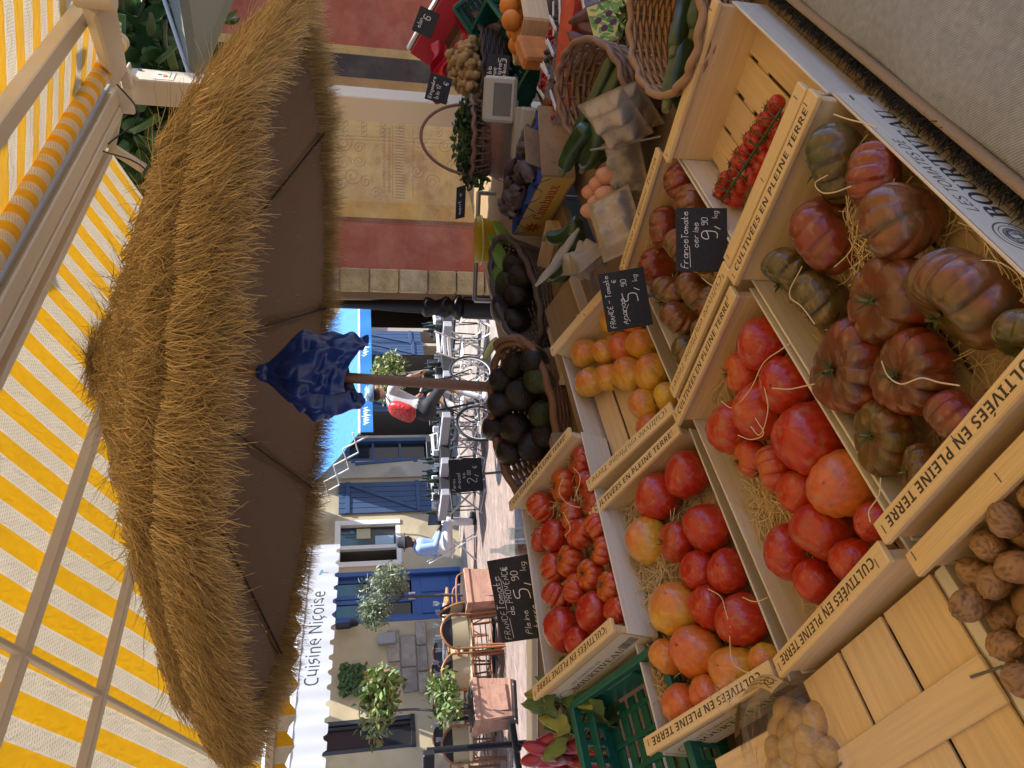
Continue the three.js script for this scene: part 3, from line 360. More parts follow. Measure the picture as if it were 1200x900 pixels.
const sideT = canvasTex(1024, 160, (g, w, h) => { const r = rng(61); g.fillStyle = '#e9e4d4'; g.fillRect(0, 0, w, h); for (let i = 0; i < 120; i++) { g.fillStyle = 'rgba(150,130,90,.06)'; g.fillRect(r() * w - 200, r() * h, 200 + r() * 600, 1 + r() * 3); } g.fillStyle = '#3a3a3c'; g.font = 'italic 44px sans-serif'; g.fillText('LES TOMATES DE', 420, 58); g.font = 'bold 78px serif'; g.fillText('BOURTIVEAU', 400, 132); g.strokeStyle = '#4a4a4a'; g.lineWidth = 4; g.beginPath(); g.arc(330, 85, 52, 0, TAU); g.stroke(); g.lineWidth = 2; for (let k = 0; k < 3; k++) { g.beginPath(); g.arc(330, 85, 20 + k * 10, 0, TAU); g.stroke(); } for (let k = 0; k < 8; k++) { g.beginPath(); g.ellipse(330, 85, 8 + k * 2, 30, k * .4, 0, TAU); g.stroke(); } });
const endT = canvasTex(512, 160, (g, w, h) => { g.fillStyle = '#dcd3bd'; g.fillRect(0, 0, w, h); g.fillStyle = '#3a3a3c'; g.font = 'italic 26px sans-serif'; g.fillText('LES TOMATES DE', 120, 62); g.font = 'bold 48px serif'; g.fillText('BOURTIVEAU', 90, 110); g.font = '22px sans-serif'; g.fillText('DE PAYS', 300, 138); for (let i = 0; i < 40; i++) g.fillRect(420 + i * 2, 60, h2(i, 3) > .5 ? 1.4 : .6, 50); g.beginPath(); g.arc(55, 85, 34, 0, TAU); g.lineWidth = 3; g.stroke(); });
const railM = (t) => mat([.92, .90, .86], .6, { map: t, bumpMap: rep(grainB, 1, 1), bumpScale: .0004 });
const mRail = [...railText.map(railM), railM(railCursive), railM(railPlain)], mSideP = mat([.95, .95, .95], .6, { map: sideT }), mEndP = mat([.92, .92, .9], .6, { map: endT });
function railGeo(w, len) { const g = bx(w, .009, len, .0015); const p = g.attributes.position, n = g.attributes.normal, uv = g.attributes.uv; for (let i = 0; i < p.count; i++) { const top = n.getY(i) > .9; uv.setXY(i, clamp(p.getZ(i) / len + .5, .005, .995), top ? clamp((p.getX(i)) / w + .5, .02, .98) : .03); } return g; }
function crate(o) { // X length (ends carry the lettered rails), Z width; origin at the base centre
  const { L = .495, W = .30, h = .105, rail = 0, rail2 = rail, white = true } = o, side = h - .035, c = thing('wooden_crate', o.label, 'crate', null, Q45, o.group);
  const rt = .009, wd = () => pick(mWood);
  for (const s of [-1, 1]) {
    const e = add('end_board', mv(bx(.014, h - rt, W - .012, .0015), s * (L / 2 - .012), (h - rt) / 2, 0), wd(), c);
    const g = railGeo(.028, W); if (s < 0) g.rotateY(Math.PI); const rl = add('rail', mv(g, s * (L / 2 - .0135), h - rt / 2, 0), mRail[s > 0 ? rail : rail2], c);
    for (const k of [-.46, .02, .44]) add('staple', mv(bx(.011, .001, .0013, .0003), s * (L / 2 - .0135) + rr(-.006, .006), h + .0004, k * W), mStaple, rl);
    if (o.endPrint) add('print', mv(new THREE.PlaneGeometry(W * .94, h * .62).rotateY(s * Math.PI / 2), s * (L / 2 - .0035), h * .45, 0), mEndP, e);
    const b = add('side_board', mv(bx(L - .004, side, .004, .001), 0, side / 2, s * (W / 2 - .0035)), white ? mWoodPale : wd(), c);
    if (o.print && s > 0) { add('print', mv(new THREE.PlaneGeometry(L - .01, side * .98), 0, side / 2, s * (W / 2) - .0005), mSideP, b); for (const e2 of [-1, 1]) for (const k of [.35, .75]) add('staple', mv(bx(.012, .002, .0016, .0004), e2 * (L / 2 - .02), side * k, W / 2 + .0004), mStaple, b); }
  }
  const n = 4, fw = (W - .022) / n; for (let i = 0; i < n; i++) add('floor_slat', mv(bx(L - .03, .004, fw - (i === 1 || i === 2 ? .008 : .004), .0006), 0, .0075, -W / 2 + .011 + fw * (i + .5)), wd(), c);
  for (const x of [-.3, .3]) add('batten', mv(bx(.045, .005, W - .012, .001), x * L, .0028, 0), wd(), c);
  const tl = (o.tilt || 0) * Math.PI / 180, ps = (o.pitch || 0) * Math.PI / 180;
  // o.top = centre of the rail plane in the stall frame; a positive tilt lifts the street side
  const q = new THREE.Quaternion().setFromEuler(new THREE.Euler(0, Q45 + (o.yaw || 0), 0)).multiply(new THREE.Quaternion().setFromEuler(new THREE.Euler(tl, 0, ps)));
  c.quaternion.copy(q); c.position.copy(S(...o.top)).sub(V(0, h, 0).applyQuaternion(q)); c.updateMatrixWorld(true); c.dims = { L, W, h }; return c;
}
const C1 = crate({ label: 'wooden crate of big brown beefsteak tomatoes lettered along its white side', group: 'tomato crates', top: [.617, 1.079, -.472], rail: 0, print: true });
const C2 = crate({ label: 'wooden crate of red heart shaped tomatoes between the brown and the orange ones', group: 'tomato crates', top: [.6, 1.079, -.7785], rail: 1 });
const C3 = crate({ label: 'tilted wooden crate of mixed red, orange and yellow tomatoes on straw', group: 'tomato crates', top: [.6095, 1.121, -1.0946], tilt: 22, pitch: -1.5, rail: 2, endPrint: true });
const D1 = crate({ label: 'small wooden crate of ribbed brown tomatoes behind the red heart tomatoes', group: 'tomato crates', top: [1.068, 1.079, -.758], L: .405, W: .29, rail: 3, rail2: 3, white: true });
const D2 = crate({ label: 'half empty tilted crate of yellow tomatoes beside the avocado basket', group: 'tomato crates', top: [1.106, 1.114, -1.079], tilt: 25, L: .45, W: .273, rail: 4, rail2: 3 });
const D3 = crate({ label: 'tilted crate of ribbed red tomatoes behind the black Tomate de Provence slate', group: 'tomato crates', top: [.804, 1.243, -1.326], tilt: 19, pitch: -2.7, rail: 1, endPrint: true });
const E1 = crate({ label: 'nearly empty small crate holding one truss of cherry tomatoes', group: 'tomato crates', top: [1.052, 1.077, -.47], L: .36, W: .285, rail: 4, h: .10 });
const F1 = crate({ label: 'wooden crate full of walnuts with a knotty end rail', group: 'tomato crates', top: [.108, 1.062, -.472], rail: 4 });
// upturned crate: bottom slats, battens and nails facing up
{
  const c = thing('upturned_crate', 'upturned wooden crate showing its bottom slats and battens beside the walnuts', 'crate', S(.125, 1.03, -.79), Q45); c.rotation.set(0, Q45, 0);
  const q = new THREE.Quaternion().setFromEuler(new THREE.Euler(0, Q45, 0)).multiply(new THREE.Quaternion().setFromEuler(new THREE.Euler(5 * Math.PI / 180, 0, 0))); c.quaternion.copy(q);
  const L = .44, W = .29; for (let i = 0; i < 3; i++) add('slat', mv(bx(L, .005, W / 3 - .006, .001), 0, 0, -W / 2 + W / 3 * (i + .5)), mWood[i === 1 ? 2 : 0], c);
  for (const x of [-.12, .1]) { const b = add('batten', mv(bx(.05, .006, W + .004, .0012), x, .0056, 0), pick(mWood), c); for (const s of [-1, 1]) add('nail', bar(V(x + .01, .01, s * (W / 2 - .02)), V(x + .004, .006, s * (W / 2 + .018)), .003, .003, .0005), mStaple, b); }
  add('rim_board', mv(bx(L, .006, .03, .001), 0, -.004, W / 2 + .016), mWoodPale, c); for (const s of [-1, 1]) { add('side_board', mv(bx(L, .09, .006, .001), 0, -.05, s * (W / 2 - .003)), mWoodPale, c); add('end_board', mv(bx(.012, .09, W - .014, .001), s * (L / 2 - .006), -.05, 0), pick(mWood), c); }
}
{ // loose crate corner and plank in front of the orange tomatoes
  const c = thing('broken_crate_end', 'loose crate end of bare planks lying under the bag of potatoes', 'crate', S(.19, 1.045, -1.05), Q45); c.quaternion.copy(C3.quaternion);
  add('plank', mv(bx(.05, .012, .26, .002), .1, .035, .03), mWood[0], c); add('plank', mv(bx(.03, .05, .26, .002), .115, .0, .03), mWood[3], c); add('floor_plank', mv(bx(.3, .006, .30, .001), -.03, -.03, .0), mWood[2], c); add('plank', mv(bx(.22, .006, .02, .001), .0, .03, .155), mWood[1], c);
}
// ------------------------------------------------------------------ the stall under the crates
{
  const st = thing('market_stall', 'trestle market stall under the crates hung with dark cloth', 'stall', S(0, 0, 0), Q45), m = mat([.05, .045, .04], .9), wood = mat([.32, .22, .12], .7, { map: rep(grainT, 1, 2) });
  add('table_board', mv(bx(4.6, .03, .95, .004), 1.6, .958, -.66), wood, st);
  const sl = bx(1.75, .02, .46, .003); sl.rotateX(22 * Math.PI / 180); add('sloping_board', mv(sl, .85, .982, -1.19), wood, st); const s2 = bx(.46, .02, .36, .003); s2.rotateX(19 * Math.PI / 180); add('sloping_board', mv(s2, .82, 1.118, -1.385), wood, st);
  add('rear_board', mv(bx(3.0, .03, 1.0, .004), 2.8, 1.0, -1.68), wood, st);
  add('skirt', mv(bx(4.6, .86, .02, .004), 1.6, .5, -.19), m, st); add('skirt', mv(bx(4.6, .86, .02, .004), 1.6, .5, -1.13), m, st); add('skirt', mv(bx(2.8, .96, .02, .004), 2.8, .5, -2.17), m, st);
  for (const x of [-.5, .8, 2.2, 3.7]) for (const z of [-.25, -1.08]) add('leg', mv(bx(.05, .95, .05), x, .47, z), wood, st); for (const x of [1.4, 4.2]) add('leg', mv(bx(.05, 1.0, .05), x, .48, -2.1), wood, st);
  for (const x of [.35, 1.2]) add('prop', mv(bx(.04, .2, .04), x, 1.05, -1.42), wood, st);
}
{ // woven cloth with dark fringe along the front
  const t = tex(512, 512, (i, j, u, v) => { const a = (i + j) % 6 < 3 ? 1 : .84, k = (.82 + .10 * (fbm(u * 60, v * 60, 60, 60, 2, 4) - .5) + .06 * (fbm(u * 6, v * 40, 6, 40, 3, 8) - .5) + .06 * (fbm(u * 4, v * 4, 4, 4, 3, 2) - .5)) * a; return [k, k, k]; });
  const c = thing('table_cloth', 'grey beige woven cloth with a dark fringed edge on the front table', 'cloth', S(0, 0, 0), Q45);
  add('cloth', sheet(120, 40, (u, v) => { const X = -.6 + 2.6 * u, Z = -.292 + .85 * v; return V(X, 1.006 + .010 * Math.sin(X * 8 + Z * 5) * v + .006 * Math.sin(Z * 26 + X * 14 + 2 * Math.sin(X * 5)) * v - .018 * Math.exp(-v * 40) - (Z > .45 ? (Z - .45) * 6 : 0) * .5, Z + .004 * Math.sin(X * 23)); }, (u, v) => [2.6 * u, .85 * v]), mat([.57, .62, .70], .95, { map: rep(t, 3, 3), bumpMap: rep(weaveB, 9, 9), bumpScale: .0005 }), c);
  add('hem', tube([V(-.6, .993, -.291), V(.2, .995, -.291), V(1.1, .994, -.291), V(2, .994, -.291)], .007, 40, 6), mat([.40, .30, .2], .95, { bumpMap: rep(weaveB, 40, 2), bumpScale: .001 }), c);
  const r = rng(8), gs = []; for (let i = 0; i < 9000; i++) { const X = rr(-.3, 1.9, r), l = rr(.012, .026, r), p = V(X, .989 + rr(-.012, .007, r), -.298 + rr(-.006, .010, r)), q = p.clone().add(V(rr(-.012, .012, r), rr(-.014, .012, r), -rr(.2, 1, r) * l)); gs.push(new THREE.ConeGeometry(.0015, l, 3, 1, true).translate(0, l / 2, 0)); between(gs[i], p, q); } const f = add('fringe', join(gs), mat([.012, .013, .013], .95), c); f.userData.kind = 'stuff';
  add('table_top', mv(bx(2.6, .02, .8), .7, .965, .13), mat([.3, .2, .1], .7), c);
}
// ------------------------------------------------------------------ tomatoes
function tomatoGeo(o) {
  const r = rng(o.seed), ph = [...Array(4)].map(() => r() * TAU), n = o.n; const nb = Math.round(n);
  const lobe = [...Array(nb)].map(() => 1 + rr(-1, 1, r) * o.irr), cut = [...Array(nb)].map(() => .55 + r() * .45);
  const g = polar(o.nu || 76, o.nv || 40, (t, f) => {
    const x = ((f / TAU * n) % n + n) % n, i = Math.floor(x) % nb, fr = x - Math.floor(x), groove = Math.pow(Math.abs(2 * fr - 1), o.sharp || 5) * cut[(i + (fr > .5 ? 1 : 0)) % nb];
    const lb = mix(lobe[i], lobe[(i + 1) % nb], sstep(.5, 1.5, fr + .5) * 0 + (fr < .5 ? 0 : 0)), sm = mix(lb, mix(lobe[(i + nb - 1) % nb], lobe[(i + 1) % nb], fr), .45);
    const s = Math.sin(t), c = Math.cos(t), shoulder = Math.pow(s, o.sq || .8);
    let rad = shoulder * sm * (1 - o.rib * groove * (t < Math.PI / 2 ? 1 : .75 * s * s + .15)) * (1 + o.wob * (Math.sin(2 * f + ph[0]) * .6 + Math.sin(3 * f + ph[1]) * .4));
    if (o.heart && t > Math.PI / 2) { const k = (t - Math.PI / 2) / (Math.PI / 2); rad *= 1 - .18 * k; }
    let y = c * o.flat; if (t < 1.0) y -= o.dimple * Math.pow(1 - t / 1.0, 1.6); if (o.heart && t > Math.PI / 2) y *= 1 + o.heart * Math.pow((t - Math.PI / 2) / (Math.PI / 2), 1.6); if (!o.heart && t > 2.6) y += .07 * Math.pow((t - 2.6) / .54, 2);
    return V(Math.cos(f) * rad, y * (1 + (sm - 1) * .6) + .03 * Math.sin(f + ph[2]), Math.sin(f) * rad);
  });
  const q = rng(o.seed + 1), k0 = q() * 50;
  setColors(g, (p) => {
    const f = Math.atan2(p.z, p.x), rad = Math.hypot(p.x, p.z), yy = p.y / o.flat, nz = n3(V(p.x * 2.2 + k0, p.y * 2.2 + 9, p.z * 2.2 + 5)), nf = n3(V(p.x * 7 + k0, p.y * 7 + 9, p.z * 7 + 5)), st = n3(V(Math.cos(f) * 14 + 40, yy * .8 + 6, Math.sin(f) * 14 + 40));
    const top = o.heart ? sstep(.2, 1.0, yy + (nz - .5) * .7) : sstep(-.1, .75, yy + (nz - .5) * 1.0);
    let c = mix3(o.base, o.top, top * (o.topK ?? 1)); if (o.streak) c = mix3(c, o.streak, clamp((st - .42) * 3) * (o.streakK ?? .6) * (o.heart ? .35 + .65 * sstep(.5, -.9, yy) : 1)); if (o.tip) c = mix3(c, o.tip, sstep(-.55, -1.1, p.y / (o.flat)) * .8);
    const n9 = n3(V(p.x * 17 + k0, p.y * 17 + 9, p.z * 17 + 5)), m = .74 + .34 * nf + .18 * n9, scar = sstep(.70, .80, n3(V(p.x * 5 + k0 + 30, p.y * 11 + 9, p.z * 5 + 5))); void rad; return mix3(c.map((v) => v * m), [.42, .26, .12], scar * (o.scar ?? .3));
  });
  return g;
}
const mSkin = VC(.3, { physical: true, clearcoat: .3, clearcoatRoughness: .16, bumpMap: rep(roughB, 2, 2), bumpScale: .0009 });
const mCalyx = mat([.045, .075, .018], .75), mStem = mat([.15, .15, .05], .75);
function calyxGeo(seed) { const r = rng(seed), gs = []; const n = 7; for (let i = 0; i < n; i++) { const a = i / n * TAU + rr(-.3, .3, r), L = rr(.3, .5, r), up = rr(.0, .35, r), tw = rr(-.12, .12, r); const g = sheet(1, 6, (u, v) => V((u - .5) * .055 * (1 - v) * (1 + Math.sin(v * 3)) + tw * v * v, .02 + up * Math.sin(v * 2.2) * v, v * L)); g.rotateY(a); gs.push(g); } return join(gs); }
const calyxG = [1, 2, 3].map((k) => calyxGeo(k)), stemG = tube([V(0, -.05, 0), V(.02, .08, .01), V(.09, .17, .03)], .04, 6, 6);
const kinds = {
  brown: [[.215, .065, .02], [.135, .078, .018]], brownred: [[.25, .038, .016], [.15, .052, .016]], green: [[.13, .078, .018], [.075, .072, .017]], red: [[.43, .023, .008], [.40, .05, .010]], redor: [[.47, .045, .010], [.50, .10, .012]], orange: [[.60, .18, .024], [.62, .25, .028]], yellow: [[.63, .35, .032], [.65, .40, .04]],
};
const TG = {};
function tomatoVar(kind, shape) { const key = kind + shape; if (TG[key]) return TG[key]; const [base, top] = kinds[kind], out = []; for (let s = 0; s < 3; s++) { const seed = 100 + key.length * 31 + key.charCodeAt(0) * 7 + key.charCodeAt(key.length - 1) * 3 + s * 17; const o = { seed, base, top, wob: .05 };
  if (shape === 'beef') Object.assign(o, { n: 7 + s * 2, rib: .27, irr: .17, flat: .68, dimple: .26, sharp: 6, sq: .70, wob: .12, streak: kind === 'brownred' ? [.10, .055, .015] : [.05, .06, .015], streakK: kind === 'brownred' ? .5 : .6 });
  if (shape === 'heart') Object.assign(o, { n: 9 + s * 2, rib: .075, irr: .04, flat: .86, dimple: .14, sharp: 2.5, heart: .22, sq: .84, wob: .085, streak: kind === 'yellow' ? [.62, .17, .03] : kind === 'orange' ? [.60, .09, .03] : [.55, .09, .012], streakK: kind === 'yellow' ? .35 : .45, tip: kind === 'yellow' ? [.62, .17, .04] : kind === 'orange' ? [.60, .12, .04] : null });
  if (shape === 'rib') Object.assign(o, { n: 8 + s, rib: .27, irr: .10, flat: .82, dimple: .22, sharp: 3.2, sq: .74, wob: .07 });
  if (shape === 'round') Object.assign(o, { n: 6 + s, rib: .05, irr: .03, flat: .88, dimple: .12, sharp: 3, sq: .85 });
  out.push(tomatoGeo(o)); } return TG[key] = out; }
// list rows: [picture x, picture y, diameter in picture pixels, kind, shape, pose] ; pose: u stem up, d stem down, s stem to the side
function fillCrate(C, list, label, group, lift = .5, r = rng(list.length * 13 + 5)) {
  const inv = C.matrixWorld.clone().invert(), o = V(0, EYE, 0).applyMatrix4(inv), { L, W, h } = C.dims;
  const B = list.map(([x, y, d, kind, shape, pose]) => { const w = at(x, y, 1).applyMatrix4(inv).sub(o); const t0 = (h * .62 - o.y) / w.y, rad = d / 2 * t0 / FOCAL * (shape === 'beef' ? 1.15 : 1.10), hc = Math.max(.013 + rad * .8, h * lift), t = (hc - o.y) / w.y; return { p: o.clone().addScaledVector(w, t), rad, kind, shape, pose, hc }; });
  for (let it = 0; it < 60; it++) { for (let i = 0; i < B.length; i++) for (let j = i + 1; j < B.length; j++) { const a = B[i], b = B[j], d = b.p.clone().sub(a.p), l = d.length() || 1e-4, m = (a.rad + b.rad) * .90; if (l < m) { d.multiplyScalar((m - l) / l * .5); a.p.sub(d.clone().multiply(V(1, .9, 1))); b.p.add(d.multiply(V(1, .9, 1))); } } for (const b of B) { b.p.x = clamp(b.p.x, -L / 2 + .02 + b.rad * .92, L / 2 - .02 - b.rad * .92); b.p.z = clamp(b.p.z, -W / 2 + .006 + b.rad * .94, W / 2 - .006 - b.rad * .94); b.p.y = mix(b.p.y, Math.max(.012 + b.rad * .78, Math.min(b.p.y, h * .9)), .5); } }
  B.forEach((b) => { b.dims = C.dims;
    const vs = tomatoVar(b.kind, b.shape), g = pick(vs, r), t = thing('tomato', label(b), 'tomato', b.p.clone().applyMatrix4(C.matrixWorld), 0, group(b));
    const pose = b.pose || 'u', ang = pose === 'u' ? rr(0, .5, r) : pose === 'd' ? Math.PI - rr(0, .6, r) : rr(.8, 1.5, r), dir = rr(-2.4, -.6, r);
    t.quaternion.copy(C.quaternion).multiply(new THREE.Quaternion().setFromAxisAngle(V(Math.cos(dir), 0, Math.sin(dir)).cross(V(0, 1, 0)).normalize(), -ang)).multiply(new THREE.Quaternion().setFromAxisAngle(V(0, 1, 0), r() * TAU));
    const bd = add('flesh', g, mSkin, t); bd.scale.setScalar(b.rad * .97); 
    if (pose !== 'd') { const fl = b.shape === 'beef' ? .50 : b.shape === 'rib' ? .63 : .74; const c = add('calyx', pick(calyxG, r), mCalyx, t); c.position.y = fl * b.rad * .95; c.scale.setScalar(b.rad * rr(.85, 1.15, r)); const s = add('stem', stemG, mStem, t); s.position.y = fl * b.rad * .95; s.scale.setScalar(b.rad); }
  });
}
const kw = { brown: 'brown', brownred: 'dark red', green: 'olive brown', red: 'red', redor: 'orange red', orange: 'orange', yellow: 'yellow' };
const sh = { beef: 'beefsteak', heart: 'heart shaped', rib: 'deeply ribbed', round: 'round' };
const lab = (crateName, P) => (b) => { const { L, W } = b.dims, ex = b.p.x > L * .17 ? P[0] + ' end' : b.p.x < -L * .17 ? P[1] + ' end' : 'middle', ez = b.p.z > W * .12 ? P[2] + ' side' : b.p.z < -W * .12 ? P[3] + ' side' : 'centre'; return `${kw[b.kind]} ${sh[b.shape]} tomato, stem ${b.pose === 'd' ? 'down' : b.pose === 's' ? 'sideways' : 'up'}, ${ex}, ${ez} of ${crateName} crate`; };
const grp = (where) => (b) => `tomatoes in the ${where} crate`; const grpOld = (where) => (b) => `${kw[b.kind]} ${sh[b.shape]} tomatoes, ${b.pose === 'd' ? 'stem down' : b.pose === 's' ? 'stem sideways' : 'stem up'}, ${where}`;
const fc = (C, where, P, list, lift) => fillCrate(C, list, lab(where, P), grp(where), lift); void grpOld;
fc(C1, 'brown tomato', ['cherry tomato', 'walnut', 'cloth', 'red tomato'], [[1000, 165, 84, 'green', 'beef', 's'], [1032, 190, 70, 'brownred', 'rib', 's'], [968, 252, 84, 'brownred', 'beef', 's'], [930, 315, 62, 'green', 'beef', 's'], [962, 342, 66, 'green', 'beef', 's'], [1076, 240, 98, 'brown', 'beef', 's'], [1130, 308, 124, 'brown', 'beef', 's'], [1034, 345, 98, 'brownred', 'beef', 'u'], [1000, 420, 100, 'brownred', 'beef', 'u'], [1082, 408, 92, 'brownred', 'beef', 'u'], [1055, 495, 78, 'brown', 'beef', 'u'], [1112, 482, 66, 'brownred', 'rib', 's'], [1072, 545, 60, 'brown', 'beef', 'u'], [1190, 385, 72, 'green', 'beef', 's']], .62);
fc(C2, 'red heart', ['small', 'upturned', 'brown tomato', 'mixed tomato'], [[897, 397, 60, 'red', 'heart', 'd'], [872, 438, 50, 'redor', 'round', 'u'], [932, 437, 66, 'red', 'heart', 'd'], [858, 500, 62, 'redor', 'heart', 'd'], [893, 478, 66, 'redor', 'heart', 'd'], [882, 538, 44, 'redor', 'round', 'u'], [912, 553, 56, 'redor', 'rib', 'u'], [946, 513, 84, 'red', 'heart', 'd'], [997, 560, 78, 'orange', 'heart', 'd'], [942, 582, 52, 'redor', 'round', 'd'], [966, 606, 70, 'red', 'round', 's'], [925, 648, 62, 'red', 'heart', 'd'], [958, 675, 52, 'red', 'round', 's'], [996, 650, 56, 'red', 'heart', 'd'], [1024, 610, 46, 'red', 'heart', 'd']], .6);
fc(C3, 'mixed straw', ['yellow tomato', 'potato bag', 'red tomato', 'green crate'], [[813, 548, 54, 'red', 'heart', 'd'], [778, 580, 54, 'red', 'heart', 'd'], [838, 607, 58, 'red', 'heart', 'd'], [803, 630, 46, 'red', 'round', 'u'], [760, 628, 52, 'yellow', 'heart', 'd'], [862, 660, 50, 'red', 'heart', 'd'], [826, 674, 44, 'red', 'round', 'd'], [842, 716, 50, 'red', 'heart', 'd'], [882, 717, 62, 'red', 'heart', 'd'], [795, 714, 62, 'yellow', 'heart', 'd'], [823, 765, 60, 'orange', 'heart', 'd'], [865, 775, 58, 'yellow', 'heart', 'd'], [782, 770, 42, 'orange', 'round', 's'], [803, 825, 48, 'orange', 'heart', 'd'], [838, 818, 44, 'orange', 'heart', 'd'], [893, 788, 40, 'yellow', 'heart', 'd']], .6);
fc(D2, 'yellow tomato', ['courgette', 'mixed tomato', 'brown tomato', 'avocado'], [[686, 413, 34, 'yellow', 'heart', 'd'], [709, 412, 30, 'yellow', 'heart', 'd'], [734, 403, 36, 'orange', 'heart', 'd'], [695, 447, 36, 'yellow', 'heart', 'd'], [718, 441, 33, 'yellow', 'heart', 'd'], [745, 430, 42, 'yellow', 'heart', 'd'], [778, 420, 44, 'yellow', 'heart', 'd'], [763, 394, 38, 'yellow', 'heart', 'd'], [764, 463, 38, 'yellow', 'heart', 'd'], [784, 460, 34, 'yellow', 'round', 's'], [717, 376, 30, 'yellow', 'heart', 'd'], [752, 372, 32, 'orange', 'heart', 'd'], [762, 497, 36, 'orange', 'heart', 'd']], .5);
fc(D1, 'small brown', ['egg', 'red tomato', 'cherry tomato', 'yellow tomato'], [[797, 213, 42, 'brownred', 'rib', 's'], [812, 236, 42, 'brown', 'rib', 's'], [776, 262, 46, 'brownred', 'beef', 's'], [800, 290, 44, 'brown', 'rib', 's'], [776, 314, 46, 'brownred', 'beef', 's'], [786, 345, 48, 'brown', 'beef', 's'], [815, 342, 46, 'brown', 'beef', 's'], [800, 378, 46, 'brown', 'beef', 's'], [830, 362, 40, 'brown', 'beef', 's'], [822, 312, 42, 'brown', 'rib', 's'], [798, 410, 40, 'green', 'beef', 's'], [818, 395, 38, 'brown', 'beef', 's']], .55);
fc(D3, 'ribbed red', ['avocado', 'radish', 'mixed tomato', 'slate'], [[681, 541, 34, 'red', 'rib', 'u'], [661, 569, 38, 'redor', 'rib', 'u'], [636, 595, 38, 'redor', 'rib', 's'], [670, 605, 34, 'redor', 'rib', 'u'], [697, 612, 34, 'redor', 'rib', 's'], [650, 628, 36, 'red', 'round', 'd'], [684, 628, 36, 'redor', 'rib', 'd'], [671, 648, 36, 'redor', 'rib', 'u'], [707, 643, 32, 'redor', 'rib', 'u'], [652, 668, 36, 'redor', 'rib', 's'], [692, 674, 36, 'redor', 'rib', 'u'], [675, 690, 34, 'redor', 'rib', 's'], [716, 686, 36, 'redor', 'rib', 'u'], [654, 702, 36, 'red', 'rib', 's'], [696, 717, 44, 'red', 'round', 'd'], [726, 713, 32, 'redor', 'rib', 'd'], [660, 733, 48, 'red', 'round', 's'], [676, 750, 32, 'red', 'round', 'd'], [634, 632, 30, 'red', 'rib', 'u'], [700, 590, 28, 'red', 'rib', 'u'], [690, 566, 30, 'red', 'rib', 'u']], .55);
{ // cherry tomatoes on the vine
  const r = rng(6), inv = E1.matrixWorld.clone().invert(), o = V(0, EYE, 0).applyMatrix4(inv);
  const t = thing('cherry_tomato_truss', 'truss of small red cherry tomatoes on green vine in the small crate', 'tomatoes', V(0, 0, 0)); t.position.copy(E1.position); t.quaternion.copy(E1.quaternion);
  const loc = (x, y, hh) => { const w = at(x, y, 1).applyMatrix4(inv).sub(o); return o.clone().addScaledVector(w, (hh - o.y) / w.y); };
  const g = tomatoGeo({ seed: 3, base: [.52, .02, .01], top: [.5, .03, .012], n: 5, rib: .01, irr: .01, flat: .96, dimple: .06, wob: .02, nu: 20, nv: 14 }), vine = [];
  const path = []; for (let k = 0; k <= 10; k++) path.push(loc(mix(916, 846, k / 10), mix(128, 236, k / 10), .06 + .01 * Math.sin(k)));
  vine.push(tube(path, .0022, 40, 6));
  for (let k = 0; k < 34; k++) { const u = (k % 17) / 16, c = loc(mix(914, 846, u) + rr(-5, 5, r) + (k < 17 ? -4 : 9), mix(130, 232, u) + (k < 17 ? -6 : 7) + rr(-3, 3, r), k < 17 ? .040 : .030); c.y = Math.max(c.y, .026); const m = add('cherry_tomato', g, mSkin, t); m.position.copy(c); m.scale.setScalar(rr(.0115, .014, r)); m.rotation.set(rr(-1, 1, r), r() * 6, rr(-1, 1, r)); const p = path[Math.round(u * 10)]; vine.push(tube([p, p.clone().lerp(c, .5).add(V(0, .006, 0)), c.clone().add(V(0, .011, 0))], .0011, 6, 4)); for (let q = 0; q < 5; q++) { const a = q / 5 * TAU + r(), s = new THREE.ConeGeometry(.0012, .014, 3).translate(0, .007, 0); between(s, c.clone().add(V(0, .0115, 0)), c.clone().add(V(Math.cos(a) * .012, .013, Math.sin(a) * .012))); vine.push(s); } }
  add('vine', join(vine), mCalyx, t);
}
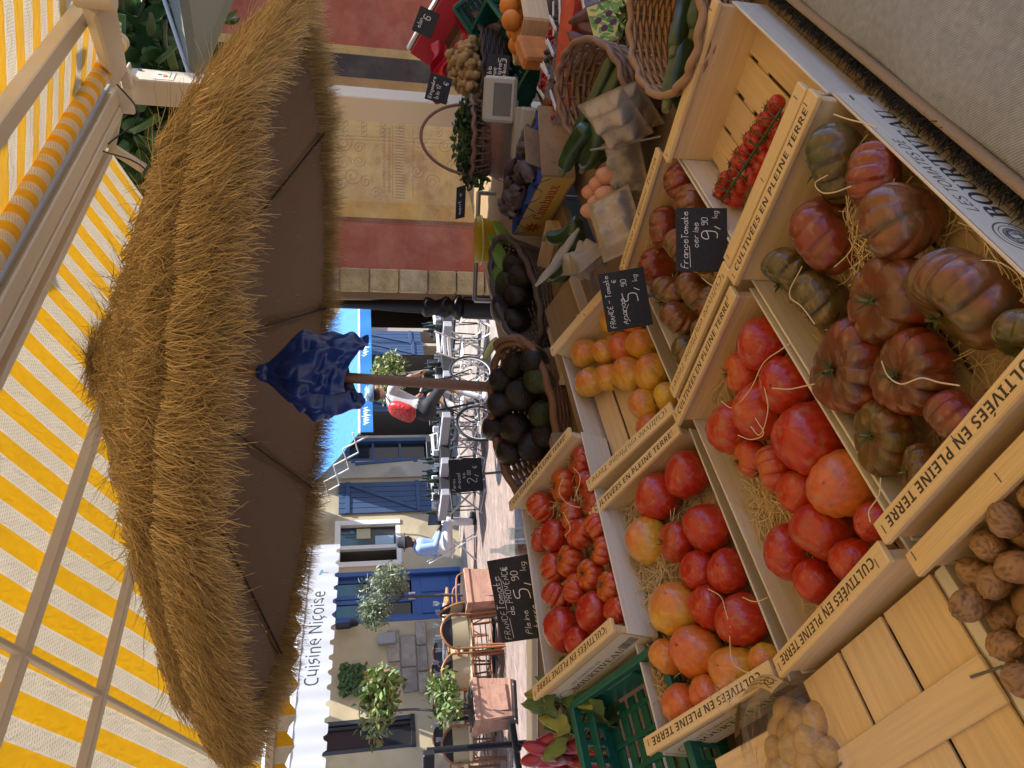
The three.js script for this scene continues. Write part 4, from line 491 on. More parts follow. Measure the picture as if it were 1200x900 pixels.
// ------------------------------------------------------------------ wood wool in the crates
const mStraw = mat([.74, .56, .30], .8);
function straw(C, n, spots, loose, label, seed) {
  const r = rng(seed), gs = [], { L, W } = C.dims, inv = C.matrixWorld.clone().invert(), o = V(0, EYE, 0).applyMatrix4(inv);
  const st = (p, len, hgt, rad) => { const a = r() * TAU, pts = []; let q = p.clone(), d = a; for (let k = 0; k < 5; k++) { pts.push(q.clone()); d += rr(-.9, .9, r); q = q.clone().add(V(Math.cos(d) * len / 4, rr(-.5, .5, r) * hgt, Math.sin(d) * len / 4)); q.y = Math.max(q.y, .013); q.x = clamp(q.x, -L / 2 + .025, L / 2 - .025); q.z = clamp(q.z, -W / 2 + .01, W / 2 - .01); } const g = tube(pts, rad, 10, 3); gs.push(g); };
  for (let i = 0; i < n; i++) st(V(rr(-L / 2 + .03, L / 2 - .03, r), rr(.013, .03, r), rr(-W / 2 + .015, W / 2 - .015, r)), rr(.04, .09, r), .012, rr(.0005, .0009, r));
  for (const [x, y, k, s] of spots) for (let i = 0; i < k; i++) { const w = at(x + rr(-s, s, r), y + rr(-s, s, r), 1).applyMatrix4(inv).sub(o), p = o.clone().addScaledVector(w, (rr(.03, .055, r) - o.y) / w.y); p.x = clamp(p.x, -L / 2 + .03, L / 2 - .03); p.z = clamp(p.z, -W / 2 + .012, W / 2 - .012); st(p, rr(.05, .1, r), .02, rr(.0006, .001, r)); }
  for (const pts of loose) { const q = pts.map(([x, y, hh]) => { const w = at(x, y, 1).applyMatrix4(inv).sub(o); return o.clone().addScaledVector(w, ((hh || .105) - o.y) / w.y); }); gs.push(tube(q, .0009, 24, 4)); }
  const m = solo('wood_wool', join(gs), mStraw, label, 'wood wool'); m.position.copy(C.position); m.quaternion.copy(C.quaternion); m.userData.kind = 'stuff';
}
straw(C1, 380, [[1010, 255, 170, 20], [1000, 290, 90, 14], [1190, 345, 80, 14]], [[[970, 205], [955, 215], [962, 225], [975, 226], [998, 218]], [[977, 134], [995, 140], [1015, 145], [1028, 150]], [[1033, 423], [1040, 440], [1055, 450], [1080, 443], [1100, 448], [1125, 452]], [[940, 312], [925, 345], [940, 360], [955, 380]]], 'curly wood wool strands under the brown beefsteak tomatoes', 31);
straw(C2, 400, [[850, 430, 80, 16], [895, 450, 60, 20], [905, 590, 120, 16], [940, 620, 60, 14]], [[[845, 470], [858, 478], [880, 455], [895, 425], [915, 410], [926, 402]], [[905, 455], [925, 456], [945, 452], [955, 450]], [[880, 500], [890, 510], [900, 480], [895, 450]], [[1032, 560], [1030, 580], [1018, 600], [1020, 612]], [[865, 510], [880, 515], [895, 508], [885, 490]]], 'curly wood wool strands under the red heart tomatoes', 32);
straw(C3, 900, [[770, 660, 300, 18], [760, 700, 260, 16], [745, 650, 120, 14], [790, 670, 160, 14], [775, 800, 80, 12], [750, 600, 120, 14]], [[[830, 690, .09], [845, 700, .1], [850, 715, .11], [856, 735, .1]], [[855, 745], [858, 775], [868, 785], [885, 790]], [[870, 700], [885, 705], [900, 700]]], 'thick bed of pale wood wool under the mixed tomatoes', 33);
straw(D1, 200, [[745, 285, 160, 12], [760, 300, 80, 12]], [[[822, 325], [835, 335], [848, 338]]], 'pale wood wool in the small crate of ribbed brown tomatoes', 34);
straw(D3, 120, [[680, 560, 60, 14], [665, 590, 60, 12]], [[[660, 600, .1], [668, 620, .1], [662, 628, .1]], [[675, 580, .1], [680, 560, .1], [672, 548, .1]], [[660, 560, .1], [655, 575, .1], [665, 590, .1], [680, 595, .1]]], 'loose wood wool strands among the ribbed red tomatoes', 35);
// ------------------------------------------------------------------ walnuts
{
  const mk = (seed) => { const r = rng(seed), k = r() * 30; const g = polar(30, 20, (t, f) => { const s = Math.sin(t), c = Math.cos(t), p = V(s * Math.cos(f), c, s * Math.sin(f)), seam = Math.exp(-Math.pow(p.z / .07, 2)), w = n3(V(p.x * 3.2 + k, p.y * 2.4 + 7, p.z * 3.2 + 3)), w2 = Math.abs(n3(V(p.x * 7 + k, p.y * 3 + 7, p.z * 7 + 3)) - .5); const m = .95 + .09 * (w - .5) - .28 * Math.max(0, .16 - w2) + .07 * seam; return V(p.x * m * .88, p.y * m * (1.12 + .08 * Math.sign(c) * c * c), p.z * m * .9); }); setColors(g, (p) => { const a = Math.abs(n3(V(p.x * 7 + k, p.y * 3 + 7, p.z * 7 + 3)) - .5), n = n3(V(p.x * 3 + k, p.y * 3, p.z * 3 + 8)), d = mix(.5, 1.12, sstep(.0, .14, a)) * (.8 + .4 * n); return [.33 * d, .185 * d, .078 * d]; }); return g; };
  const gs = [1, 2, 3, 4].map(mk), m = VC(.55, { bumpMap: rep(roughB, 2, 2), bumpScale: .001 }), r = rng(17), { L, W } = F1.dims, B = [];
  for (let ly = 0; ly < 3; ly++) for (let i = 0; i < 12; i++) for (let j = 0; j < 7; j++) { if (ly < 2 && i > 0 && false) continue; const rad = rr(.0175, .0205, r); B.push({ rad, p: V(-L / 2 + .035 + i * .0375 + rr(-.006, .006, r), .032 + ly * .031, -W / 2 + .028 + j * .0405 + (i & 1) * .012 + rr(-.006, .006, r)), ly }); }
  for (let it = 0; it < 40; it++) { for (let i = 0; i < B.length; i++) for (let j = i + 1; j < B.length; j++) { const a = B[i], b = B[j]; if (Math.abs(a.p.x - b.p.x) > .05 || Math.abs(a.p.z - b.p.z) > .05) continue; const d = b.p.clone().sub(a.p), l = d.length() || 1e-4, mm = (a.rad + b.rad) * .95; if (l < mm) { d.multiplyScalar((mm - l) / l * .5); a.p.sub(d); b.p.add(d); } } for (const b of B) { b.p.x = clamp(b.p.x, -L / 2 + .04, L / 2 - .04); b.p.z = clamp(b.p.z, -W / 2 + .027, W / 2 - .027); b.p.y = Math.max(b.p.y - .001, .029); } }
  for (const b of B) { if (b.p.x < -.08 || b.p.y < .05) continue; const w = solo('walnut', pick(gs, r), m, 'brown wrinkled walnut in shell in the crate beside the upturned crate', 'walnut', 'walnuts in the crate'); w.position.copy(b.p.clone().applyMatrix4(F1.matrixWorld)); w.scale.setScalar(b.rad); w.rotation.set(r() * 6, r() * 6, r() * 6); }
  // nuts below, seen only through the gaps
  const low = []; for (const b of B) { if (b.p.x >= -.08 && b.p.y >= .05) continue; if (b.p.x < -.14) continue; const g = gs[0].clone(); g.scale(b.rad, b.rad, b.rad); g.rotateX(r() * 6); g.rotateY(r() * 6); g.translate(b.p.x, b.p.y, b.p.z); low.push(g); }
  const lw = shade(new THREE.Mesh(mergeGeometries(low), m)); lw.name = 'walnut_heap'; tag(lw, 'lower layer of walnuts filling the crate under the top ones', 'walnuts'); lw.userData.kind = 'stuff'; lw.position.copy(F1.position); lw.quaternion.copy(F1.quaternion); scene.add(lw);
}
// ------------------------------------------------------------------ thatched parasol
{
  const n = V(.066, 1, -.049).normalize(), C = V(.035, EYE + .239, -2.581), len = 1.99, R = 1.15, p0 = 27.53 * Math.PI / 180, AP = .50;
  const pa = thing('thatched_parasol', 'large straw thatched parasol with brown lining on a wooden pole over the stall', 'parasol', C.clone().addScaledVector(n, -len));
  const ex = n.clone().cross(V(0, 0, 1)).normalize(), ez = ex.clone().cross(n); pa.quaternion.setFromRotationMatrix(new THREE.Matrix4().makeBasis(ex, n, ez));
  const vtx = (k, rho = 1) => V(R * rho * Math.cos(p0 + k * Math.PI / 4), len + (1 - rho) * AP, -R * rho * Math.sin(p0 + k * Math.PI / 4));
  const apex = V(0, len + AP, 0);
  const mF = mat([.25, .175, .13], .85, { bumpMap: rep(wrinkB, 2, 2), bumpScale: .006, side: THREE.DoubleSide });
  for (let k = 0; k < 8; k++) { const a = vtx(k), b = vtx(k + 1); add('lining_panel', sheet(14, 14, (u, v) => a.clone().lerp(b, u).lerp(apex, v).add(V(0, -.035 * Math.sin(Math.PI * u) * Math.sin(Math.PI * Math.min(1, v * 1.3 + .1)) * (1 - v) - .004 * Math.sin(u * 30 + v * 20 + k), 0)), (u, v) => [u * (1 - v), v]), mF, pa); const rb = add('rib', rod(a.clone().lerp(apex, .01).add(V(0, -.016, 0)), apex.clone().add(V(0, -.03, 0)), .004, .006, 6), mat([.07, .045, .03], .7), pa); add('strut', rod(a.clone().lerp(apex, .78).add(V(0, -.02, 0)), V(0, len + .26, 0), .005, .005, 6), mat([.07, .045, .03], .7), rb); }
  add('pole', rod(V(0, 0, 0), V(0, len + AP - .03, 0), .019, .018, 16), mat([.30, .145, .07], .5, { map: rep(grainT, 1, 6) }), pa); add('hub', mv(lathe([[.019, -.05], [.04, -.04], [.045, .03], [.02, .05]], 16), 0, len + .26, 0), mat([.05, .035, .025], .6), pa);
  add('foot', lathe([[.0, .0], [.26, 0], [.26, .06], [.06, .1], [.03, .16], [.021, .16]], 24), mBlackMetal, pa);
  // strands
  const strand = (c, s) => { const N = 4, g = new THREE.BufferGeometry(), pos = [], idx = []; for (let i = 0; i <= N; i++) { const t = i / N, w = .0105 * (1 - .65 * t), x = c * t * t + s * Math.sin(t * 5) * .03, z = s * .12 * t * t; for (let k = 0; k < 3; k++) { const a = k / 3 * TAU; pos.push(x + Math.cos(a) * w, t, z + Math.sin(a) * w); } } for (let i = 0; i < N; i++) for (let k = 0; k < 3; k++) { const a = i * 3 + k, b = i * 3 + (k + 1) % 3; idx.push(a, a + 3, b, b, a + 3, b + 3); } g.setAttribute('position', new THREE.Float32BufferAttribute(pos, 3)); g.setIndex(idx); g.computeVertexNormals(); return g; };
  const geos = [strand(.16, 1.2), strand(-.26, -1.6), strand(.42, 1.5), strand(-.06, -.8)], r = rng(4242), lists = [[], [], [], []];
  const roct = (f) => { const a = (((f - p0) % (Math.PI / 4)) + Math.PI / 4) % (Math.PI / 4) - Math.PI / 8; return R * Math.cos(Math.PI / 8) / Math.cos(a); };
  const put = (rho, f, lift, sig, l, tang) => { const rad = roct(f) * rho, p = V(rad * Math.cos(f), len + (1 - rho) * AP + lift, -rad * Math.sin(f)); const dir = V(Math.cos(f), 0, -Math.sin(f)), tn = V(-Math.sin(f), 0, -Math.cos(f)); const d = dir.multiplyScalar(Math.cos(sig)).add(V(0, -Math.sin(sig), 0)).addScaledVector(tn, tang).normalize(); lists[Math.floor(r() * 4)].push([p, d, l]); };
  const D = Math.PI / 180, clump = (f) => .5 + .5 * Math.sin(f * 23 + 2 * Math.sin(f * 7));
  const tier = (n2, r0, r1, l0, l1, lift, sig) => { for (let i = 0; i < n2; i++) { const f = r() * TAU, k = r(); put(mix(r0, r1, k), f, lift * (.3 + .9 * r()) + .012 * clump(f), (sig + rr(-15, sig < 40 ? 4 : 14, r)) * D, rr(l0, l1, r), rr(-.42, .42, r) + .2 * Math.sin(f * 31 + r0 * 20)); } };
  const skirt = (n2, r0, r1, l0, l1, li0, li1, sig, ds, jit) => { for (let i = 0; i < n2; i++) { const f = r() * TAU; put(mix(r0, r1, r()), f, rr(li0, li1, r) + .010 * clump(f + r0 * 9), (sig + rr(-ds, ds, r)) * D, rr(l0, l1, r), rr(-jit, jit, r) + .10 * Math.sin(f * 37 + r0 * 20)); } };
  skirt(30000, .965, 1.0, .085, .125, .025, .07, 57, 9, .18); skirt(9000, .975, 1.01, .085, .12, .0, .03, 72, 9, .14);                 // trimmed lower fringe
  for (const [rho, n2] of [[.865, 14000], [.745, 12000], [.62, 10500], [.495, 8500], [.37, 6500], [.25, 4600], [.12, 2600]]) { skirt(n2, rho, rho + .04, .075, .125, .065, .12, 52, 17, .45); skirt(Math.round(n2 * .4), rho - .09, rho + .02, .08, .12, .02, .045, 22, 5, .3); }
  skirt(1600, .0, .06, .08, .12, .09, .13, 25, 25, .8);
  for (let i = 0; i < 1400; i++) { const f = r() * TAU; put(rr(.1, .95, r), f, .09 + r() * .04, rr(-25, 10, r) * D, rr(.05, .11, r), rr(-1.2, 1.2, r)); }
  const mT = mat([1, 1, 1], .72), m4 = new THREE.Matrix4(), q = new THREE.Quaternion(), q2 = new THREE.Quaternion(), col = new THREE.Color();
  geos.forEach((g, gi) => { const im = new THREE.InstancedMesh(g, mT, lists[gi].length); lists[gi].forEach(([p, d, l], i) => { q.setFromUnitVectors(V(0, 1, 0), d).multiply(q2.setFromAxisAngle(V(0, 1, 0), r() * TAU)); m4.compose(p, q, V(l, l, l)); im.setMatrixAt(i, m4); const k = rr(.45, 1.2, r), w = r(); col.setRGB(mix(.75, .55, w) * k, mix(.53, .37, w) * k, mix(.23, .13, w) * k); im.setColorAt(i, col); }); im.name = 'thatch'; im.userData.kind = 'stuff'; shade(im); pa.add(im); });
  // dark blue bag bundled round the pole
  const bag = thing('plastic_bag', 'dark blue plastic bag bundled round the parasol pole', 'bag', pa.position.clone().addScaledVector(n, len + .055)); bag.quaternion.copy(pa.quaternion);
  const mB = mat([.014, .045, .21], .36, { physical: true, side: THREE.DoubleSide, clearcoat: .2, bumpMap: rep(wrinkB, 1, 1), bumpScale: .004 });
  add('bag_body', sheet(120, 60, (u, v) => { const f = u * TAU, fold = Math.sin(f * 4 + 1.1 * Math.sin(f * 2) + v * 2) * .4 + Math.sin(f * 9 - v * 5) * .25 + Math.sin(v * 17 + f * 3) * .12; let rad = mix(.022, .118, sstep(0, .45, v)) * (1 - .16 * sstep(.75, 1, v)) * (1 + fold * .26 * (.25 + .5 * v)); const cr = Math.abs(n3(V(Math.cos(f) * 2.2 + 20, v * 3 + 5, Math.sin(f) * 2.2 + 20)) - .5) + .5 * Math.abs(n3(V(Math.cos(f) * 5 + 40, v * 7 + 5, Math.sin(f) * 5 + 40)) - .5); rad *= .86 + .75 * cr; return V(Math.cos(f) * rad * 1.05 + .02 * v, .03 - v * .32 - .035 * Math.sin(f * 2 + 1) * sstep(.5, 1, v), Math.sin(f) * rad * .75); }), mB, bag);
  add('knot', mv(new THREE.IcosahedronGeometry(.03, 1), 0, .02, 0), mB, bag);
}
// ------------------------------------------------------------------ builders for the other produce
function sweep(pts, rf, seg, n, wob = null) { const c = new THREE.CatmullRomCurve3(pts), g = new THREE.TubeGeometry(c, seg, 1, n, false), p = g.attributes.position, v = V(0, 0, 0); for (let i = 0; i <= seg; i++) { const o = c.getPointAt(i / seg); for (let k = 0; k <= n; k++) { const j = i * (n + 1) + k; v.fromBufferAttribute(p, j).sub(o); const rad = rf(i / seg) * (wob ? 1 + wob(i / seg, k / n * TAU) : 1); v.multiplyScalar(rad).add(o); p.setXYZ(j, v.x, v.y, v.z); } } g.computeVertexNormals(); return g; }
function zucGeo(L, r0, bend, seed) { const r = rng(seed), end = (t) => Math.sqrt(clamp(1 - Math.pow(Math.abs(2 * t - 1), 9))); const g = sweep([V(-L / 2, 0, 0), V(-L / 4, 0, bend * .7), V(0, 0, bend), V(L / 4, 0, bend * .7), V(L / 2, 0, 0)], (t) => r0 * end(t) * (.82 + .22 * t) + 1e-4, 28, 16, (t, f) => .03 * Math.cos(f * 6)); return setColors(g, (p) => { const n = n3(V(p.x * 60 + seed, p.y * 160 + 4, p.z * 160)), m = .65 + .6 * n; void r; return [.028 * m, .062 * m, .018 * m]; }); }
const mVeg = VC(.32, { physical: true, clearcoat: .2, clearcoatRoughness: .3 }), mVegMatt = VC(.6);
const zucG = [zucGeo(.24, .022, .02, 3), zucGeo(.21, .024, -.015, 9), zucGeo(.26, .02, .012, 14)];
function lie(o, p, dir, roll = 0) { const X = dir.clone().normalize(), Y = V(0, 1, 0).addScaledVector(X, -X.y).normalize(), Z = X.clone().cross(Y); o.position.copy(p); o.quaternion.setFromRotationMatrix(new THREE.Matrix4().makeBasis(X, Y, Z)).multiply(new THREE.Quaternion().setFromAxisAngle(V(1, 0, 0), roll)); return o; }
function zucchini(a, b, d1, d2, label, group, k = 0, thick = 1) { const p = at(a[0], a[1], d1), q = at(b[0], b[1], d2), dir = q.clone().sub(p), o = thing('courgette', label, 'courgette', null, 0, group); lie(o, p.clone().add(q).multiplyScalar(.5), dir); const f = add('fruit', zucG[k % 3], mVeg, o); const s = dir.length() / [.24, .21, .26][k % 3]; f.scale.set(s, thick, thick); const st = add('stalk', new THREE.CylinderGeometry(.008, .011, .02, 6).rotateZ(Math.PI / 2), mStem, o); st.position.x = -dir.length() / 2 - .006; return o; }
// woven basket; origin at the base centre
function basket(o) {
  const { rx, rz, h, rows = 12, col = [.20, .105, .055], flare = .8, open = 0 } = o, b = thing('wicker_basket', o.label, 'basket', o.pos, o.turn || 0);
  const m = mat(col, .65, { bumpMap: rep(roughB, 8, 2), bumpScale: .001 }), n = o.stakes || 22, gs = [], pr = (v) => flare + (1 - flare) * Math.pow(v, .7);
  for (let i = 0; i <= rows; i++) { const v = i / rows, pts = []; for (let k = 0; k < 66; k++) { const f = k / 66 * TAU, w = 1 + .03 * Math.sin(f * n / 2 + Math.PI * (i & 1)); const lift = open * (.5 + .5 * Math.cos(f)) * v; pts.push(V(Math.cos(f) * rx * pr(v) * w, .012 + v * (h - .02) + lift, Math.sin(f) * rz * pr(v) * w)); } gs.push(tube(pts, o.strand || h / rows * .55, 90, 4, true)); }
  add('woven_wall', join(gs), m, b); const ss = []; for (let k = 0; k < n; k++) { const f = (k + .5) / n * TAU, pts = [0, .5, 1].map((v) => V(Math.cos(f) * rx * pr(v), .005 + v * (h - .01) + open * (.5 + .5 * Math.cos(f)) * v, Math.sin(f) * rz * pr(v))); ss.push(tube(pts, .0035, 6, 5)); } add('stakes', join(ss), m, b);
  const rim = []; for (let k = 0; k < 48; k++) { const f = k / 48 * TAU; rim.push(V(Math.cos(f) * rx * 1.02, h + open * (.5 + .5 * Math.cos(f)) + .004 * Math.sin(f * 16), Math.sin(f) * rz * 1.02)); } add('rim', tube(rim, o.rimR || .009, 96, 6, true), m, b);
  add('bottom', mv(new THREE.CylinderGeometry(1, 1, .008, 28).scale(rx * flare, 1, rz * flare), 0, .006, 0), m, b);
  return { b, m };
}
const avoG = [5, 8].map((s) => { const g = polar(26, 20, (t, f) => { const c = Math.cos(t), k = 1 - .30 * sstep(-.2, 1, c), b = 1 + .02 * (n3(V(Math.cos(f) * 9 + 20, c * 9 + s, Math.sin(f) * 9 + 20)) - .5); return V(Math.sin(t) * Math.cos(f) * k * b, c * 1.28, Math.sin(t) * Math.sin(f) * k * b); }); return setColors(g, (p) => { const n = n3(V(p.x * 5 + s, p.y * 5 + 3, p.z * 5)), m = .6 + .7 * n; return s === 5 ? [.030 * m, .021 * m, .014 * m] : [.045 * m, .058 * m, .015 * m]; }); });
const mAvo = VC(.3, { bumpMap: rep(roughB, 5, 5), bumpScale: .003 });
function avocado(x, y, d, px, k, label, group) { const o = solo('avocado', avoG[k], mAvo, label, 'avocado', group), r = rng(x * 7 + y); o.position.copy(at(x, y, d)); const s = px / 2 * d / FOCAL; o.scale.setScalar(s * .9); o.rotation.set(rr(.6, 2.2, r), rr(0, 6, r), rr(-.6, .6, r)); return o; }
// avocado baskets
const onPlane = (x, y, P, n) => { const r = ray(x, y), o = V(0, EYE, 0); return o.clone().addScaledVector(r, P.clone().sub(o).dot(n) / r.dot(n)); };
function tiltBasket(o, c, yaw, tilt) { o.b.quaternion.setFromEuler(new THREE.Euler(0, yaw, 0)).premultiply(new THREE.Quaternion().setFromAxisAngle(V(1, 0, 0), tilt)); const up = V(0, 1, 0).applyQuaternion(o.b.quaternion); o.b.position.copy(c).addScaledVector(up, -o.h); return up; }
{
  const c2 = at(612, 490, 2.25), B2 = basket({ rx: .25, rz: .14, h: .15, rows: 13, col: [.25, .125, .06], flare: .72, pos: c2, label: 'brown wicker basket of avocados with a loop handle beside the yellow tomatoes', rimR: .013 }); B2.h = .15; const n2 = tiltBasket(B2, c2, .22, .5);
  for (const s of [-1, 1]) { const pts = [V(s * .215, .14, -.05), V(s * .24, .175, -.05), V(s * .25, .19, 0), V(s * .24, .175, .05), V(s * .215, .14, .05)]; for (const k of [0, 1]) add('handle', tube(pts.map((p) => p.clone().add(V(-.016 * s * k, -.012 * k, 0))), .009, 24, 7), B2.m, B2.b); }
  const P2 = c2.clone().addScaledVector(n2, -.012), g2 = 'avocados in the brown basket', l2 = (k) => k ? 'green skinned avocado among dark ones in the brown wicker basket' : 'dark ripe avocado in the brown wicker basket';
  for (const [x, y, px, k] of [[626, 424, 46, 0], [604, 428, 40, 0], [588, 446, 40, 0], [633, 446, 46, 1], [611, 462, 52, 0], [636, 486, 46, 1], [588, 474, 42, 0], [580, 502, 40, 0], [605, 503, 50, 0], [624, 524, 48, 0], [597, 530, 42, 0], [638, 510, 40, 0]]) { const q = onPlane(x, y, P2, n2); avocado(x, y, q.sub(V(0, EYE, 0)).length() / ray(x, y).length(), px * .86, k, l2(k), g2 + (k ? ', green' : ', dark')); }
  const c1 = at(603, 342, 2.5), B1 = basket({ rx: .235, rz: .115, h: .15, rows: 17, col: [.11, .085, .07], flare: .8, pos: c1, label: 'dark grey brown wicker basket with a few avocados beside the lamp post', rimR: .011 }); B1.h = .15; const n1 = tiltBasket(B1, c1, .62, .32), P1 = c1.clone().addScaledVector(n1, -.05);
  for (const [x, y, px, k] of [[605, 310, 36, 0], [598, 332, 42, 1], [608, 345, 40, 0], [592, 362, 42, 0], [605, 378, 42, 0], [590, 345, 36, 0], [612, 325, 38, 0]]) { const q = onPlane(x, y, P1, n1); avocado(x, y, q.sub(V(0, EYE, 0)).length() / ray(x, y).length(), px, k, k ? 'green skinned avocado in the dark wicker basket' : 'dark ripe avocado in the dark wicker basket', 'avocados in the dark basket' + k); }
  const cut = thing('cut_avocado', 'cut pale green avocado piece at the end of the dark basket', 'avocado', at(575, 408, 2.3)); add('flesh', polar(16, 10, (t, f) => V(Math.sin(t) * Math.cos(f) * .014, Math.cos(t) * .045, Math.sin(t) * Math.sin(f) * .008)), mat([.55, .52, .18], .5), cut); cut.rotation.set(.5, 0, .9); add('skin', polar(16, 10, (t, f) => V(Math.sin(t) * Math.cos(f) * .0145, Math.cos(t) * .046, Math.min(0, Math.sin(t) * Math.sin(f) * .011) - .0015)), mat([.05, .06, .02], .5), cut);
}
// egg cartons and eggs
const mPulp = mat([.36, .31, .25], .95, { map: rep(speckT, 3, 3), bumpMap: rep(roughB, 5, 5), bumpScale: .002 }), mPulp2 = mat([.46, .38, .28], .95, { map: rep(speckT, 3, 3), bumpMap: rep(roughB, 5, 5), bumpScale: .002 });
function shell(a, b, hgt, nb) { // pulp tray: tapering rounded box, one dome per egg, flange round the rim
  return sheet(48, 32, (u, v) => { const x = (u - .5) * 2, z = (v - .5) * 2, e = Math.min(1 - Math.abs(x), (1 - Math.abs(z)) * b / a), wall = sstep(.06, .30, e), dome = .5 + .5 * Math.cos(x * nb * Math.PI + (nb % 2 ? Math.PI : 0) + Math.PI), dz = .5 - .5 * Math.cos(z * 2 * Math.PI); return V(x * a * (1 - .02 * wall), hgt * wall * (.55 + .45 * (1 - dome) * (.35 + .65 * dz)), z * b); }, (u, v) => [u * a * 2, v * b * 2]);
}
function carton(x, y, d, label, eu, m = mPulp, s = 1, hgt = .045) { const o = thing('egg_carton', label, 'egg carton', at(x, y, d), 0, 'egg cartons'); o.rotation.set(...eu, 'YXZ'); add('lid', shell(.076 * s, .052 * s, hgt * s, 3), m, o); const bt = shell(.074 * s, .05 * s, -.038 * s, 3); add('tray', bt, m, o); return o; }
{
  carton(722, 140, 1.55, 'pale egg carton lid standing on end beside the courgettes', [.75, .25, 1.35], mPulp2, 1.0, .05);
  carton(742, 128, 1.57, 'grey egg carton behind the standing pale lid', [.7, .15, 1.2], mPulp, .85); carton(735, 200, 1.66, 'grey egg carton lying behind the wire handle', [.6, .1, .3], mPulp, .9);
  carton(722, 262, 1.62, 'large pale egg carton leaning below the open eggs', [.8, .5, .2], mPulp2, 1.0); carton(686, 306, 1.78, 'narrow grey egg carton standing on its long edge by the courgettes', [.85, 1.5, .05], mPulp, 1.0);
  const o = thing('open_egg_tray', 'open grey carton of six brown eggs', 'egg carton', at(708, 228, 1.72)); o.rotation.set(.12, Q45 + Math.PI / 2 - .62, .05, 'YXZ'); const tr = shell(.076, .052, -.042, 3); add('tray', tr, mPulp, o);
  const eggG = polar(20, 16, (t, f) => { const c = Math.cos(t), k = 1 - .12 * c; return V(Math.sin(t) * Math.cos(f) * k * .0215, c * .029, Math.sin(t) * Math.sin(f) * k * .0215); });
  o.updateMatrixWorld(true); for (let i = 0; i < 3; i++) for (const s of [-1, 1]) { const e = solo('egg', eggG, mat([.62, .30, .17], .5, { bumpMap: rep(roughB, 3, 3), bumpScale: .0005 }), 'brown hen egg standing in the open grey carton', 'egg', 'eggs in the open carton'); e.position.copy(V((i - 1) * .046, .012, s * .024).applyMatrix4(o.matrixWorld)); e.rotation.set(rr(-.15, .15), i, rr(-.15, .15)); }
  const wire = thing('wire_handle', 'thin metal wire handle across the egg cartons', 'wire handle', V(0, 0, 0)); add('wire', tube([at(692, 176, 1.62), at(725, 170, 1.55), at(775, 160, 1.45)], .0025, 20, 6), mat([.35, .34, .32], .3, { metalness: .9 }), wire);
  const kn = thing('plastic_wrap', 'rolled strip of clear plastic beside the dark courgettes', 'plastic strip', V(0, 0, 0)); add('strip', sweep([at(628, 335, 1.95), at(650, 310, 1.9), at(678, 268, 1.82)], (t) => .012 * Math.sqrt(Math.sin(Math.PI * clamp(t, .04, .96))), 20, 7, (t, f) => .3 * Math.sin(f * 3 + t * 9)), mat([.7, .7, .66], .25, { physical: true, transmission: .55, thickness: 0 }), kn);
}
// courgettes
{
  const r1 = at(705, 112, 1.9); const B = basket({ rx: .17, rz: .115, h: .10, rows: 10, col: [.24, .135, .08], flare: .8, pos: onY(752, 116, .976), turn: .95, label: 'reddish brown wicker basket of dark courgettes', open: .07, rimR: .008 }); void B; void r1;
  const g = 'courgettes in the reddish basket', l = 'dark green courgette in the reddish wicker basket';
  for (const [a, b, k, t] of [[[682, 152], [735, 72], 0, 1], [[690, 168], [745, 92], 1, 1.1], [[672, 162], [722, 62], 2, .9], [[684, 196], [706, 140], 0, 1.1], [[660, 200], [690, 148], 1, 1], [[700, 190], [740, 120], 2, 1]]) zucchini(a, b, 1.78, 1.68, l, g, k, t);
  const A = basket({ rx: .19, rz: .125, h: .11, rows: 14, col: [.36, .21, .10], flare: .86, pos: onY(838, 26, .976), turn: .78, label: 'light woven basket of courgettes behind the cherry tomato crate', rimR: .008 }); void A;
  const g2 = 'courgettes in the light woven basket', l2 = 'long green courgette in the light woven basket'; for (const [a, b, k, t] of [[[782, 122], [806, 24], 0, 1.1], [[800, 130], [822, 30], 1, 1], [[790, 60], [806, -8], 2, 1.0], [[812, 40], [830, -30], 0, 1.2]]) zucchini(a, b, 1.36, 1.42, l2, g2, k, t);
  const g3 = 'dark courgettes beside the egg cartons', l3 = 'very dark courgette lying beside the upright egg carton'; for (const [a, b, k, t] of [[[642, 278], [682, 258], 0, 1.2], [[655, 330], [680, 272], 1, 1.4], [[645, 325], [672, 300], 2, 1.1], [[658, 300], [680, 268], 0, 1.1]]) zucchini(a, b, 2.0, 1.92, l3, g3, k, t);
}
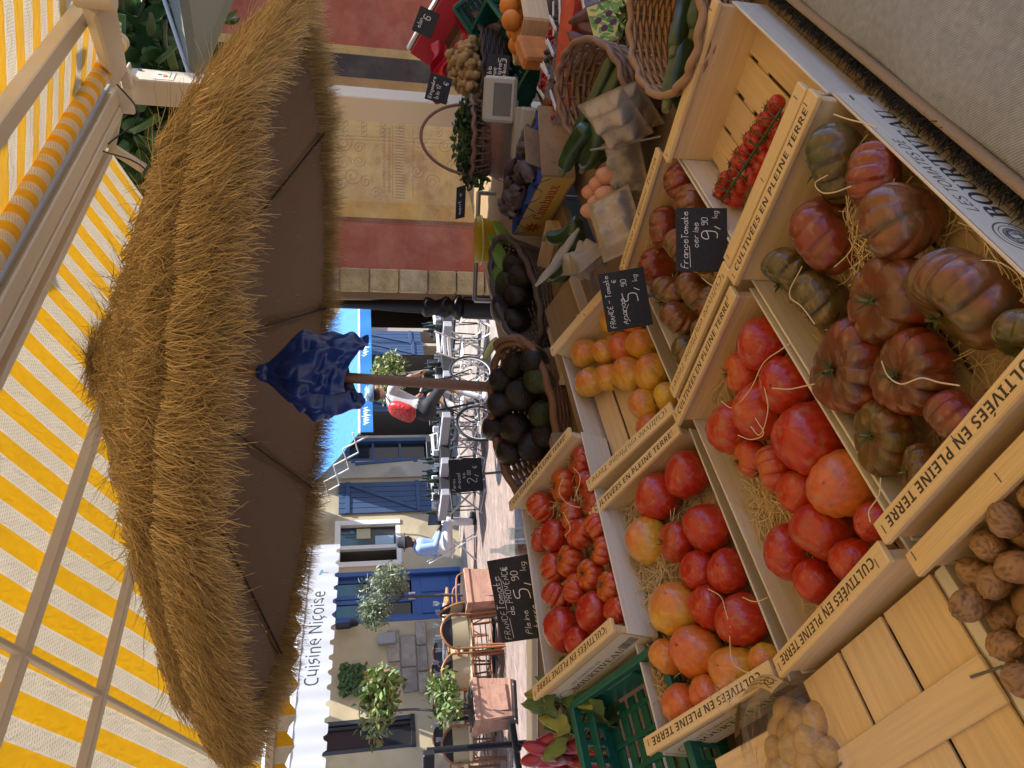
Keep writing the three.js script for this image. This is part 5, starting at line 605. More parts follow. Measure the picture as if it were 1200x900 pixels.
// printed box with dark roots, weighing scale
{
  const t = canvasTex(1024, 256, (g, w, h) => { g.fillStyle = '#d3b35c'; g.fillRect(0, 0, w, h); g.strokeStyle = '#b1913f'; g.lineWidth = 6; g.strokeRect(16, 16, w * .3, h - 32); g.save(); g.translate(170, 130); g.fillStyle = '#a8321f'; for (let k = 0; k < 10; k++) { g.rotate(TAU / 10); g.beginPath(); g.ellipse(0, -50, 10, 38, 0, 0, TAU); g.fill(); } g.restore(); g.fillStyle = '#a8321f'; g.font = 'bold 120px serif'; g.fillText('Cambaux', 330, 170); });
  const P = [at(602, 262, 2.48), at(668, 196, 2.12)], dir = P[1].clone().sub(P[0]).setY(0), L = .42, o = thing('cardboard_box', 'yellow cardboard box lettered Cambaux with a red sun', 'box', null); lie(o, P[0].clone().add(P[1]).multiplyScalar(.5).setY(1.016).add(V(.09, 0, -.07)), dir);
  const cb = mat([.40, .26, .14], .85, { map: rep(speckT, 2, 2) }), yl = mat([.92, .92, .92], .7, { map: t });
  for (const s of [-1, 1]) { const w = add('side_wall', mv(bx(L, .10, .004), 0, .05, s * .115), cb, o); add('print', mv(new THREE.PlaneGeometry(L, .098), 0, .05, .118 * s).applyMatrix4(new THREE.Matrix4().makeRotationY(0)), yl, w); add('end_wall', mv(bx(.004, .105, .23), s * L / 2, .0525, 0), cb, o); }
  add('bottom', mv(bx(L, .004, .25), 0, .004, 0), cb, o); const fl = bx(.06, .003, .12); fl.rotateZ(1.1); add('flap', mv(fl, L / 2 + .012, .13, .03), cb, o);
  o.updateMatrixWorld(true); const r = rng(23); const tis = add('blue_tissue', sheet(40, 26, (u, v) => V((u - .5) * L * .96, .08 + .02 * n3(V(u * 16, v * 12, 3)) + .02 * Math.sin(u * 20 + v * 9), (v - .5) * .24)), mat([.03, .08, .36], .7), o); void tis;
  for (let i = 0; i < 22; i++) { const g = sweep([V(-.06, 0, 0), V(-.02, .006, .008), V(.03, 0, .0), V(.065, -.004, -.006)], (t2) => .021 * Math.pow(Math.sin(Math.PI * clamp(t2, .02, .98)), .5) * (1 + .1 * Math.sin(t2 * 13 + i)), 16, 9); setColors(g, (p) => { const m = .7 + .6 * n3(V(p.x * 90 + i, p.y * 90, p.z * 90)); return [.085 * m, .05 * m, .05 * m]; }); const x = solo('dark_root', g, mVegMatt, 'knobbly dark purple root on blue tissue in the lettered cardboard box', 'root vegetable', 'roots in the cardboard box'); x.position.copy(V(rr(-.16, .16, r), .098 + rr(0, .035, r), rr(-.08, .08, r)).applyMatrix4(o.matrixWorld)); x.rotation.set(rr(-.3, .3, r), r() * 6, rr(-.3, .3, r)); }
  // scale
  const s = thing('weighing_scale', 'beige shop weighing scale with a grey display screen', 'scale', at(630, 158, 2.5)); s.rotation.y = -.35; s.position.y = 1.016; s.scale.setScalar(.85); const m = mat([.46, .43, .34], .5), m2 = mat([.17, .18, .17], .4);
  add('body', mv(bx(.24, .12, .2, .012), -.02, .07, 0), m, s); add('front_panel', mv(bx(.235, .02, .06, .004), -.02, .135, .06), m, s); const kp = add('keypad', mv(bx(.08, .006, .05, .002), -.08, .134, .07), m2, s); for (let i = 0; i < 4; i++) for (let j = 0; j < 2; j++) add('key', mv(bx(.013, .006, .013, .002), -.11 + i * .019, .139, .06 + j * .02), mat([.02, .02, .02], .4), kp);
  add('weighing_plate', mv(bx(.27, .012, .2, .004), -.06, .142, -.07), mat([.30, .31, .31], .3, { metalness: .6 }), s); add('neck', mv(bx(.05, .06, .04, .006), .10, .15, -.02), m, s);
  const hd = bx(.17, .13, .05, .01); hd.rotateX(-.3); const H = add('display_head', mv(hd, .12, .2, .02), m, s); const sc = bx(.12, .07, .004, .001); sc.rotateX(-.3); add('screen', mv(sc, .12, .196, .047), mat([.10, .11, .12], .12), H); add('feet', join([-1, 1].map((q) => mv(new THREE.CylinderGeometry(.015, .015, .012, 10), q * .09 - .02, .005, .06))), m2, s);
}
// mint and ginger baskets
function leafy(name, parent, n, fn, cols, seed, L = .03) { const r = rng(seed), pts = []; for (let i = 0; i < n; i++) pts.push([fn(r), rr(.7, 1.2, r) * L, rr(.55, .8, r) * L]); const o = add(name, foliage(pts, r, cols, .9), mLeaf, parent); o.userData.kind = 'stuff'; return o; }
{
  const P = at(574, 165, 2.75), B = basket({ rx: .16, rz: .12, h: .13, rows: 4, strand: .003, stakes: 34, col: [.25, .125, .075], flare: .62, pos: P.clone().setY(P.y - .05), turn: .2, label: 'brown splint basket of mint with a tall hoop handle' });
  const pts = []; for (let k = 0; k <= 16; k++) { const a = Math.PI * k / 16; pts.push(V(Math.cos(a) * .145, .12 + Math.sin(a) * .19, 0)); } add('handle', tube(pts, .006, 40, 7), B.m, B.b);
  for (let k = 0; k < 34; k++) { const f = k / 34 * TAU, g = bx(.024, .135, .003, .001); g.rotateX(-.42); g.translate(0, .066, .62 * .14 + .026); g.rotateY(f); g.scale(1.08, 1, .9); add('splint', g, B.m, B.b); }
  const h = thing('mint_bunch', 'bushy bunch of green mint in the hoop handled basket', 'herbs', B.b.position.clone().add(V(0, .11, 0))); leafy('leaves', h, 620, (r) => { const a = r() * TAU, k = Math.sqrt(r()); return V(Math.cos(a) * k * .15, rr(-.02, .075, r) * (1.1 - k * .5), Math.sin(a) * k * .11); }, [[.045, .11, .02], [.07, .15, .03], [.03, .08, .018]], 61, .034); add('stems', join([...Array(14)].map((_, i) => rod(V(Math.cos(i) * .04, -.05, Math.sin(i) * .03), V(Math.cos(i) * .12, .05, Math.sin(i * 1.3) * .09), .0015))), mStem, h);
  leafy('leaves', h, 60, (r) => V(-.16 + rr(-.03, .03, r), rr(-.04, .03, r), .03 + rr(-.03, .03, r)), [[.05, .12, .02]], 62, .03);
  const G = at(590, 82, 2.85), B2 = basket({ rx: .17, rz: .11, h: .10, rows: 8, col: [.04, .03, .026], flare: .8, pos: G, turn: .3, label: 'dark wicker basket heaped with ginger', rimR: .008 }); const r = rng(14);
  const ginger = (seed) => { const q = rng(seed), gs = []; for (let k = 0; k < 6; k++) { const g = polar(10, 8, (t, f) => V(Math.sin(t) * Math.cos(f) * (1 + .12 * Math.sin(t * 9)), Math.cos(t) * 1.5, Math.sin(t) * Math.sin(f) * (1 + .12 * Math.sin(t * 9)))); const s = rr(.010, .017, q); g.scale(s, s, s); g.rotateX(q() * 3); g.rotateZ(q() * 3); g.translate(rr(-.03, .03, q), rr(-.012, .02, q), rr(-.018, .018, q)); gs.push(g); } return join(gs); }; const gg = [1, 2, 3, 4].map(ginger), mg = mat([.52, .33, .13], .75, { map: rep(speckT, 3, 3), bumpMap: rep(roughB, 4, 4), bumpScale: .002 });
  for (let k = 0; k < 30; k++) { const a = r() * TAU, q = Math.sqrt(r()), o = solo('ginger_root', pick(gg, r), mg, 'knobbly tan ginger root heaped in the dark basket', 'ginger', 'ginger in the dark basket'); o.position.copy(B2.b.position).add(V(Math.cos(a) * q * .12, .10 + (1 - q) * .1 + rr(-.01, .02, r), Math.sin(a) * q * .08)); o.rotation.set(r() * 6, r() * 6, r() * 6); o.scale.setScalar(rr(.9, 1.25, r)); }
}
// melon pieces, berries, oranges, trays at the far right end
const wedge = (R0, ang, thick) => { const s = new THREE.Shape(); s.moveTo(0, 0); s.absarc(0, 0, R0, 0, ang, false); s.closePath(); return new THREE.ExtrudeGeometry(s, { depth: thick, bevelEnabled: true, bevelSize: .002, bevelThickness: .002, bevelSegments: 1, curveSegments: 18 }); };
{
  const mel = (pos, q, label, fl, R0 = .11, ang = 1.9) => { const o = thing('melon_wedge', label, 'melon', pos); o.rotation.set(...q, 'YXZ'); add('flesh', wedge(R0, ang, .06), mat(fl, .5, { map: rep(speckT, 6, 6) }), o); const s = new THREE.Shape(); s.absarc(0, 0, R0 + .014, 0, ang, false); s.absarc(0, 0, R0, ang, 0, true); const g = new THREE.ExtrudeGeometry(s, { depth: .062, bevelEnabled: false, curveSegments: 18 }); add('rind', mv(g, 0, 0, -.001), mat([.50, .48, .20], .5), o); const s2 = new THREE.Shape(); s2.absarc(0, 0, R0 + .02, 0, ang, false); s2.absarc(0, 0, R0 + .0145, ang, 0, true); add('skin', mv(new THREE.ExtrudeGeometry(s2, { depth: .064, bevelEnabled: false, curveSegments: 18 }), 0, 0, -.002), mat([.02, .05, .015], .4), o); return o; };
  mel(at(630, 36, 2.05), [.35, -.45, -2.52], 'red watermelon wedge leaning above the orange melon slab', [.62, .085, .05], .125); mel(at(626, 108, 2.15), [.35, -.4, -2.27], 'red watermelon wedge with dark rind beside the scale', [.60, .08, .05], .105, 1.4);
  const sl = thing('melon_slab', 'orange melon slab standing between the watermelon wedges', 'melon', at(625, 62, 2.4)); sl.rotation.set(.1, .5, .1); add('flesh', bx(.12, .1, .05, .008), mat([.72, .26, .06], .5, { map: rep(speckT, 5, 5) }), sl); add('rind', mv(bx(.12, .012, .05, .004), 0, -.056, 0), mat([.55, .45, .2], .5), sl);
  const oc = thing('fruit_box', 'narrow wooden box of oranges', 'box', at(618, 22, 2.55)); oc.rotation.y = .5; for (const s of [-1, 1]) { add('side', mv(bx(.26, .09, .008), 0, 0, s * .09), mWood[2], oc); add('end', mv(bx(.008, .09, .18), s * .13, 0, 0), mWood[0], oc); } add('bottom', mv(bx(.26, .006, .18), 0, -.042, 0), mWood[1], oc);
  const og = new THREE.IcosahedronGeometry(.034, 3), om = mat([.72, .24, .02], .45, { bumpMap: rep(roughB, 8, 8), bumpScale: .001 }); oc.updateMatrixWorld(true); for (let i = 0; i < 9; i++) { const q = solo('orange', og, om, 'bright orange in the narrow wooden box', 'orange', 'oranges in the box'); q.position.copy(V(-.085 + (i % 3) * .075, .035 + (i > 5 ? .04 : 0), -.045 + Math.floor(i / 3) % 3 * .045).applyMatrix4(oc.matrixWorld)); }
  const berry = new THREE.IcosahedronGeometry(.0085, 1), r = rng(90), lidm = mat([.80, .80, .82], .35), clear = mat([.8, .82, .84], .1, { physical: true, transmission: .8, thickness: 0 });
  const pun = (x, y, d, red) => { const o = thing('berry_punnet', red ? 'small clear punnet of red berries with white lining' : 'small clear punnet of black berries with white lining', 'punnet', at(x, y, d), rr(0, 1, r), red ? 'red berry punnets' : 'black berry punnets'); for (const s of [-1, 1]) { add('side', mv(bx(.10, .05, .002, .0005), 0, 0, s * .035), clear, o); add('side', mv(bx(.002, .05, .07, .0005), s * .05, 0, 0), clear, o); add('white_edge', mv(bx(.105, .004, .012, .001), 0, .026, s * .034), lidm, o); } add('base', mv(bx(.10, .003, .07, .001), 0, -.025, 0), lidm, o); const gs = []; for (let k = 0; k < 40; k++) { const g = berry.clone(); g.translate(rr(-.042, .042, r), rr(-.014, .028, r), rr(-.028, .028, r)); gs.push(g); } const b = add('berries', join(gs), red ? mat([.34, .015, .02], .35) : mat([.03, .03, .05], .45), o); b.userData.kind = 'stuff'; };
  for (const [x, y, d, k] of [[662, 16, 2.15, 0], [688, 10, 2.05, 1], [655, 42, 2.2, 1], [676, 36, 2.1, 0], [672, 62, 2.12, 0], [690, 40, 2.05, 1], [652, 70, 2.2, 0], [645, 96, 2.25, 1], [660, 108, 2.2, 0], [655, 130, 2.2, 1]]) pun(x, y, d, k);
  const g = 'dark sweet potatoes behind the reddish basket'; for (const [x, y, k] of [[690, 56, 0], [702, 40, 1], [712, 30, 2], [705, 60, 3], [722, 22, 4], [688, 76, 5], [696, 20, 6]]) { const q = sweep([V(-.07, 0, 0), V(-.02, .01, .01), V(.03, .004, 0), V(.075, -.004, 0)], (t) => .024 * Math.pow(Math.sin(Math.PI * clamp(t, .02, .98)), .6), 18, 10); setColors(q, (p) => { const m = .7 + .6 * n3(V(p.x * 60 + k, p.y * 60, p.z * 60)); return [.13 * m, .055 * m, .05 * m]; }); const o = solo('sweet_potato', q, mVegMatt, 'purple brown sweet potato behind the reddish courgette basket', 'sweet potato', g); o.position.copy(at(x, y, 1.98)); o.rotation.set(.2, .6 + k * .15, .7); }
  // printed bag and bed of greens
  const bt = canvasTex(256, 256, (c) => { c.fillStyle = '#c9bf72'; c.fillRect(0, 0, 256, 256); const q = rng(4); for (let i = 0; i < 60; i++) { c.fillStyle = q() < .5 ? '#4d7a35' : '#6f9a48'; c.beginPath(); c.ellipse(q() * 256, q() * 170, 22, 9, q() * 3, 0, TAU); c.fill(); } for (const [x, y] of [[90, 60], [150, 40], [110, 110], [170, 100]]) { c.fillStyle = '#5a2340'; c.beginPath(); c.ellipse(x, y, 22, 18, .4, 0, TAU); c.fill(); } c.fillStyle = '#b02a20'; c.font = 'bold 60px sans-serif'; c.fillText('IS', 90, 240); });
  const pb = thing('printed_tray', 'cardboard tray printed with purple figs and red letters', 'box', at(722, 22, 1.85)); pb.rotation.set(-.5, .3, .25); add('panel', bx(.13, .13, .004), mat([.7, .66, .4], .7), pb); add('print', mv(new THREE.PlaneGeometry(.128, .128), 0, 0, .003), mat([1, 1, 1], .7, { map: bt }), pb); add('back_panel', mv(bx(.13, .004, .1), 0, -.064, -.05), mat([.45, .3, .16], .8), pb);
  const gb = thing('green_beans', 'dense bed of fine green leaves behind the courgette baskets', 'greens', at(757, 30, 1.75)); leafy('leaves', gb, 420, (q) => V(rr(-.11, .11, q), rr(-.03, .04, q), rr(-.1, .1, q)), [[.03, .07, .015], [.045, .095, .02]], 71, .028); add('tray', mv(bx(.24, .05, .22, .004), 0, -.05, 0), mat([.03, .06, .02], .7), gb);
  // tall tray and green plastic crates at the far end
  const tt = thing('display_drawer', 'brown tilted tray with white rims and red lining', 'tray', at(528, 18, 3.2)); lie(tt, at(525, 20, 3.2), at(500, 60, 3.25).sub(at(550, -25, 3.1))); const br = mat([.22, .11, .06], .6); add('side', bx(.42, .15, .012), br, tt); for (const s of [-1, 1]) add('white_rim', mv(bx(.42, .012, .02), 0, .08, s * .012), mat([.62, .60, .54], .5), tt); add('bottom', mv(bx(.42, .01, .25), 0, -.075, -.12), br, tt); add('red_lining', mv(bx(.4, .10, .01), 0, .03, -.10), mat([.45, .02, .025], .6), tt); const hn = add('handle', mv(bx(.07, .022, .01, .004), .03, -.02, .01), mat([.6, .6, .58], .4), tt); void hn;
  const rb = thing('red_cloth', 'crumpled bright red plastic sheet behind the ginger', 'plastic sheet', at(568, 30, 3.0)); add('sheet', sheet(24, 24, (u, v) => V((u - .5) * .3, (v - .5) * .22 + .02 * Math.sin(u * 14), .03 * Math.sin(u * 11 + v * 7) + .02 * Math.cos(v * 13))), mat([.50, .012, .018], .4), rb);
  const rb2 = thing('red_cloth', 'strip of red plastic sheet hanging beside the ginger basket', 'plastic sheet', at(516, 85, 3.1)); add('sheet', sheet(16, 24, (u, v) => V((u - .5) * .26, (v - .5) * .07 + .01 * Math.sin(u * 14), .02 * Math.sin(u * 11 + v * 7))), mat([.50, .012, .018], .4), rb2);
  const lv = thing('leek_bundle', 'pale and pink vegetable bundle above the green crate', 'vegetables', at(580, 12, 2.9)); for (let i = 0; i < 6; i++) add('stalk', sweep([V(-.1, i * .012, 0), V(0, .01 + i * .014, .02), V(.1, i * .01, 0)], (t) => .016 * Math.sqrt(Math.sin(Math.PI * clamp(t, .03, .97))), 12, 8), mat(i % 2 ? [.42, .2, .2] : [.4, .42, .36], .6), lv); lv.rotation.z = 1.1;
}
// green plastic crates
function plasticCrate(label, pos, quat, L, W, h, open) {
  const o = thing('plastic_crate', label, 'crate', pos); o.quaternion.copy(quat); const m = mat([.010, .115, .075], .45);
  for (const s of [-1, 1]) { const w = add('long_side', mv(bx(L, .02, .014, .002), 0, h - .01, s * W / 2), m, o); add('skirting', mv(bx(L, .03, .006, .002), 0, .015, s * W / 2), m, w); const n = Math.round(L / .032); for (let i = 0; i <= n; i++) add('rib', mv(bx(.010, h - .03, .010, .001), -L / 2 + .005 + i * (L - .01) / n, h / 2, s * W / 2), m, w); add('inner_ledge', mv(bx(L - .02, .006, .02, .001), 0, h * .62, s * (W / 2 - .012)), m, w); const e = add('short_side', mv(bx(.014, .02, W, .002), s * L / 2, h - .01, 0), m, o); add('web', mv(bx(.005, h - .03, W - .02, .001), s * L / 2, h / 2, 0), m, e); add('handle_slot', mv(bx(.018, .03, W * .3, .003), s * L / 2, h * .7, 0), m, e); }
  for (let i = 0; i < 9; i++) add('floor_bar', mv(bx(L - .01, .006, .019, .001), 0, .004, -W / 2 + .015 + i * (W - .03) / 8), m, o); for (let i = 0; i < open; i++) add('cross_bar', mv(bx(.010, .006, W - .02, .001), -L / 2 + .03 + i * (L - .06) / (open - 1), .0095, 0), m, o); return o;
}
{
  const q = new THREE.Quaternion().setFromEuler(new THREE.Euler(0, Q45, 0)).multiply(new THREE.Quaternion().setFromEuler(new THREE.Euler(24 * Math.PI / 180, 0, 0)));
  plasticCrate('dark green plastic crate under the radishes beside the mixed tomatoes', S(.30, 1.09, -1.355), q, .46, .27, .10, 9);
  plasticCrate('dark green plastic crate behind the dark slate at the far end', at(606, 72, 2.85), new THREE.Quaternion().setFromEuler(new THREE.Euler(.4, .6, .2)), .36, .24, .12, 8);
  plasticCrate('green plastic crate tilted up beside the red plastic sheet', at(585, 30, 2.9), new THREE.Quaternion().setFromEuler(new THREE.Euler(1.0, .5, .7)), .32, .2, .1, 7);
}
// radishes
{
  const r = rng(33), P = at(660, 878, 1.62), B = basket({ rx: .13, rz: .10, h: .07, rows: 7, col: [.22, .12, .06], flare: .85, pos: P.clone().add(V(-.03, -.10, .0)), turn: .7, label: 'low wicker basket holding the radish bunch', rimR: .007 }); void B;
  const mk = (s) => { const g = sweep([V(-.03, 0, 0), V(0, .003, .002), V(.03, 0, 0)], (t) => .0125 * Math.pow(clamp(Math.sin(Math.PI * clamp(t, .015, .985))), .45), 18, 12); return setColors(g, (p) => { const w = sstep(.014, .029, p.x + rr(-.001, .001, r)), m = .85 + .3 * n3(V(p.x * 90 + s, p.y * 90, p.z * 90)); return mix3([.33, .025, .05], [.66, .48, .44], w).map((v) => v * m); }); }, gs = [1, 2, 3].map(mk), up = V(0, 1, 0);
  const pts = [[648, 822, -1.2, 0], [642, 868, .3, 1], [655, 862, .2, 0], [632, 875, 1.0, 2], [672, 862, .9, 1], [690, 862, .5, 2], [682, 870, .9, 0], [695, 880, .8, 1], [660, 885, 1.2, 2], [645, 885, 1.3, 0], [640, 890, .8, 1], [675, 892, 1.4, 0], [690, 895, 1.0, 1], [628, 888, .4, 2], [655, 898, 1.3, 0], [700, 890, .9, 2], [665, 872, 1.2, 1]];
  pts.forEach(([x, y, a, k], i) => { const o = thing('radish', 'pink radish with white tip in the bunch in the low basket', 'radish', at(x, y, 1.50 + (i % 3) * .012), 0, 'radishes'); const im = V(Math.cos(a + 1.57), -Math.sin(a + .2), 0); lie(o, o.position.clone(), V(-Math.sin(a - .9), -Math.cos(a - .9) - .2, .5)); void im; add('flesh', gs[k], mVeg, o).scale.setScalar(1.15); add('root_tail', tube([V(.033, 0, 0), V(.045, .003, .002), V(.062, -.002, .006)], .0006, 8, 4), mat([.6, .45, .4], .7), o); }); void up;
  const lf = thing('radish_leaves', 'crumpled yellow green radish leaves on the bunch', 'leaves', at(675, 832, 1.5)); const gl = [];
  for (let i = 0; i < 26; i++) { const L = rr(.05, .09, r), w = rr(.03, .05, r), g = sheet(6, 8, (u, v) => V((u - .5) * w * Math.pow(Math.sin(Math.PI * clamp(v, .04, .97)), .6), .012 * Math.sin(v * 5 + i) + .012 * Math.cos((u - .5) * 6) + .004 * Math.sin(u * 17 + v * 13), v * L)); g.rotateX(-.6 + r()); g.rotateY(r() * TAU); const c = at(mix(640, 712, r()), mix(795, 862, r()), 1.52 - r() * .05).sub(lf.position); g.translate(c.x, c.y, c.z); const k = pick([[.13, .22, .035], [.20, .28, .05], [.32, .33, .05], [.09, .17, .03]], r); const lo = add('leaf', setColors(g, (p) => { const m = .75 + .5 * n3(V(p.x * 60, p.y * 60, p.z * 60 + i)); return k.map((v) => v * m); }), mLeaf, lf); void lo; gl.push(g); }
  for (let i = 0; i < 9; i++) add('leaf_stalk', tube([at(648 + i * 4, 868, 1.5).sub(lf.position), at(655 + i * 5, 848, 1.49).sub(lf.position), at(650 + i * 7, 825, 1.5).sub(lf.position)], .0022, 8, 5), mat([.32, .36, .12], .6), lf);
}
// clear bag of small potatoes
{
  const r = rng(51), C = at(930, 893, 1.0), pg = [1, 2].map((s) => polar(16, 12, (t, f) => { const p = V(Math.sin(t) * Math.cos(f), Math.cos(t) * 1.2, Math.sin(t) * Math.sin(f)), m = 1 + .12 * (n3(V(p.x * 1.5 + s * 9, p.y * 1.5 + 4, p.z * 1.5 + 2)) - .5); return p.multiplyScalar(m); })), m = mat([.52, .33, .12], .6, { map: rep(speckT, 2, 2) });
  for (let i = 0; i < 26; i++) { const a = i * 2.4, k = Math.sqrt(i / 26), o = solo('potato', pg[i % 2], m, 'small yellow potato inside the clear bag', 'potato', 'potatoes in the clear bag'); o.position.copy(C).add(S(Math.cos(a) * k * .082 - .01, -.02 + (1 - k) * .035, Math.sin(a) * k * .082)); o.scale.setScalar(rr(.020, .025, r)); o.rotation.set(r() * 6, r() * 6, r() * 6); }
  const b = thing('clear_bag', 'clear plastic bag of small potatoes printed with dark lettering', 'bag', C); const bt = mat([1, .99, .96], .06, { physical: true, transmission: .98, thickness: 0, bumpMap: rep(wrinkB, 2, 2), bumpScale: .004 });
  add('film', polar(40, 24, (t, f) => { const w = 1 + .06 * Math.sin(f * 7 + t * 4) + .04 * Math.sin(f * 13); return V(Math.sin(t) * Math.cos(f) * .112 * w, Math.cos(t) * .062 - .008, Math.sin(t) * Math.sin(f) * .112 * w); }), bt, b);
  const pt = canvasTex(256, 64, (g) => { g.fillStyle = '#c9a866'; g.fillRect(0, 0, 256, 64); g.strokeStyle = '#4a3517'; g.lineWidth = 3; for (let k = 0; k < 3; k++) { g.beginPath(); for (let x = 8; x < 248; x += 4) g.lineTo(x, 16 + k * 16 + (h2(x, k) - .5) * 9); g.stroke(); } g.beginPath(); g.arc(225, 34, 14, 0, TAU); g.stroke(); });
  add('printed_band', sheet(16, 3, (u, v) => { const f = -.9 + u * 1.7, t = .95 + v * .28; return S(Math.sin(t) * Math.cos(f) * .121, Math.cos(t) * .069 - .006, Math.sin(t) * Math.sin(f) * .121); }, (u, v) => [u, 1 - v]), mat([1, 1, 1], .4, { map: pt }), b); add('gather', mv(sheet(20, 6, (u, v) => S(.085 + .03 * v, .05 + .02 * v + .006 * Math.sin(u * 20), (u - .5) * .11 * (1 - .3 * v))), 0, 0, 0), bt, b);
}
// ------------------------------------------------------------------ price slates
const aUp = (k) => V(0, 1, 0).addScaledVector(V(-R2, 0, -R2), k);
board([606, 701], 1.78, .20, .12, { seed: 21, label: 'black slate chalked Tomate de Provence 5,90 leaning behind the ribbed red tomatoes', up: V(-.22, .8, -.45), right: V(1, 0, -.1), draw: (g, w, h, r) => { chalk(g, 'FRANCE', 14, 70, 42, r); g.lineWidth = 3; g.beginPath(); g.moveTo(20, 84); g.lineTo(140, 80); g.stroke(); chalk(g, 'Tomate', 200, 62, 50, r, .12, 3.4); g.beginPath(); g.moveTo(195, 74); g.lineTo(390, 70); g.stroke(); chalk(g, 'de PROVENCE', 160, 122, 40, r, .1, 3.2); chalk(g, '5,', 250, 245, 104, r, .1, 6); chalk(g, '90', 365, 190, 46, r, .1, 4); chalk(g, '€', 440, 128, 34, r, .1, 3.4); chalk(g, 'kg', 420, 250, 40, r, .1, 3.4); chalk(g, 'Pleine', 30, 210, 40, r, .3, 3.2); chalk(g, 'terre', 60, 270, 40, r, .3, 3.2); }, stake: .1 });
board([733, 351], 1.46, .118, .093, { seed: 22, label: 'black slate chalked France Tomate 5,90 over the yellow tomatoes', up: aUp(.25), right: V(1, 0, 0), draw: (g, w, h, r) => { chalk(g, 'FRANCE - Tomate', 24, 78, 46, r, .1, 4.2); chalk(g, 'Ananas', 40, 190, 54, r, .25, 4.4); g.lineWidth = 4; g.beginPath(); g.moveTo(60, 210); g.quadraticCurveTo(140, 160, 210, 220); g.stroke(); chalk(g, '5,', 230, 310, 130, r, .1, 7); chalk(g, '90', 370, 230, 48, r, .1, 4.6); chalk(g, '€', 420, 140, 36, r, .1, 4); chalk(g, 'kg', 400, 330, 44, r, .1, 4.2); }, stake: .07 });
board([822, 281], 1.22, .108, .086, { seed: 23, label: 'black slate chalked France Tomate cerise 9,90 at the rail of the cherry tomatoes', up: aUp(.3).add(V(.22, 0, 0)), right: V(1, -.22, 0), draw: (g, w, h, r) => { chalk(g, 'France', 20, 92, 56, r, .2, 4.6); chalk(g, 'Tomate', 262, 92, 52, r, .12, 4.6); g.lineWidth = 4; g.beginPath(); g.moveTo(30, 112); g.lineTo(200, 104); g.stroke(); chalk(g, 'cerise', 190, 176, 52, r, .12, 4.4); chalk(g, '9,', 250, 330, 130, r, .1, 7); chalk(g, '90', 370, 250, 48, r, .1, 4.6); chalk(g, 'kg', 430, 330, 44, r, .1, 4.2); }, stake: .06 });
board([546, 557], 2.3, .105, .105, { seed: 24, label: 'black slate chalked avocado price standing behind the brown basket', up: aUp(.1), right: V(1, 0, -.1), draw: (g, w, h, r) => { chalk(g, 'Perou', 30, 80, 52, r, .1, 4.4); chalk(g, 'Avocat', 60, 165, 60, r, .15, 4.6); chalk(g, 'bio', 220, 240, 44, r, .1, 4.2); chalk(g, '2,', 120, 420, 150, r, .1, 7.5); chalk(g, '00', 260, 330, 52, r, .1, 4.6); chalk(g, '€', 360, 430, 60, r, .1, 4.6); }, stake: .12 });
board([514, 104], 2.75, .10, .085, { seed: 25, label: 'small blue black slate stuck in the ginger basket', up: V(.25, 1, -.1), right: V(1, -.25, .1), draw: (g, w, h, r) => { chalk(g, 'Gingembre', 30, 120, 70, r, .15, 8); chalk(g, 'bio 12', 60, 250, 80, r, .1, 8); chalk(g, '€', 360, 380, 90, r, .1, 9); } });
board([583, 86], 2.5, .13, .08, { seed: 26, label: 'grey slate crowded with white writing in front of the green plastic crate', up: V(.1, 1, -.25), right: V(1, -.12, 0), draw: (g, w, h, r) => { for (let k = 0; k < 4; k++) chalk(g, ['Melon bio', 'France', 'origine', 'piece 3'][k], 24 + k * 60, 70 + k * 66, 58, r, .15, 7); chalk(g, '5', 400, 260, 110, r, .1, 8); } });
board([499, 26], 3.0, .11, .085, { seed: 27, label: 'black slate leaning on the brown tray against the red wall', up: V(.35, 1, 0), right: V(1, -.35, 0), draw: (g, w, h, r) => { chalk(g, 'Melon', 40, 130, 80, r, .15, 8); chalk(g, '6', 300, 260, 150, r, .1, 11); } });
board([540, 237], 2.7, .12, .05, { seed: 28, label: 'low dark slate seen nearly edge on beside the mint', up: V(0, .5, -.8), right: V(1, -.25, .3), draw: (g, w, h, r) => { chalk(g, 'menthe', 60, 130, 80, r, .1, 7); } });
board([1212, 930], .74, .12, .09, { seed: 29, label: 'dark slate with chalk strokes lying at the end of the walnut crate', up: V(-.2, .6, -.8), right: V(.8, .1, -.5), draw: (g, w, h, r) => { chalk(g, 'Noix', 180, 120, 90, r, .1, 5); chalk(g, '6,', 160, 300, 120, r, .1, 6); } });
board([757, 52], 1.72, .13, .08, { seed: 30, label: 'grey slate seen edge on between the greens and the light basket', up: V(-.2, .4, -.7), right: V(.85, -.15, -.5), draw: (g, w, h, r) => { for (let k = 0; k < 4; k++) chalk(g, 'courgette bio', 20, 70 + k * 66, 50, r, .15, 8); } });
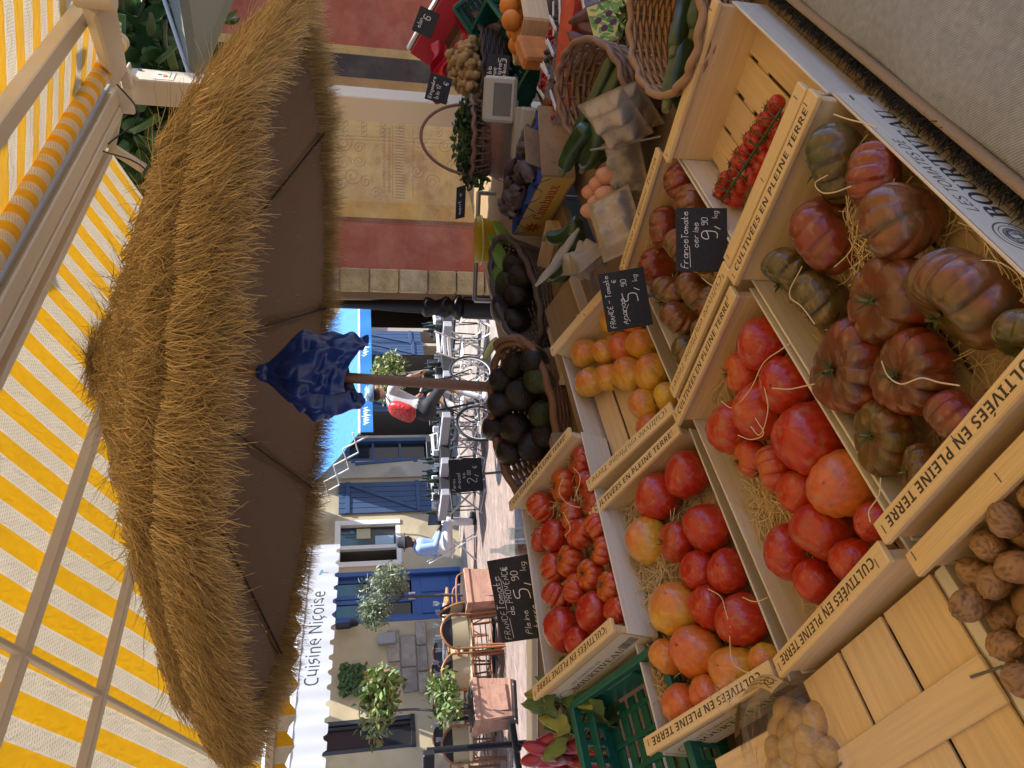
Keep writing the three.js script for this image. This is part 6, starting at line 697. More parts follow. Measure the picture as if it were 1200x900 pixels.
// yellow bin, grey pipe, big leaves
{
  const y = thing('yellow_bin', 'bright yellow plastic bin with a white rim on the grey pipe', 'bin', at(560, 281, 3.3)); const o = y.position; y.rotation.y = .1; y.position.y -= .1; add('bin_body', lathe([[.0, 0], [.085, 0], [.10, .10], [.102, .11], [.097, .108], [.08, .01], [0, .008]], 28).scale(1.05, 1, .8), mat([.75, .55, .01], .4, { physical: true, transmission: .2, thickness: 0 }), y); add('rim', mv(new THREE.TorusGeometry(.104, .005, 8, 30).rotateX(Math.PI / 2).scale(1.05, 1, .8), 0, .088, 0), mat([.75, .68, .3], .4), y); void o;
  const p = thing('grey_pipe', 'grey metal pipe running behind the stall', 'pipe', V(0, 0, 0)); add('pipe', rod(at(556, 352, 3.4), at(561, 225, 3.4), .011, .011, 12), mat([.42, .43, .45], .35, { metalness: .7 }), p); add('upright', rod(at(561, 226, 3.4), at(561, 226, 3.4).setY(gy(-3.3)), .011, .011, 12), mat([.42, .43, .45], .35, { metalness: .7 }), p); add('upright', rod(at(556, 352, 3.4), at(556, 352, 3.4).setY(gy(-3.3)), .011, .011, 12), mat([.42, .43, .45], .35, { metalness: .7 }), p);
  const lf = thing('big_leaves', 'broad bright green leaves standing beside the dark wicker basket', 'leaves', at(600, 300, 2.6)); for (const [a, b, w] of [[[598, 312], [570, 278], .05], [[600, 318], [570, 330], .035], [[604, 285], [575, 262], .03]]) { const p0 = at(a[0], a[1], 2.6).sub(lf.position), p1 = at(b[0], b[1], 2.65).sub(lf.position); add('leaf', sheet(6, 12, (u, v) => p0.clone().lerp(p1, v).add(V((u - .5) * 2 * w * Math.pow(Math.sin(Math.PI * clamp(v, .06, .96)), .6), .01 * Math.sin(v * 4), .02 * Math.abs(u - .5)))), mat([.22, .42, .07], .5, { physical: true, transmission: .3, thickness: 0 }), lf); }
  // printed paper lined crate behind the yellow tomatoes
  const nt = canvasTex(256, 256, (g) => { g.fillStyle = '#c3a982'; g.fillRect(0, 0, 256, 256); const q = rng(12); for (let i = 0; i < 200; i++) { g.fillStyle = pick(['rgba(190,60,40,.5)', 'rgba(60,90,50,.4)', 'rgba(230,215,180,.5)', 'rgba(90,60,40,.3)'], q); g.fillRect(q() * 256, q() * 256, 6 + q() * 26, 2 + q() * 5); } g.fillStyle = '#b53a2a'; g.fillRect(150, 150, 50, 22); g.fillStyle = '#2f5b33'; g.beginPath(); g.ellipse(60, 70, 18, 10, .4, 0, TAU); g.fill(); g.strokeStyle = '#3a3226'; g.lineWidth = 3; for (let k = 0; k < 5; k++) { g.beginPath(); g.arc(120, 190, 10 + k * 7, 0, 4 + k * .3); g.stroke(); } });
  const nc = thing('printed_crate', 'low crate lined with printed paper behind the yellow tomatoes', 'crate', onY(676, 352, .976), Q45); add('paper_floor', mv(bx(.46, .006, .26), 0, .03, 0), mat([.9, .9, .9], .85, { map: rep(nt, 1, 1) }), nc); nt.wrapS = nt.wrapT = THREE.RepeatWrapping; for (const s of [-1, 1]) { add('side', mv(bx(.47, .07, .008), 0, .035, s * .136), mWood[3], nc); add('end', mv(bx(.012, .08, .27), s * .237, .04, 0), mWood[4], nc); }
}
// ------------------------------------------------------------------ terrace: planters, chairs, tables
const mTerra = mat([.56, .30, .20], .8, { map: rep(speckT, 1, 1), bumpMap: rep(roughB, 2, 2), bumpScale: .003 });
function planter(px, label) {
  const c = onG(px[0], px[1]), s = .55, h = .54, o = thing('planter', label, 'planter', V(c.x, gy(c.z - .39), c.z - .39), Q45);
  const sec = (y0, y1, w0, w1) => { const g = new THREE.CylinderGeometry(w1 / Math.SQRT2, w0 / Math.SQRT2, y1 - y0, 4, 1); g.rotateY(Q45); g.translate(0, (y0 + y1) / 2, 0); return g.toNonIndexed(); };
  const body = sec(0, h - .07, s * .86, s * .95); body.computeVertexNormals(); add('body', body, mTerra, o); for (const [y, w] of [[0, s * .9], [h - .075, s]]) add('band', mv(bx(w, y ? .075 : .05, w, .008), 0, y + (y ? .037 : .025), 0), mTerra, o);
  for (let k = 0; k < 4; k++) { const g = bx(s * .62, h * .52, .012, .004); g.rotateX(-.04); g.translate(0, h * .45, s * .452); g.rotateY(k * Math.PI / 2); add('panel', g, mTerra, o); } add('soil', mv(bx(s * .86, .03, s * .86), 0, h - .005, 0), mat([.06, .04, .03], 1), o); return o;
}
const pl1 = planter([592, 704], 'square terracotta planter with the grey olive tree'), pl2 = planter([606, 840], 'square terracotta planter with the broad leaved shrub');
function crownPts(r, n, c, rad, L, w) { const lobes = [...Array(9)].map(() => { const a = r() * TAU, z = rr(-.8, .8, r), s = Math.sqrt(1 - z * z); return [V(Math.cos(a) * s, z, Math.sin(a) * s).multiply(rad).multiplyScalar(.55).add(c), rr(.35, .6, r)]; }); const out = []; for (let i = 0; i < n; i++) { const [q, k] = pick(lobes, r), a = r() * TAU, z = rr(-1, 1, r), s = Math.sqrt(1 - z * z), t = Math.pow(r(), .4); out.push([V(Math.cos(a) * s, z, Math.sin(a) * s).multiplyScalar(t * k).multiply(rad).add(q), L * rr(.7, 1.3, r), w * rr(.7, 1.3, r)]); } return out; }
{
  const r = rng(301), t = thing('olive_tree', 'small olive tree with silvery grey crown in a terracotta planter', 'tree', pl1.position.clone().add(V(0, .55, 0))), top = at(446, 697, 10.2).sub(t.position);
  add('trunk', tube([V(0, 0, 0), V(.02, .35, 0), V(top.x * .5, .6, 0), V(top.x * .8, top.y - .3, 0)], .022, 14, 8), mBark, t); for (let i = 0; i < 7; i++) { const a = i / 7 * TAU; add('branch', rod(V(top.x * .8, top.y - .35, 0), top.clone().add(V(Math.cos(a) * .3, rr(-.1, .25, r), Math.sin(a) * .3)), .01, .004, 5), mBark, t); }
  add('crown', foliage(crownPts(r, 2600, top, V(.50, .46, .46), .07, .022), r, [[.26, .30, .17], [.20, .25, .13], [.34, .38, .25], [.15, .19, .09]]), mLeaf, t).userData.kind = 'stuff';
  const s = thing('shrub', 'broad leaved shrub with green and reddish leaves in the nearer planter', 'shrub', pl2.position.clone().add(V(0, .55, 0))), c2 = at(450, 824, 9.4).sub(s.position); add('trunk', tube([V(0, 0, 0), V(-.02, .3, .02), V(c2.x * .6, c2.y * .6, 0), V(c2.x, c2.y, 0)], .016, 12, 7), mBark, s);
  add('crown', foliage(crownPts(r, 900, c2, V(.5, .38, .42), .10, .055), r, [[.15, .24, .04], [.22, .30, .06], [.30, .32, .09], [.28, .16, .05], [.10, .17, .03]]), mLeaf, s).userData.kind = 'stuff'; const c3 = at(520, 820, 9.3).sub(s.position); add('lower_foliage', foliage(crownPts(r, 420, c3, V(.42, .3, .35), .09, .05), r, [[.18, .26, .04], [.28, .33, .08], [.12, .2, .03]]), mLeaf, s).userData.kind = 'stuff'; for (let i = 0; i < 4; i++) add('stem', tube([V(0, 0, 0), V(Math.cos(i * 2) * .1, .15, Math.sin(i * 2) * .1), c3.clone().add(V(Math.cos(i * 1.6) * .2, .1, Math.sin(i * 1.6) * .15))], .008, 8, 5), mBark, s);
  const cd = thing('planter_trolley', 'black wheeled trolley under the nearer planter', 'trolley', pl2.position.clone().add(V(.2, 0, .38))); add('plate', mv(bx(.5, .03, .2), 0, .05, 0), mBlackMetal, cd); for (const x of [-.2, .2]) add('wheel', mv(new THREE.CylinderGeometry(.035, .035, .03, 12).rotateX(Math.PI / 2), x, .032, .06), mWhiteMetal, cd); cd.rotation.y = .3;
}
const mCane = mat([.36, .15, .06], .45), mCream2 = mat([.62, .52, .30], .8, { bumpMap: rep(weaveB, 12, 12), bumpScale: .002 }), mBlackWeave = mat([.03, .03, .035], .7, { bumpMap: rep(weaveB, 12, 12), bumpScale: .002 });
function caneChair() {
  const o = thing('cane_chair', 'rattan bistro chair', 'chair', V(0, 0, 0), 0, 'rattan terrace chairs');
  for (const [x, z] of [[-.2, .2], [.2, .2], [-.18, -.2], [.18, -.2]]) add('leg', rod(V(x * 1.15, 0, z * 1.15), V(x, .45, z), .014, .014, 7), mCane, o);
  add('seat', mv(new THREE.CylinderGeometry(.235, .225, .03, 20), 0, .455, 0), mCream2, o); add('seat_ring', mv(new THREE.TorusGeometry(.235, .015, 6, 24).rotateX(Math.PI / 2), 0, .455, 0), mCane, o);
  add('back_hoop', tube([V(-.24, .02, -.26), V(-.23, .5, -.24), V(-.21, .78, -.29), V(0, .9, -.32), V(.21, .78, -.29), V(.23, .5, -.24), V(.24, .02, -.26)], .016, 40, 7), mCane, o);
  add('arm', tube([V(-.22, .66, -.27), V(-.27, .66, -.05), V(-.24, .62, .14), V(-.2, .45, .2)], .014, 18, 6), mCane, o); add('arm', tube([V(.22, .66, -.27), V(.27, .66, -.05), V(.24, .62, .14), V(.2, .45, .2)], .014, 18, 6), mCane, o);
  const bk = (y0, y1) => sheet(10, 8, (u, v) => { const y = mix(y0, y1, v), hw = .215 * (y > .76 ? Math.sqrt(clamp(1 - Math.pow((y - .76) / .14, 2))) : 1) + .001; return V((u - .5) * 2 * hw, y, -.25 - (y - .5) * .17 - .05 * Math.cos((u - .5) * 3) + .05); }, (u, v) => [u * .4, v * .3]);
  add('cream_back', bk(.52, .74), mCream2, o); add('black_back', bk(.742, .885), mBlackWeave, o); for (const z of [-.2, .2]) add('stretcher', rod(V(-.2, .2, z * 1.05), V(.2, .2, z * 1.05), .009, .009, 6), mCane, o); for (const s of [-1, 1]) add('brace', rod(V(s * .2, .42, .2), V(s * .22, .15, -.2), .008, .008, 6), mCane, o);
  return o;
}
{
  const spots = [[585, 690, 2.2, 'beside the olive planter'], [589, 742, -.6, 'pulled out in front of the bare stone wall'], [590, 783, -.4, 'between the two planters'], [577, 752, 2.4, 'tucked behind the first terrace table'], [574, 778, 2.6, 'under the wall meter box'], [576, 812, 2.2, 'behind the shrub'], [590, 868, -.5, 'beyond the shrub planter'], [578, 852, 2.4, 'holding folded napkins'], [583, 896, 1.9, 'at the shop window']];
  const c0 = caneChair(); spots.forEach(([x, y, t, w], i) => { const c = i ? copyOf(c0) : c0, p = onG(x, y); c.userData.label = 'rattan chair with black and cream back ' + w; c.position.set(p.x, gy(p.z), p.z); c.rotation.y = t; });
  const mTop = mat([.50, .26, .10], .5, { map: rep(grainT, 1, 2) }), glass = mat([.85, .88, .9], .05, { physical: true, transmission: .9, thickness: 0 });
  const tbl = () => { const o = thing('terrace_table', 'square wooden terrace table', 'table', V(0, 0, 0), Q45, 'wooden terrace tables'); add('top', mv(bx(.68, .035, .68, .006), 0, .735, 0), mTop, o); add('column', mv(new THREE.CylinderGeometry(.03, .03, .7, 12), 0, .37, 0), mBlackMetal, o); for (let k = 0; k < 4; k++) { const a = k * Math.PI / 2 + Q45; add('foot', bar(V(0, .05, 0), V(Math.cos(a) * .3, .015, Math.sin(a) * .3), .04, .03), mBlackMetal, o); } return o; };
  const t0 = tbl(), gg = lathe([[.0, 0], [.03, 0], [.004, .006], [.004, .07], [.03, .10], [.034, .17], [.032, .17], [.027, .105], [0, .075]], 14), nap = bx(.16, .012, .2, .004);
  [[581, 722, 'beside the olive tree'], [581, 765, 'in front of the stone wall'], [583, 838, 'behind the shrub']].forEach(([x, y, w], i) => { const o = i ? copyOf(t0) : t0, p = onG(x, y); o.userData.label = 'wooden terrace table set with glasses ' + w; o.position.set(p.x, gy(p.z), p.z); for (const [dx, dz] of [[-.2, .15], [.2, -.15], [-.15, -.2], [.18, .2]]) { const g = solo('wine_glass', gg, glass, 'stemmed clear glass on the table ' + w, 'glass', 'glasses on the table ' + w); g.position.set(p.x + dx, gy(p.z) + .754, p.z + dz); const n = solo('napkin', nap, mWhitePaint, 'folded white napkin on the table ' + w, 'napkin', 'napkins on the table ' + w); n.position.set(p.x + dx * .4, gy(p.z) + .76, p.z + dz * 1.2); n.rotation.y = dx * 9; } });
}
{ // white folding tables and chairs along the facade, black runners
  const cloth = mat([.36, .36, .38], .9), run = mat([.02, .02, .022], .8), gl = mat([.8, .84, .88], .06, { physical: true, transmission: .85, thickness: 0 });
  const ft = thing('folding_table', 'white folding table', 'table', V(0, 0, 0), Q45, 'white folding tables'); add('top', mv(bx(.75, .025, .7, .004), 0, .74, 0), mWhiteMetal, ft); add('cloth', mv(bx(.77, .13, .72, .006), 0, .693, 0), cloth, ft); add('runner', mv(bx(.6, .15, .73, .006), .04, .687, 0), run, ft);
  for (const s of [-1, 1]) { for (const d of [-1, 1]) add('leg', bar(V(d * .3, 0, s * .3), V(-d * .3, .56, s * .3), .03, .02), mWhiteMetal, ft); } for (const d of [-1, 1]) add('stretcher', bar(V(d * .28, .04, -.3), V(d * .28, .04, .3), .02, .02), mWhiteMetal, ft);
  const fcg = thing('folding_chair', 'white folding chair', 'chair', V(0, 0, 0), Q45, 'white folding chairs'); for (const s of [-1, 1]) { add('leg', bar(V(s * .2, 0, .22), V(s * .2, .88, -.24), .022, .016), mWhiteMetal, fcg); add('leg', bar(V(s * .18, 0, -.24), V(s * .18, .46, .2), .022, .016), mWhiteMetal, fcg); } for (let i = 0; i < 5; i++) add('seat_slat', mv(bx(.38, .012, .06, .002), 0, .455, -.14 + i * .075), mWhiteMetal, fcg); for (const y of [.84, .74, .66]) add('back_slat', mv(bx(.4, .05, .012, .002), 0, y, -.225 + (.86 - y) * .5), mWhiteMetal, fcg);
  const spots = [[566, 572, 'beside the seated man'], [566, 537, 'under the blue window'], [568, 486, 'behind the cyclist'], [570, 440, 'before the bicycle'], [570, 385, 'beside the lamp post']];
  const bits = [lathe([[0, 0], [.03, 0], [.036, .09], [.033, .09], [.028, .005], [0, .005]], 12), lathe([[0, 0], [.035, 0], [.035, .14], [.012, .2], [.012, .26], [0, .26]], 12), bx(.1, .1, .08, .01)];
  spots.forEach(([x, y, w], i) => { const o = i ? copyOf(ft) : ft, p = onG(x, y); o.userData.label = 'white folding table with black runner ' + w; o.position.set(p.x, gy(p.z), p.z); for (let k = 0; k < 15; k++) { const r = rng(i * 50 + k), kind = k % 3, g = solo(['tumbler', 'bottle', 'menu_stand'][kind], bits[kind], kind === 0 ? gl : kind === 1 ? mat([.02, .03, .02], .1) : mat(k % 5 ? [.03, .03, .03] : [.7, .7, .7], .5), ['clear tumbler', 'dark bottle', 'small menu block'][kind] + ' on the folding table ' + w, ['glass', 'bottle', 'menu'][kind], 'tableware ' + kind + ' on the folding table ' + w), q = S(rr(-.3, .3, r), 0, rr(-.28, .28, r)); g.position.set(p.x + q.x, gy(p.z) + (kind === 2 ? .82 : .769), p.z + q.z); } });
  [[558, 641, Math.PI / 2 + .15, 'under the seated man'], [567, 562, 2.2, 'before the blue shutter'], [567, 510, 2.4, 'before the dark doorway'], [572, 455, -.7, 'beside the bicycle'], [574, 412, -.6, 'beyond the bicycle'], [571, 362, 2.3, 'against the painted building']].forEach(([x, y, t, w], i) => { const o = i ? copyOf(fcg) : fcg, p = onG(x, y); o.userData.label = 'white metal folding chair with slatted back ' + w; o.position.set(p.x, gy(p.z), p.z); o.rotation.y = t; });
  // black metal chairs between and behind the tables
  const bc = thing('bistro_chair', 'black metal bistro chair', 'chair', V(0, 0, 0), 0, 'black bistro chairs'); for (const [x, z] of [[-.18, .18], [.18, .18], [-.18, -.18], [.18, -.18]]) add('leg', rod(V(x * 1.1, 0, z * 1.1), V(x, .45, z), .012, .012, 6), mBlackMetal, bc); add('seat', mv(bx(.4, .03, .4, .006), 0, .46, 0), mBlackMetal, bc); add('back', mv(bx(.38, .24, .025, .006), 0, .76, -.2), mBlackMetal, bc); for (const s of [-1, 1]) add('back_post', rod(V(s * .17, .46, -.19), V(s * .17, .88, -.21), .011, .011, 6), mBlackMetal, bc);
  [[558, 595, 2.4, 'beside the white trousered man'], [557, 552, 2.3, 'under the blue shutter'], [557, 520, 2.5, 'under the blue framed window'], [559, 497, -.7, 'by the dark doorway'], [560, 470, 2.4, 'behind the bicycle saddle'], [560, 420, 2.3, 'behind the front wheel'], [561, 398, -.8, 'beside the climber'], [562, 374, 2.2, 'near the lamp post']].forEach(([x, y, t, w], i) => { const o = i ? copyOf(bc) : bc, p = onG(x, y); o.userData.label = 'black metal bistro chair ' + w; o.position.set(p.x, gy(p.z), p.z); o.rotation.y = t; });
  const r = rng(88), pp = onG(566, 425); const vine = thing('climbing_plant', 'sunlit leafy climber beside the blue awning', 'plant', V(pp.x, gy(pp.z), pp.z)); const vc = at(452, 442, 13).sub(vine.position); add('stem', tube([V(0, 0, 0), vc.clone().multiplyScalar(.5), vc], .03, 10, 6), mBark, vine); add('crown', foliage(crownPts(r, 1100, vc, V(.55, .42, .5), .09, .05), r, [[.24, .30, .08], [.32, .36, .12], [.18, .22, .06]]), mLeaf, vine).userData.kind = 'stuff';
}
// ------------------------------------------------------------------ people
function figure(bones, cell, k = .03) {
  const lo = V(9, 9, 9), hi = V(-9, -9, -9); for (const b of bones) for (const [p, r] of [[b.a, b.ra], [b.b, b.rb]]) { lo.min(p.clone().addScalar(-r - .04)); hi.max(p.clone().addScalar(r + .04)); }
  const c = lo.clone().add(hi).multiplyScalar(.5), half = Math.max(hi.x - lo.x, hi.y - lo.y, hi.z - lo.z) / 2, N = Math.ceil(2 * half / cell) + 2, mc = new MarchingCubes(N, new THREE.MeshBasicMaterial(), false, false, 90000); mc.isolation = 0; const h = N / 2;
  const bd = bones.map((b) => { const d = b.b.clone().sub(b.a); return { ...b, d, l2: Math.max(d.lengthSq(), 1e-8) }; });
  const dist = (x, y, z, b) => { const px = x - b.a.x, py = y - b.a.y, pz = z - b.a.z, t = clamp((px * b.d.x + py * b.d.y + pz * b.d.z) / b.l2); return Math.hypot(px - b.d.x * t, py - b.d.y * t, (pz - b.d.z * t)) - mix(b.ra, b.rb, t); };
  for (let z = 0; z < N; z++) for (let y = 0; y < N; y++) for (let x = 0; x < N; x++) { const X = c.x + (x - h) / h * half, Y = c.y + (y - h) / h * half, Z = c.z + (z - h) / h * half; let m = 1; for (const b of bd) { const d = dist(X, Y, Z, b); if (d - m > k) continue; if (m - d > k) { m = d; continue; } const hh = Math.max(k - Math.abs(m - d), 0) / k; m = Math.min(m, d) - hh * hh * k * .25; } mc.field[x + y * N + z * N * N] = -m; }
  mc.update(); const n = mc.count, pos = new Float32Array(n * 3), col = new Float32Array(n * 3);
  for (let i = 0; i < n; i++) { const X = c.x + mc.positionArray[i * 3] * half, Y = c.y + mc.positionArray[i * 3 + 1] * half, Z = c.z + mc.positionArray[i * 3 + 2] * half; pos.set([X, Y, Z], i * 3); let best = 9, bc = null; for (const b of bd) { const d = dist(X, Y, Z, b); if (d < best) { best = d; bc = b.c; } } col.set(bc, i * 3); }
  const g = new THREE.BufferGeometry(); g.setAttribute('position', new THREE.BufferAttribute(pos, 3)); g.setAttribute('normal', new THREE.BufferAttribute(mc.normalArray.slice(0, n * 3), 3)); g.setAttribute('color', new THREE.BufferAttribute(col, 3)); g.computeVertexNormals(); return g;
}
const cap = (a, b, ra, rb, c) => ({ a: V(...a), b: V(...b), ra, rb, c });
function hand(p, d, side, c) { const o = [cap(p, [p[0] + d[0] * .07, p[1] + d[1] * .07, p[2] + d[2] * .07], .026, .03, c)]; for (let k = 0; k < 4; k++) { const s = (k - 1.5) * .019, L = [.05, .06, .055, .042][k], q = [p[0] + d[0] * .085 + side[0] * s, p[1] + d[1] * .085 + side[1] * s, p[2] + d[2] * .085 + side[2] * s]; o.push(cap(q, [q[0] + d[0] * L, q[1] + d[1] * L - .015, q[2] + d[2] * L], .0095, .008, c)); } o.push(cap([p[0] + d[0] * .03 - side[0] * .03, p[1] + d[1] * .03 - side[1] * .03, p[2] + d[2] * .03 - side[2] * .03], [p[0] + d[0] * .08 - side[0] * .05, p[1] + d[1] * .08 - side[1] * .05, p[2] + d[2] * .08 - side[2] * .05], .011, .009, c)); return o; }
const mPerson = VC(.75);
{ // seated man
  const sk = [.10, .05, .03], sb = [.30, .42, .72], tr = [.70, .68, .66], bk = [.02, .02, .02], p = onG(558, 641), o = thing('person', 'seated person in light blue shirt, white trousers and dark hat', 'person', V(p.x, gy(p.z), p.z), .15);
  const B = [cap([0, .53, 0], [.02, .72, 0], .155, .145, tr), cap([.02, .74, 0], [.05, .98, 0], .15, .16, sb), cap([.04, 1.03, -.15], [.04, 1.03, .15], .075, .075, sb), cap([.07, 1.06, 0], [.11, 1.17, 0], .055, .05, sk), cap([.13, 1.24, 0], [.15, 1.29, 0], .088, .095, sk), cap([.225, 1.24, 0], [.245, 1.225, 0], .018, .014, sk), cap([.2, 1.19, -.02], [.2, 1.19, .02], .03, .03, sk), cap([.225, 1.275, .033], [.226, 1.275, .033], .012, .012, bk), cap([.225, 1.275, -.033], [.226, 1.275, -.033], .012, .012, bk), cap([.14, 1.26, .1], [.14, 1.24, .1], .022, .018, sk), cap([.14, 1.26, -.1], [.14, 1.24, -.1], .022, .018, sk)];
  for (const s of [-1, 1]) { B.push(cap([.05, .53, s * .1], [.48, .53, s * .13], .10, .078, tr), cap([.48, .53, s * .13], [.46, .12, s * .14], .078, .062, tr), cap([.45, .05, s * .14], [.60, .04, s * .16], .05, .042, bk), cap([.04, 1.02, s * .19], [.08, .76, s * .25], .068, .055, sb), cap([.08, .76, s * .25], [.28, .68, s * .13], .05, .038, sb)); B.push(...hand([.28, .68, s * .13], [.95, -.2, -s * .25], [0, 0, s], sk)); }
  add('body', figure(B, .0145), mPerson, o); add('hat', mv(join([lathe([[.0, .11], [.06, .115], [.095, .09], [.105, .0], [.17, -.012], [.17, -.02], [.1, -.014]], 20)]), .14, 1.31, 0).rotateZ(-.0), mat([.02, .02, .025], .8), o); add('scarf', mv(new THREE.TorusGeometry(.07, .022, 8, 16).rotateX(Math.PI / 2), .09, 1.09, 0), mat([.42, .06, .04], .8), o); add('hair', mv(polar(14, 8, (t, f) => V(Math.sin(t) * Math.cos(f) * .1, Math.cos(t) * .07, Math.sin(t) * Math.sin(f) * .1)), .12, 1.29, 0), mat(bk, .9), o);
}
const BK = { b: null };
{ // bicycle and rider, heading along the street
  const rc = at(561, 496, 10.2), base = V(rc.x, gy(rc.z), rc.z), o = thing('bicycle', 'black bicycle ridden along the terrace', 'bicycle', base, Q45), m = mBlackMetal, R = .335;
  const wheel = (x) => { const w = add('wheel', mv(new THREE.TorusGeometry(R - .02, .02, 8, 40), x, R, 0), mat([.02, .02, .02], .8), o); add('rim', mv(new THREE.TorusGeometry(R - .045, .008, 6, 36), x, R, 0), mWhiteMetal, w); const sp = []; for (let k = 0; k < 18; k++) { const a = k / 18 * TAU; sp.push(rod(V(x, R, (k & 1 ? .02 : -.02)), V(x + Math.cos(a) * (R - .05), R + Math.sin(a) * (R - .05), 0), .0018, .0018, 4)); } add('spokes', join(sp), mWhiteMetal, w); add('axle', mv(new THREE.CylinderGeometry(.02, .02, .1, 10).rotateX(Math.PI / 2), x, R, 0), mWhiteMetal, w); };
  wheel(0); wheel(1.05); const bb = V(.42, .29, 0), st = V(.27, .82, 0), hd = V(.86, .86, 0), fk = V(.9, .72, 0);
  for (const [nm, a, b, r] of [['seat_tube', bb, st, .017], ['down_tube', bb, fk, .018], ['top_tube', V(.29, .76, 0), hd, .016], ['head_tube', fk, V(.84, .95, 0), .02], ['seat_post', st, V(.25, .96, 0), .013]]) add(nm, rod(a, b, r, r, 10), m, o);
  for (const s of [-1, 1]) { add('chain_stay', rod(V(0, R, s * .05), bb.clone().add(V(0, 0, s * .03)), .01, .01, 6), m, o); add('seat_stay', rod(V(0, R, s * .05), V(.28, .74, s * .015), .009, .009, 6), m, o); add('fork_blade', rod(fk, V(1.05, R, s * .05), .012, .01, 6), m, o); add('crank', bar(bb.clone().add(V(0, 0, s * .06)), bb.clone().add(V(s * .02, -s * .16, s * .08)), .02, .014), mWhiteMetal, o); add('pedal', mv(bx(.09, .02, .08), .42 + s * .02, .29 - s * .16, s * .12), m, o); add('grip', rod(V(.80, 1.1, s * .18), V(.72, 1.12, s * .3), .016, .016, 8), m, o); }
  add('saddle', polar(16, 10, (t, f) => V(.25 + Math.cos(t) * .13, .975 + Math.sin(t) * Math.sin(f) * .03, Math.sin(t) * Math.cos(f) * .07 * (1 - .5 * Math.cos(t)))), m, o); add('handlebar', tube([V(.80, 1.1, -.2), V(.84, 1.07, -.08), V(.84, 1.06, 0), V(.84, 1.07, .08), V(.80, 1.1, .2)], .012, 20, 7), mWhiteMetal, o); add('stem', rod(V(.84, .94, 0), V(.84, 1.07, 0), .014, .014, 8), m, o); add('chainring', mv(new THREE.TorusGeometry(.09, .008, 6, 26), .42, .29, .05), mWhiteMetal, o); add('chain', join([rod(V(.42, .38, .05), V(0, R + .04, .05), .004, .004, 4), rod(V(.42, .2, .05), V(0, R - .04, .05), .004, .004, 4)]), m, o);
  const sk = [.42, .22, .13], sh2 = [.58, .57, .56], so = [.03, .03, .035], wh = [.72, .72, .72], pr = thing('person', 'cyclist in pale shirt and black shorts wearing a helmet', 'person', base.clone(), Q45);
  const B = [cap([.25, 1.06, 0], [.30, 1.16, 0], .15, .14, so), cap([.31, 1.2, 0], [.46, 1.46, 0], .14, .155, sh2), cap([.5, 1.53, -.16], [.5, 1.53, .16], .07, .07, sh2), cap([.52, 1.56, 0], [.57, 1.66, 0], .055, .05, sk), cap([.59, 1.72, 0], [.62, 1.77, 0], .085, .095, sk), cap([.70, 1.72, 0], [.715, 1.70, 0], .017, .013, sk), cap([.665, 1.665, -.02], [.665, 1.665, .02], .03, .03, sk), cap([.6, 1.72, .1], [.6, 1.74, .1], .02, .02, sk), cap([.6, 1.72, -.1], [.6, 1.74, -.1], .02, .02, sk), cap([.69, 1.755, .033], [.691, 1.755, .033], .011, .011, so), cap([.69, 1.755, -.033], [.691, 1.755, -.033], .011, .011, so)];
  for (const s of [-1, 1]) { B.push(cap([.5, 1.52, s * .2], [.58, 1.38, s * .25], .068, .058, sh2), cap([.58, 1.38, s * .25], [.63, 1.27, s * .28], .048, .045, sk), cap([.63, 1.27, s * .28], [.74, 1.14, s * .24], .042, .03, sk)); B.push(...hand([.73, 1.145, s * .24], [.5, -.5, 0], [0, 0, s], sk)); const kn = s > 0 ? [.62, .80, .14] : [.66, .95, -.14], an = s > 0 ? [.42, .42, .13] : [.46, .62, -.13], f = s > 0 ? .2 : .5; B.push(cap([.27, 1.03, s * .09], [mix(.27, kn[0], .8), mix(1.03, kn[1], .8), kn[2]], .095, .075, so), cap([mix(.27, kn[0], .8), mix(1.03, kn[1], .8), kn[2]], kn, .066, .058, sk), cap(kn, [mix(kn[0], an[0], .6), mix(kn[1], an[1], .6), an[2]], .058, .045, sk), cap([mix(kn[0], an[0], .6), mix(kn[1], an[1], .6), an[2]], [an[0] - .02, f + .12, an[2]], .045, .042, wh), cap([an[0] - .04, f + .02, an[2]], [an[0] + .13, f - .01, an[2] + .01], .045, .04, wh)); }
  add('body', figure(B, .0145), mPerson, pr); const hm = polar(24, 12, (t, f) => { const y = Math.cos(t); return V(Math.sin(t) * Math.cos(f) * .145, Math.max(y, -.15) * .11, Math.sin(t) * Math.sin(f) * .112); }); add('helmet', mv(hm, .595, 1.80, 0), mat([.16, .26, .36], .35), pr); const vents = []; for (const z of [-.05, 0, .05]) vents.push(mv(bx(.2, .012, .014, .003), .59, 1.9 - Math.abs(z) * .3, z)); add('helmet_ridge', join(vents), mat([.75, .78, .8], .4), pr); add('hair', mv(polar(14, 8, (t, f) => V(Math.sin(t) * Math.cos(f) * .095, Math.cos(t) * .07, Math.sin(t) * Math.sin(f) * .098)), .575, 1.74, 0), mat([.03, .02, .015], .8), pr);
  const bp = thing('backpack', 'small red drawstring backpack on the cyclist', 'backpack', base.clone(), Q45), g = polar(20, 14, (t, f) => { const e = (x) => Math.sign(x) * Math.pow(Math.abs(x), .7); return V(e(Math.sin(t) * Math.cos(f)) * .075, e(Math.cos(t)) * .2, e(Math.sin(t) * Math.sin(f)) * .15 * (1 - .15 * Math.cos(t))); }); g.rotateZ(-.5); add('sack', mv(g, .245, 1.40, 0), mat([.55, .03, .03], .4, { bumpMap: rep(wrinkB, 2, 2), bumpScale: .01 }), bp); for (const s of [-1, 1]) add('strap', tube([V(.33, 1.56, s * .08), V(.46, 1.62, s * .11), V(.55, 1.56, s * .12), V(.54, 1.42, s * .15)], .008, 14, 5), mat([.03, .03, .03], .7), bp);
}
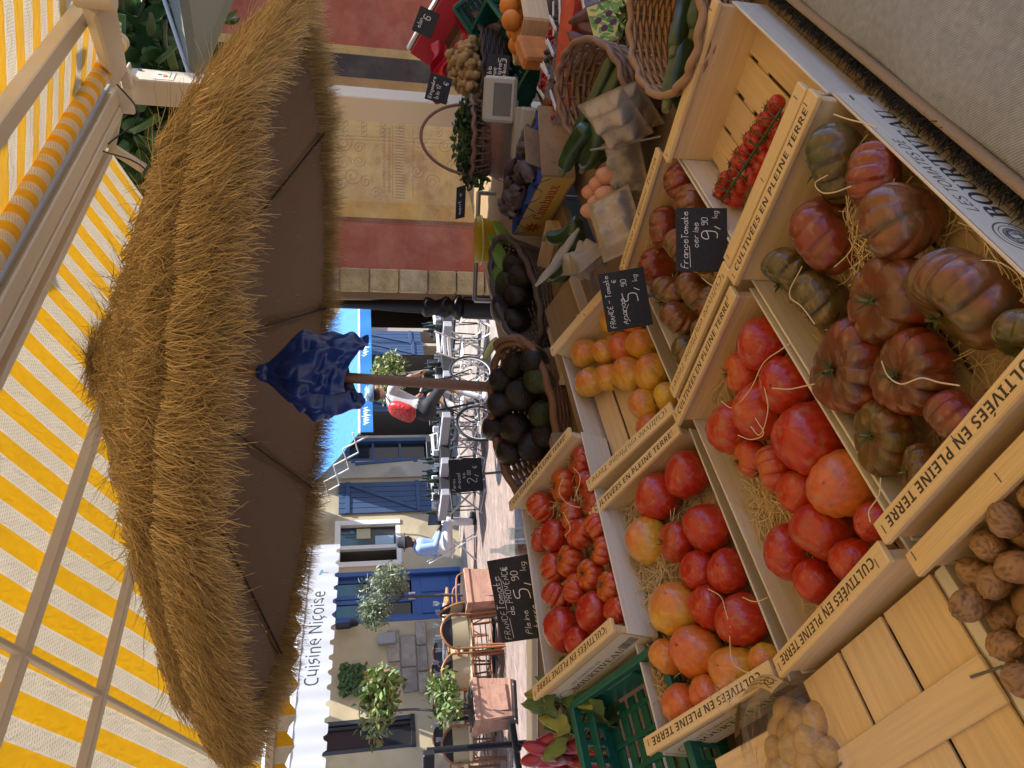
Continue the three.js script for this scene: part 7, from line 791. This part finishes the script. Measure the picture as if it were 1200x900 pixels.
// ------------------------------------------------------------------ side table with bottle and glass, black stand
{
  const T = at(622, 750, 3.8), o = thing('wooden_counter', 'plain wooden counter with pale top behind the stall', 'counter', V(T.x - .05, gy(T.z), T.z - .28)), h = T.y - gy(T.z); add('top', mv(bx(1.3, .03, .12, .004), 0, h - .015, .24), mat([.72, .64, .48], .6), o); add('front_panel', mv(bx(1.26, h - .04, .02), 0, (h - .04) / 2, .27), mat([.40, .27, .13], .7, { map: rep(grainT, 1, 2) }), o); for (const s of [-1, 1]) add('side_panel', mv(bx(.02, h - .04, .05), s * .62, (h - .04) / 2, .235), mat([.40, .27, .13], .7), o);
  const gl = mat([.92, .95, .95], .03, { physical: true, transmission: 1, thickness: .004, ior: 1.45 }), bp = at(620, 645, 3.85); const b = thing('glass_bottle', 'clear glass bottle with a little red drink in it', 'bottle', V(bp.x, T.y + .001, bp.z - .03)); add('glass', lathe([[0, 0], [.032, 0], [.034, .01], [.034, .085], [.028, .12], [.014, .15], [.013, .19], [.015, .19], [.015, .2], [.011, .2], [.011, .15], [.025, .12], [.031, .085], [.031, .006], [0, .006]], 24), mat([.9, .94, .94], .04, { physical: true, transmission: .92, thickness: 0 }), b); add('drink', lathe([[0, .007], [.030, .007], [.030, .052], [0, .052]], 20), mat([.40, .04, .03], .15), b); void gl;
  const gp = at(616, 630, 3.85), g = thing('water_glass', 'straight clear drinking glass beside the bottle', 'glass', V(gp.x + .01, T.y + .001, gp.z - .06)); add('glass', lathe([[0, 0], [.030, 0], [.034, .09], [.032, .09], [.028, .006], [0, .006]], 24), mat([.9, .94, .94], .04, { physical: true, transmission: .92, thickness: 0 }), g);
  const s = thing('black_stand', 'black tubular metal stand at the terrace edge', 'stand', V(0, 0, 0)), d = 4.6, A = at(500, 880, d), B = at(606, 876, d), f = V(B.x, gy(B.z), B.z); s.position.copy(f); const L = (p) => p.clone().sub(f); add('post', rod(L(A), V(0, 0, 0), .02, .022, 12), mBlackMetal, s); add('head_block', mv(bx(.14, .07, .07, .006), L(A).x - .02, L(A).y, 0), mBlackMetal, s); add('cross_bar', rod(L(at(608, 900, d)), L(at(600, 846, d)), .022, .022, 10), mBlackMetal, s); add('foot_bar', bar(V(-.3, .02, 0), V(.3, .02, .1), .04, .04), mBlackMetal, s); add('foot_bar', bar(V(0, .062, -.3), V(.05, .062, .3), .04, .04), mBlackMetal, s); add('knob', mv(new THREE.SphereGeometry(.03, 10, 8), L(B).x, L(B).y, 0), mBlackMetal, s);
}
scene.environment = scene.background;
renderer.render(scene, camera);
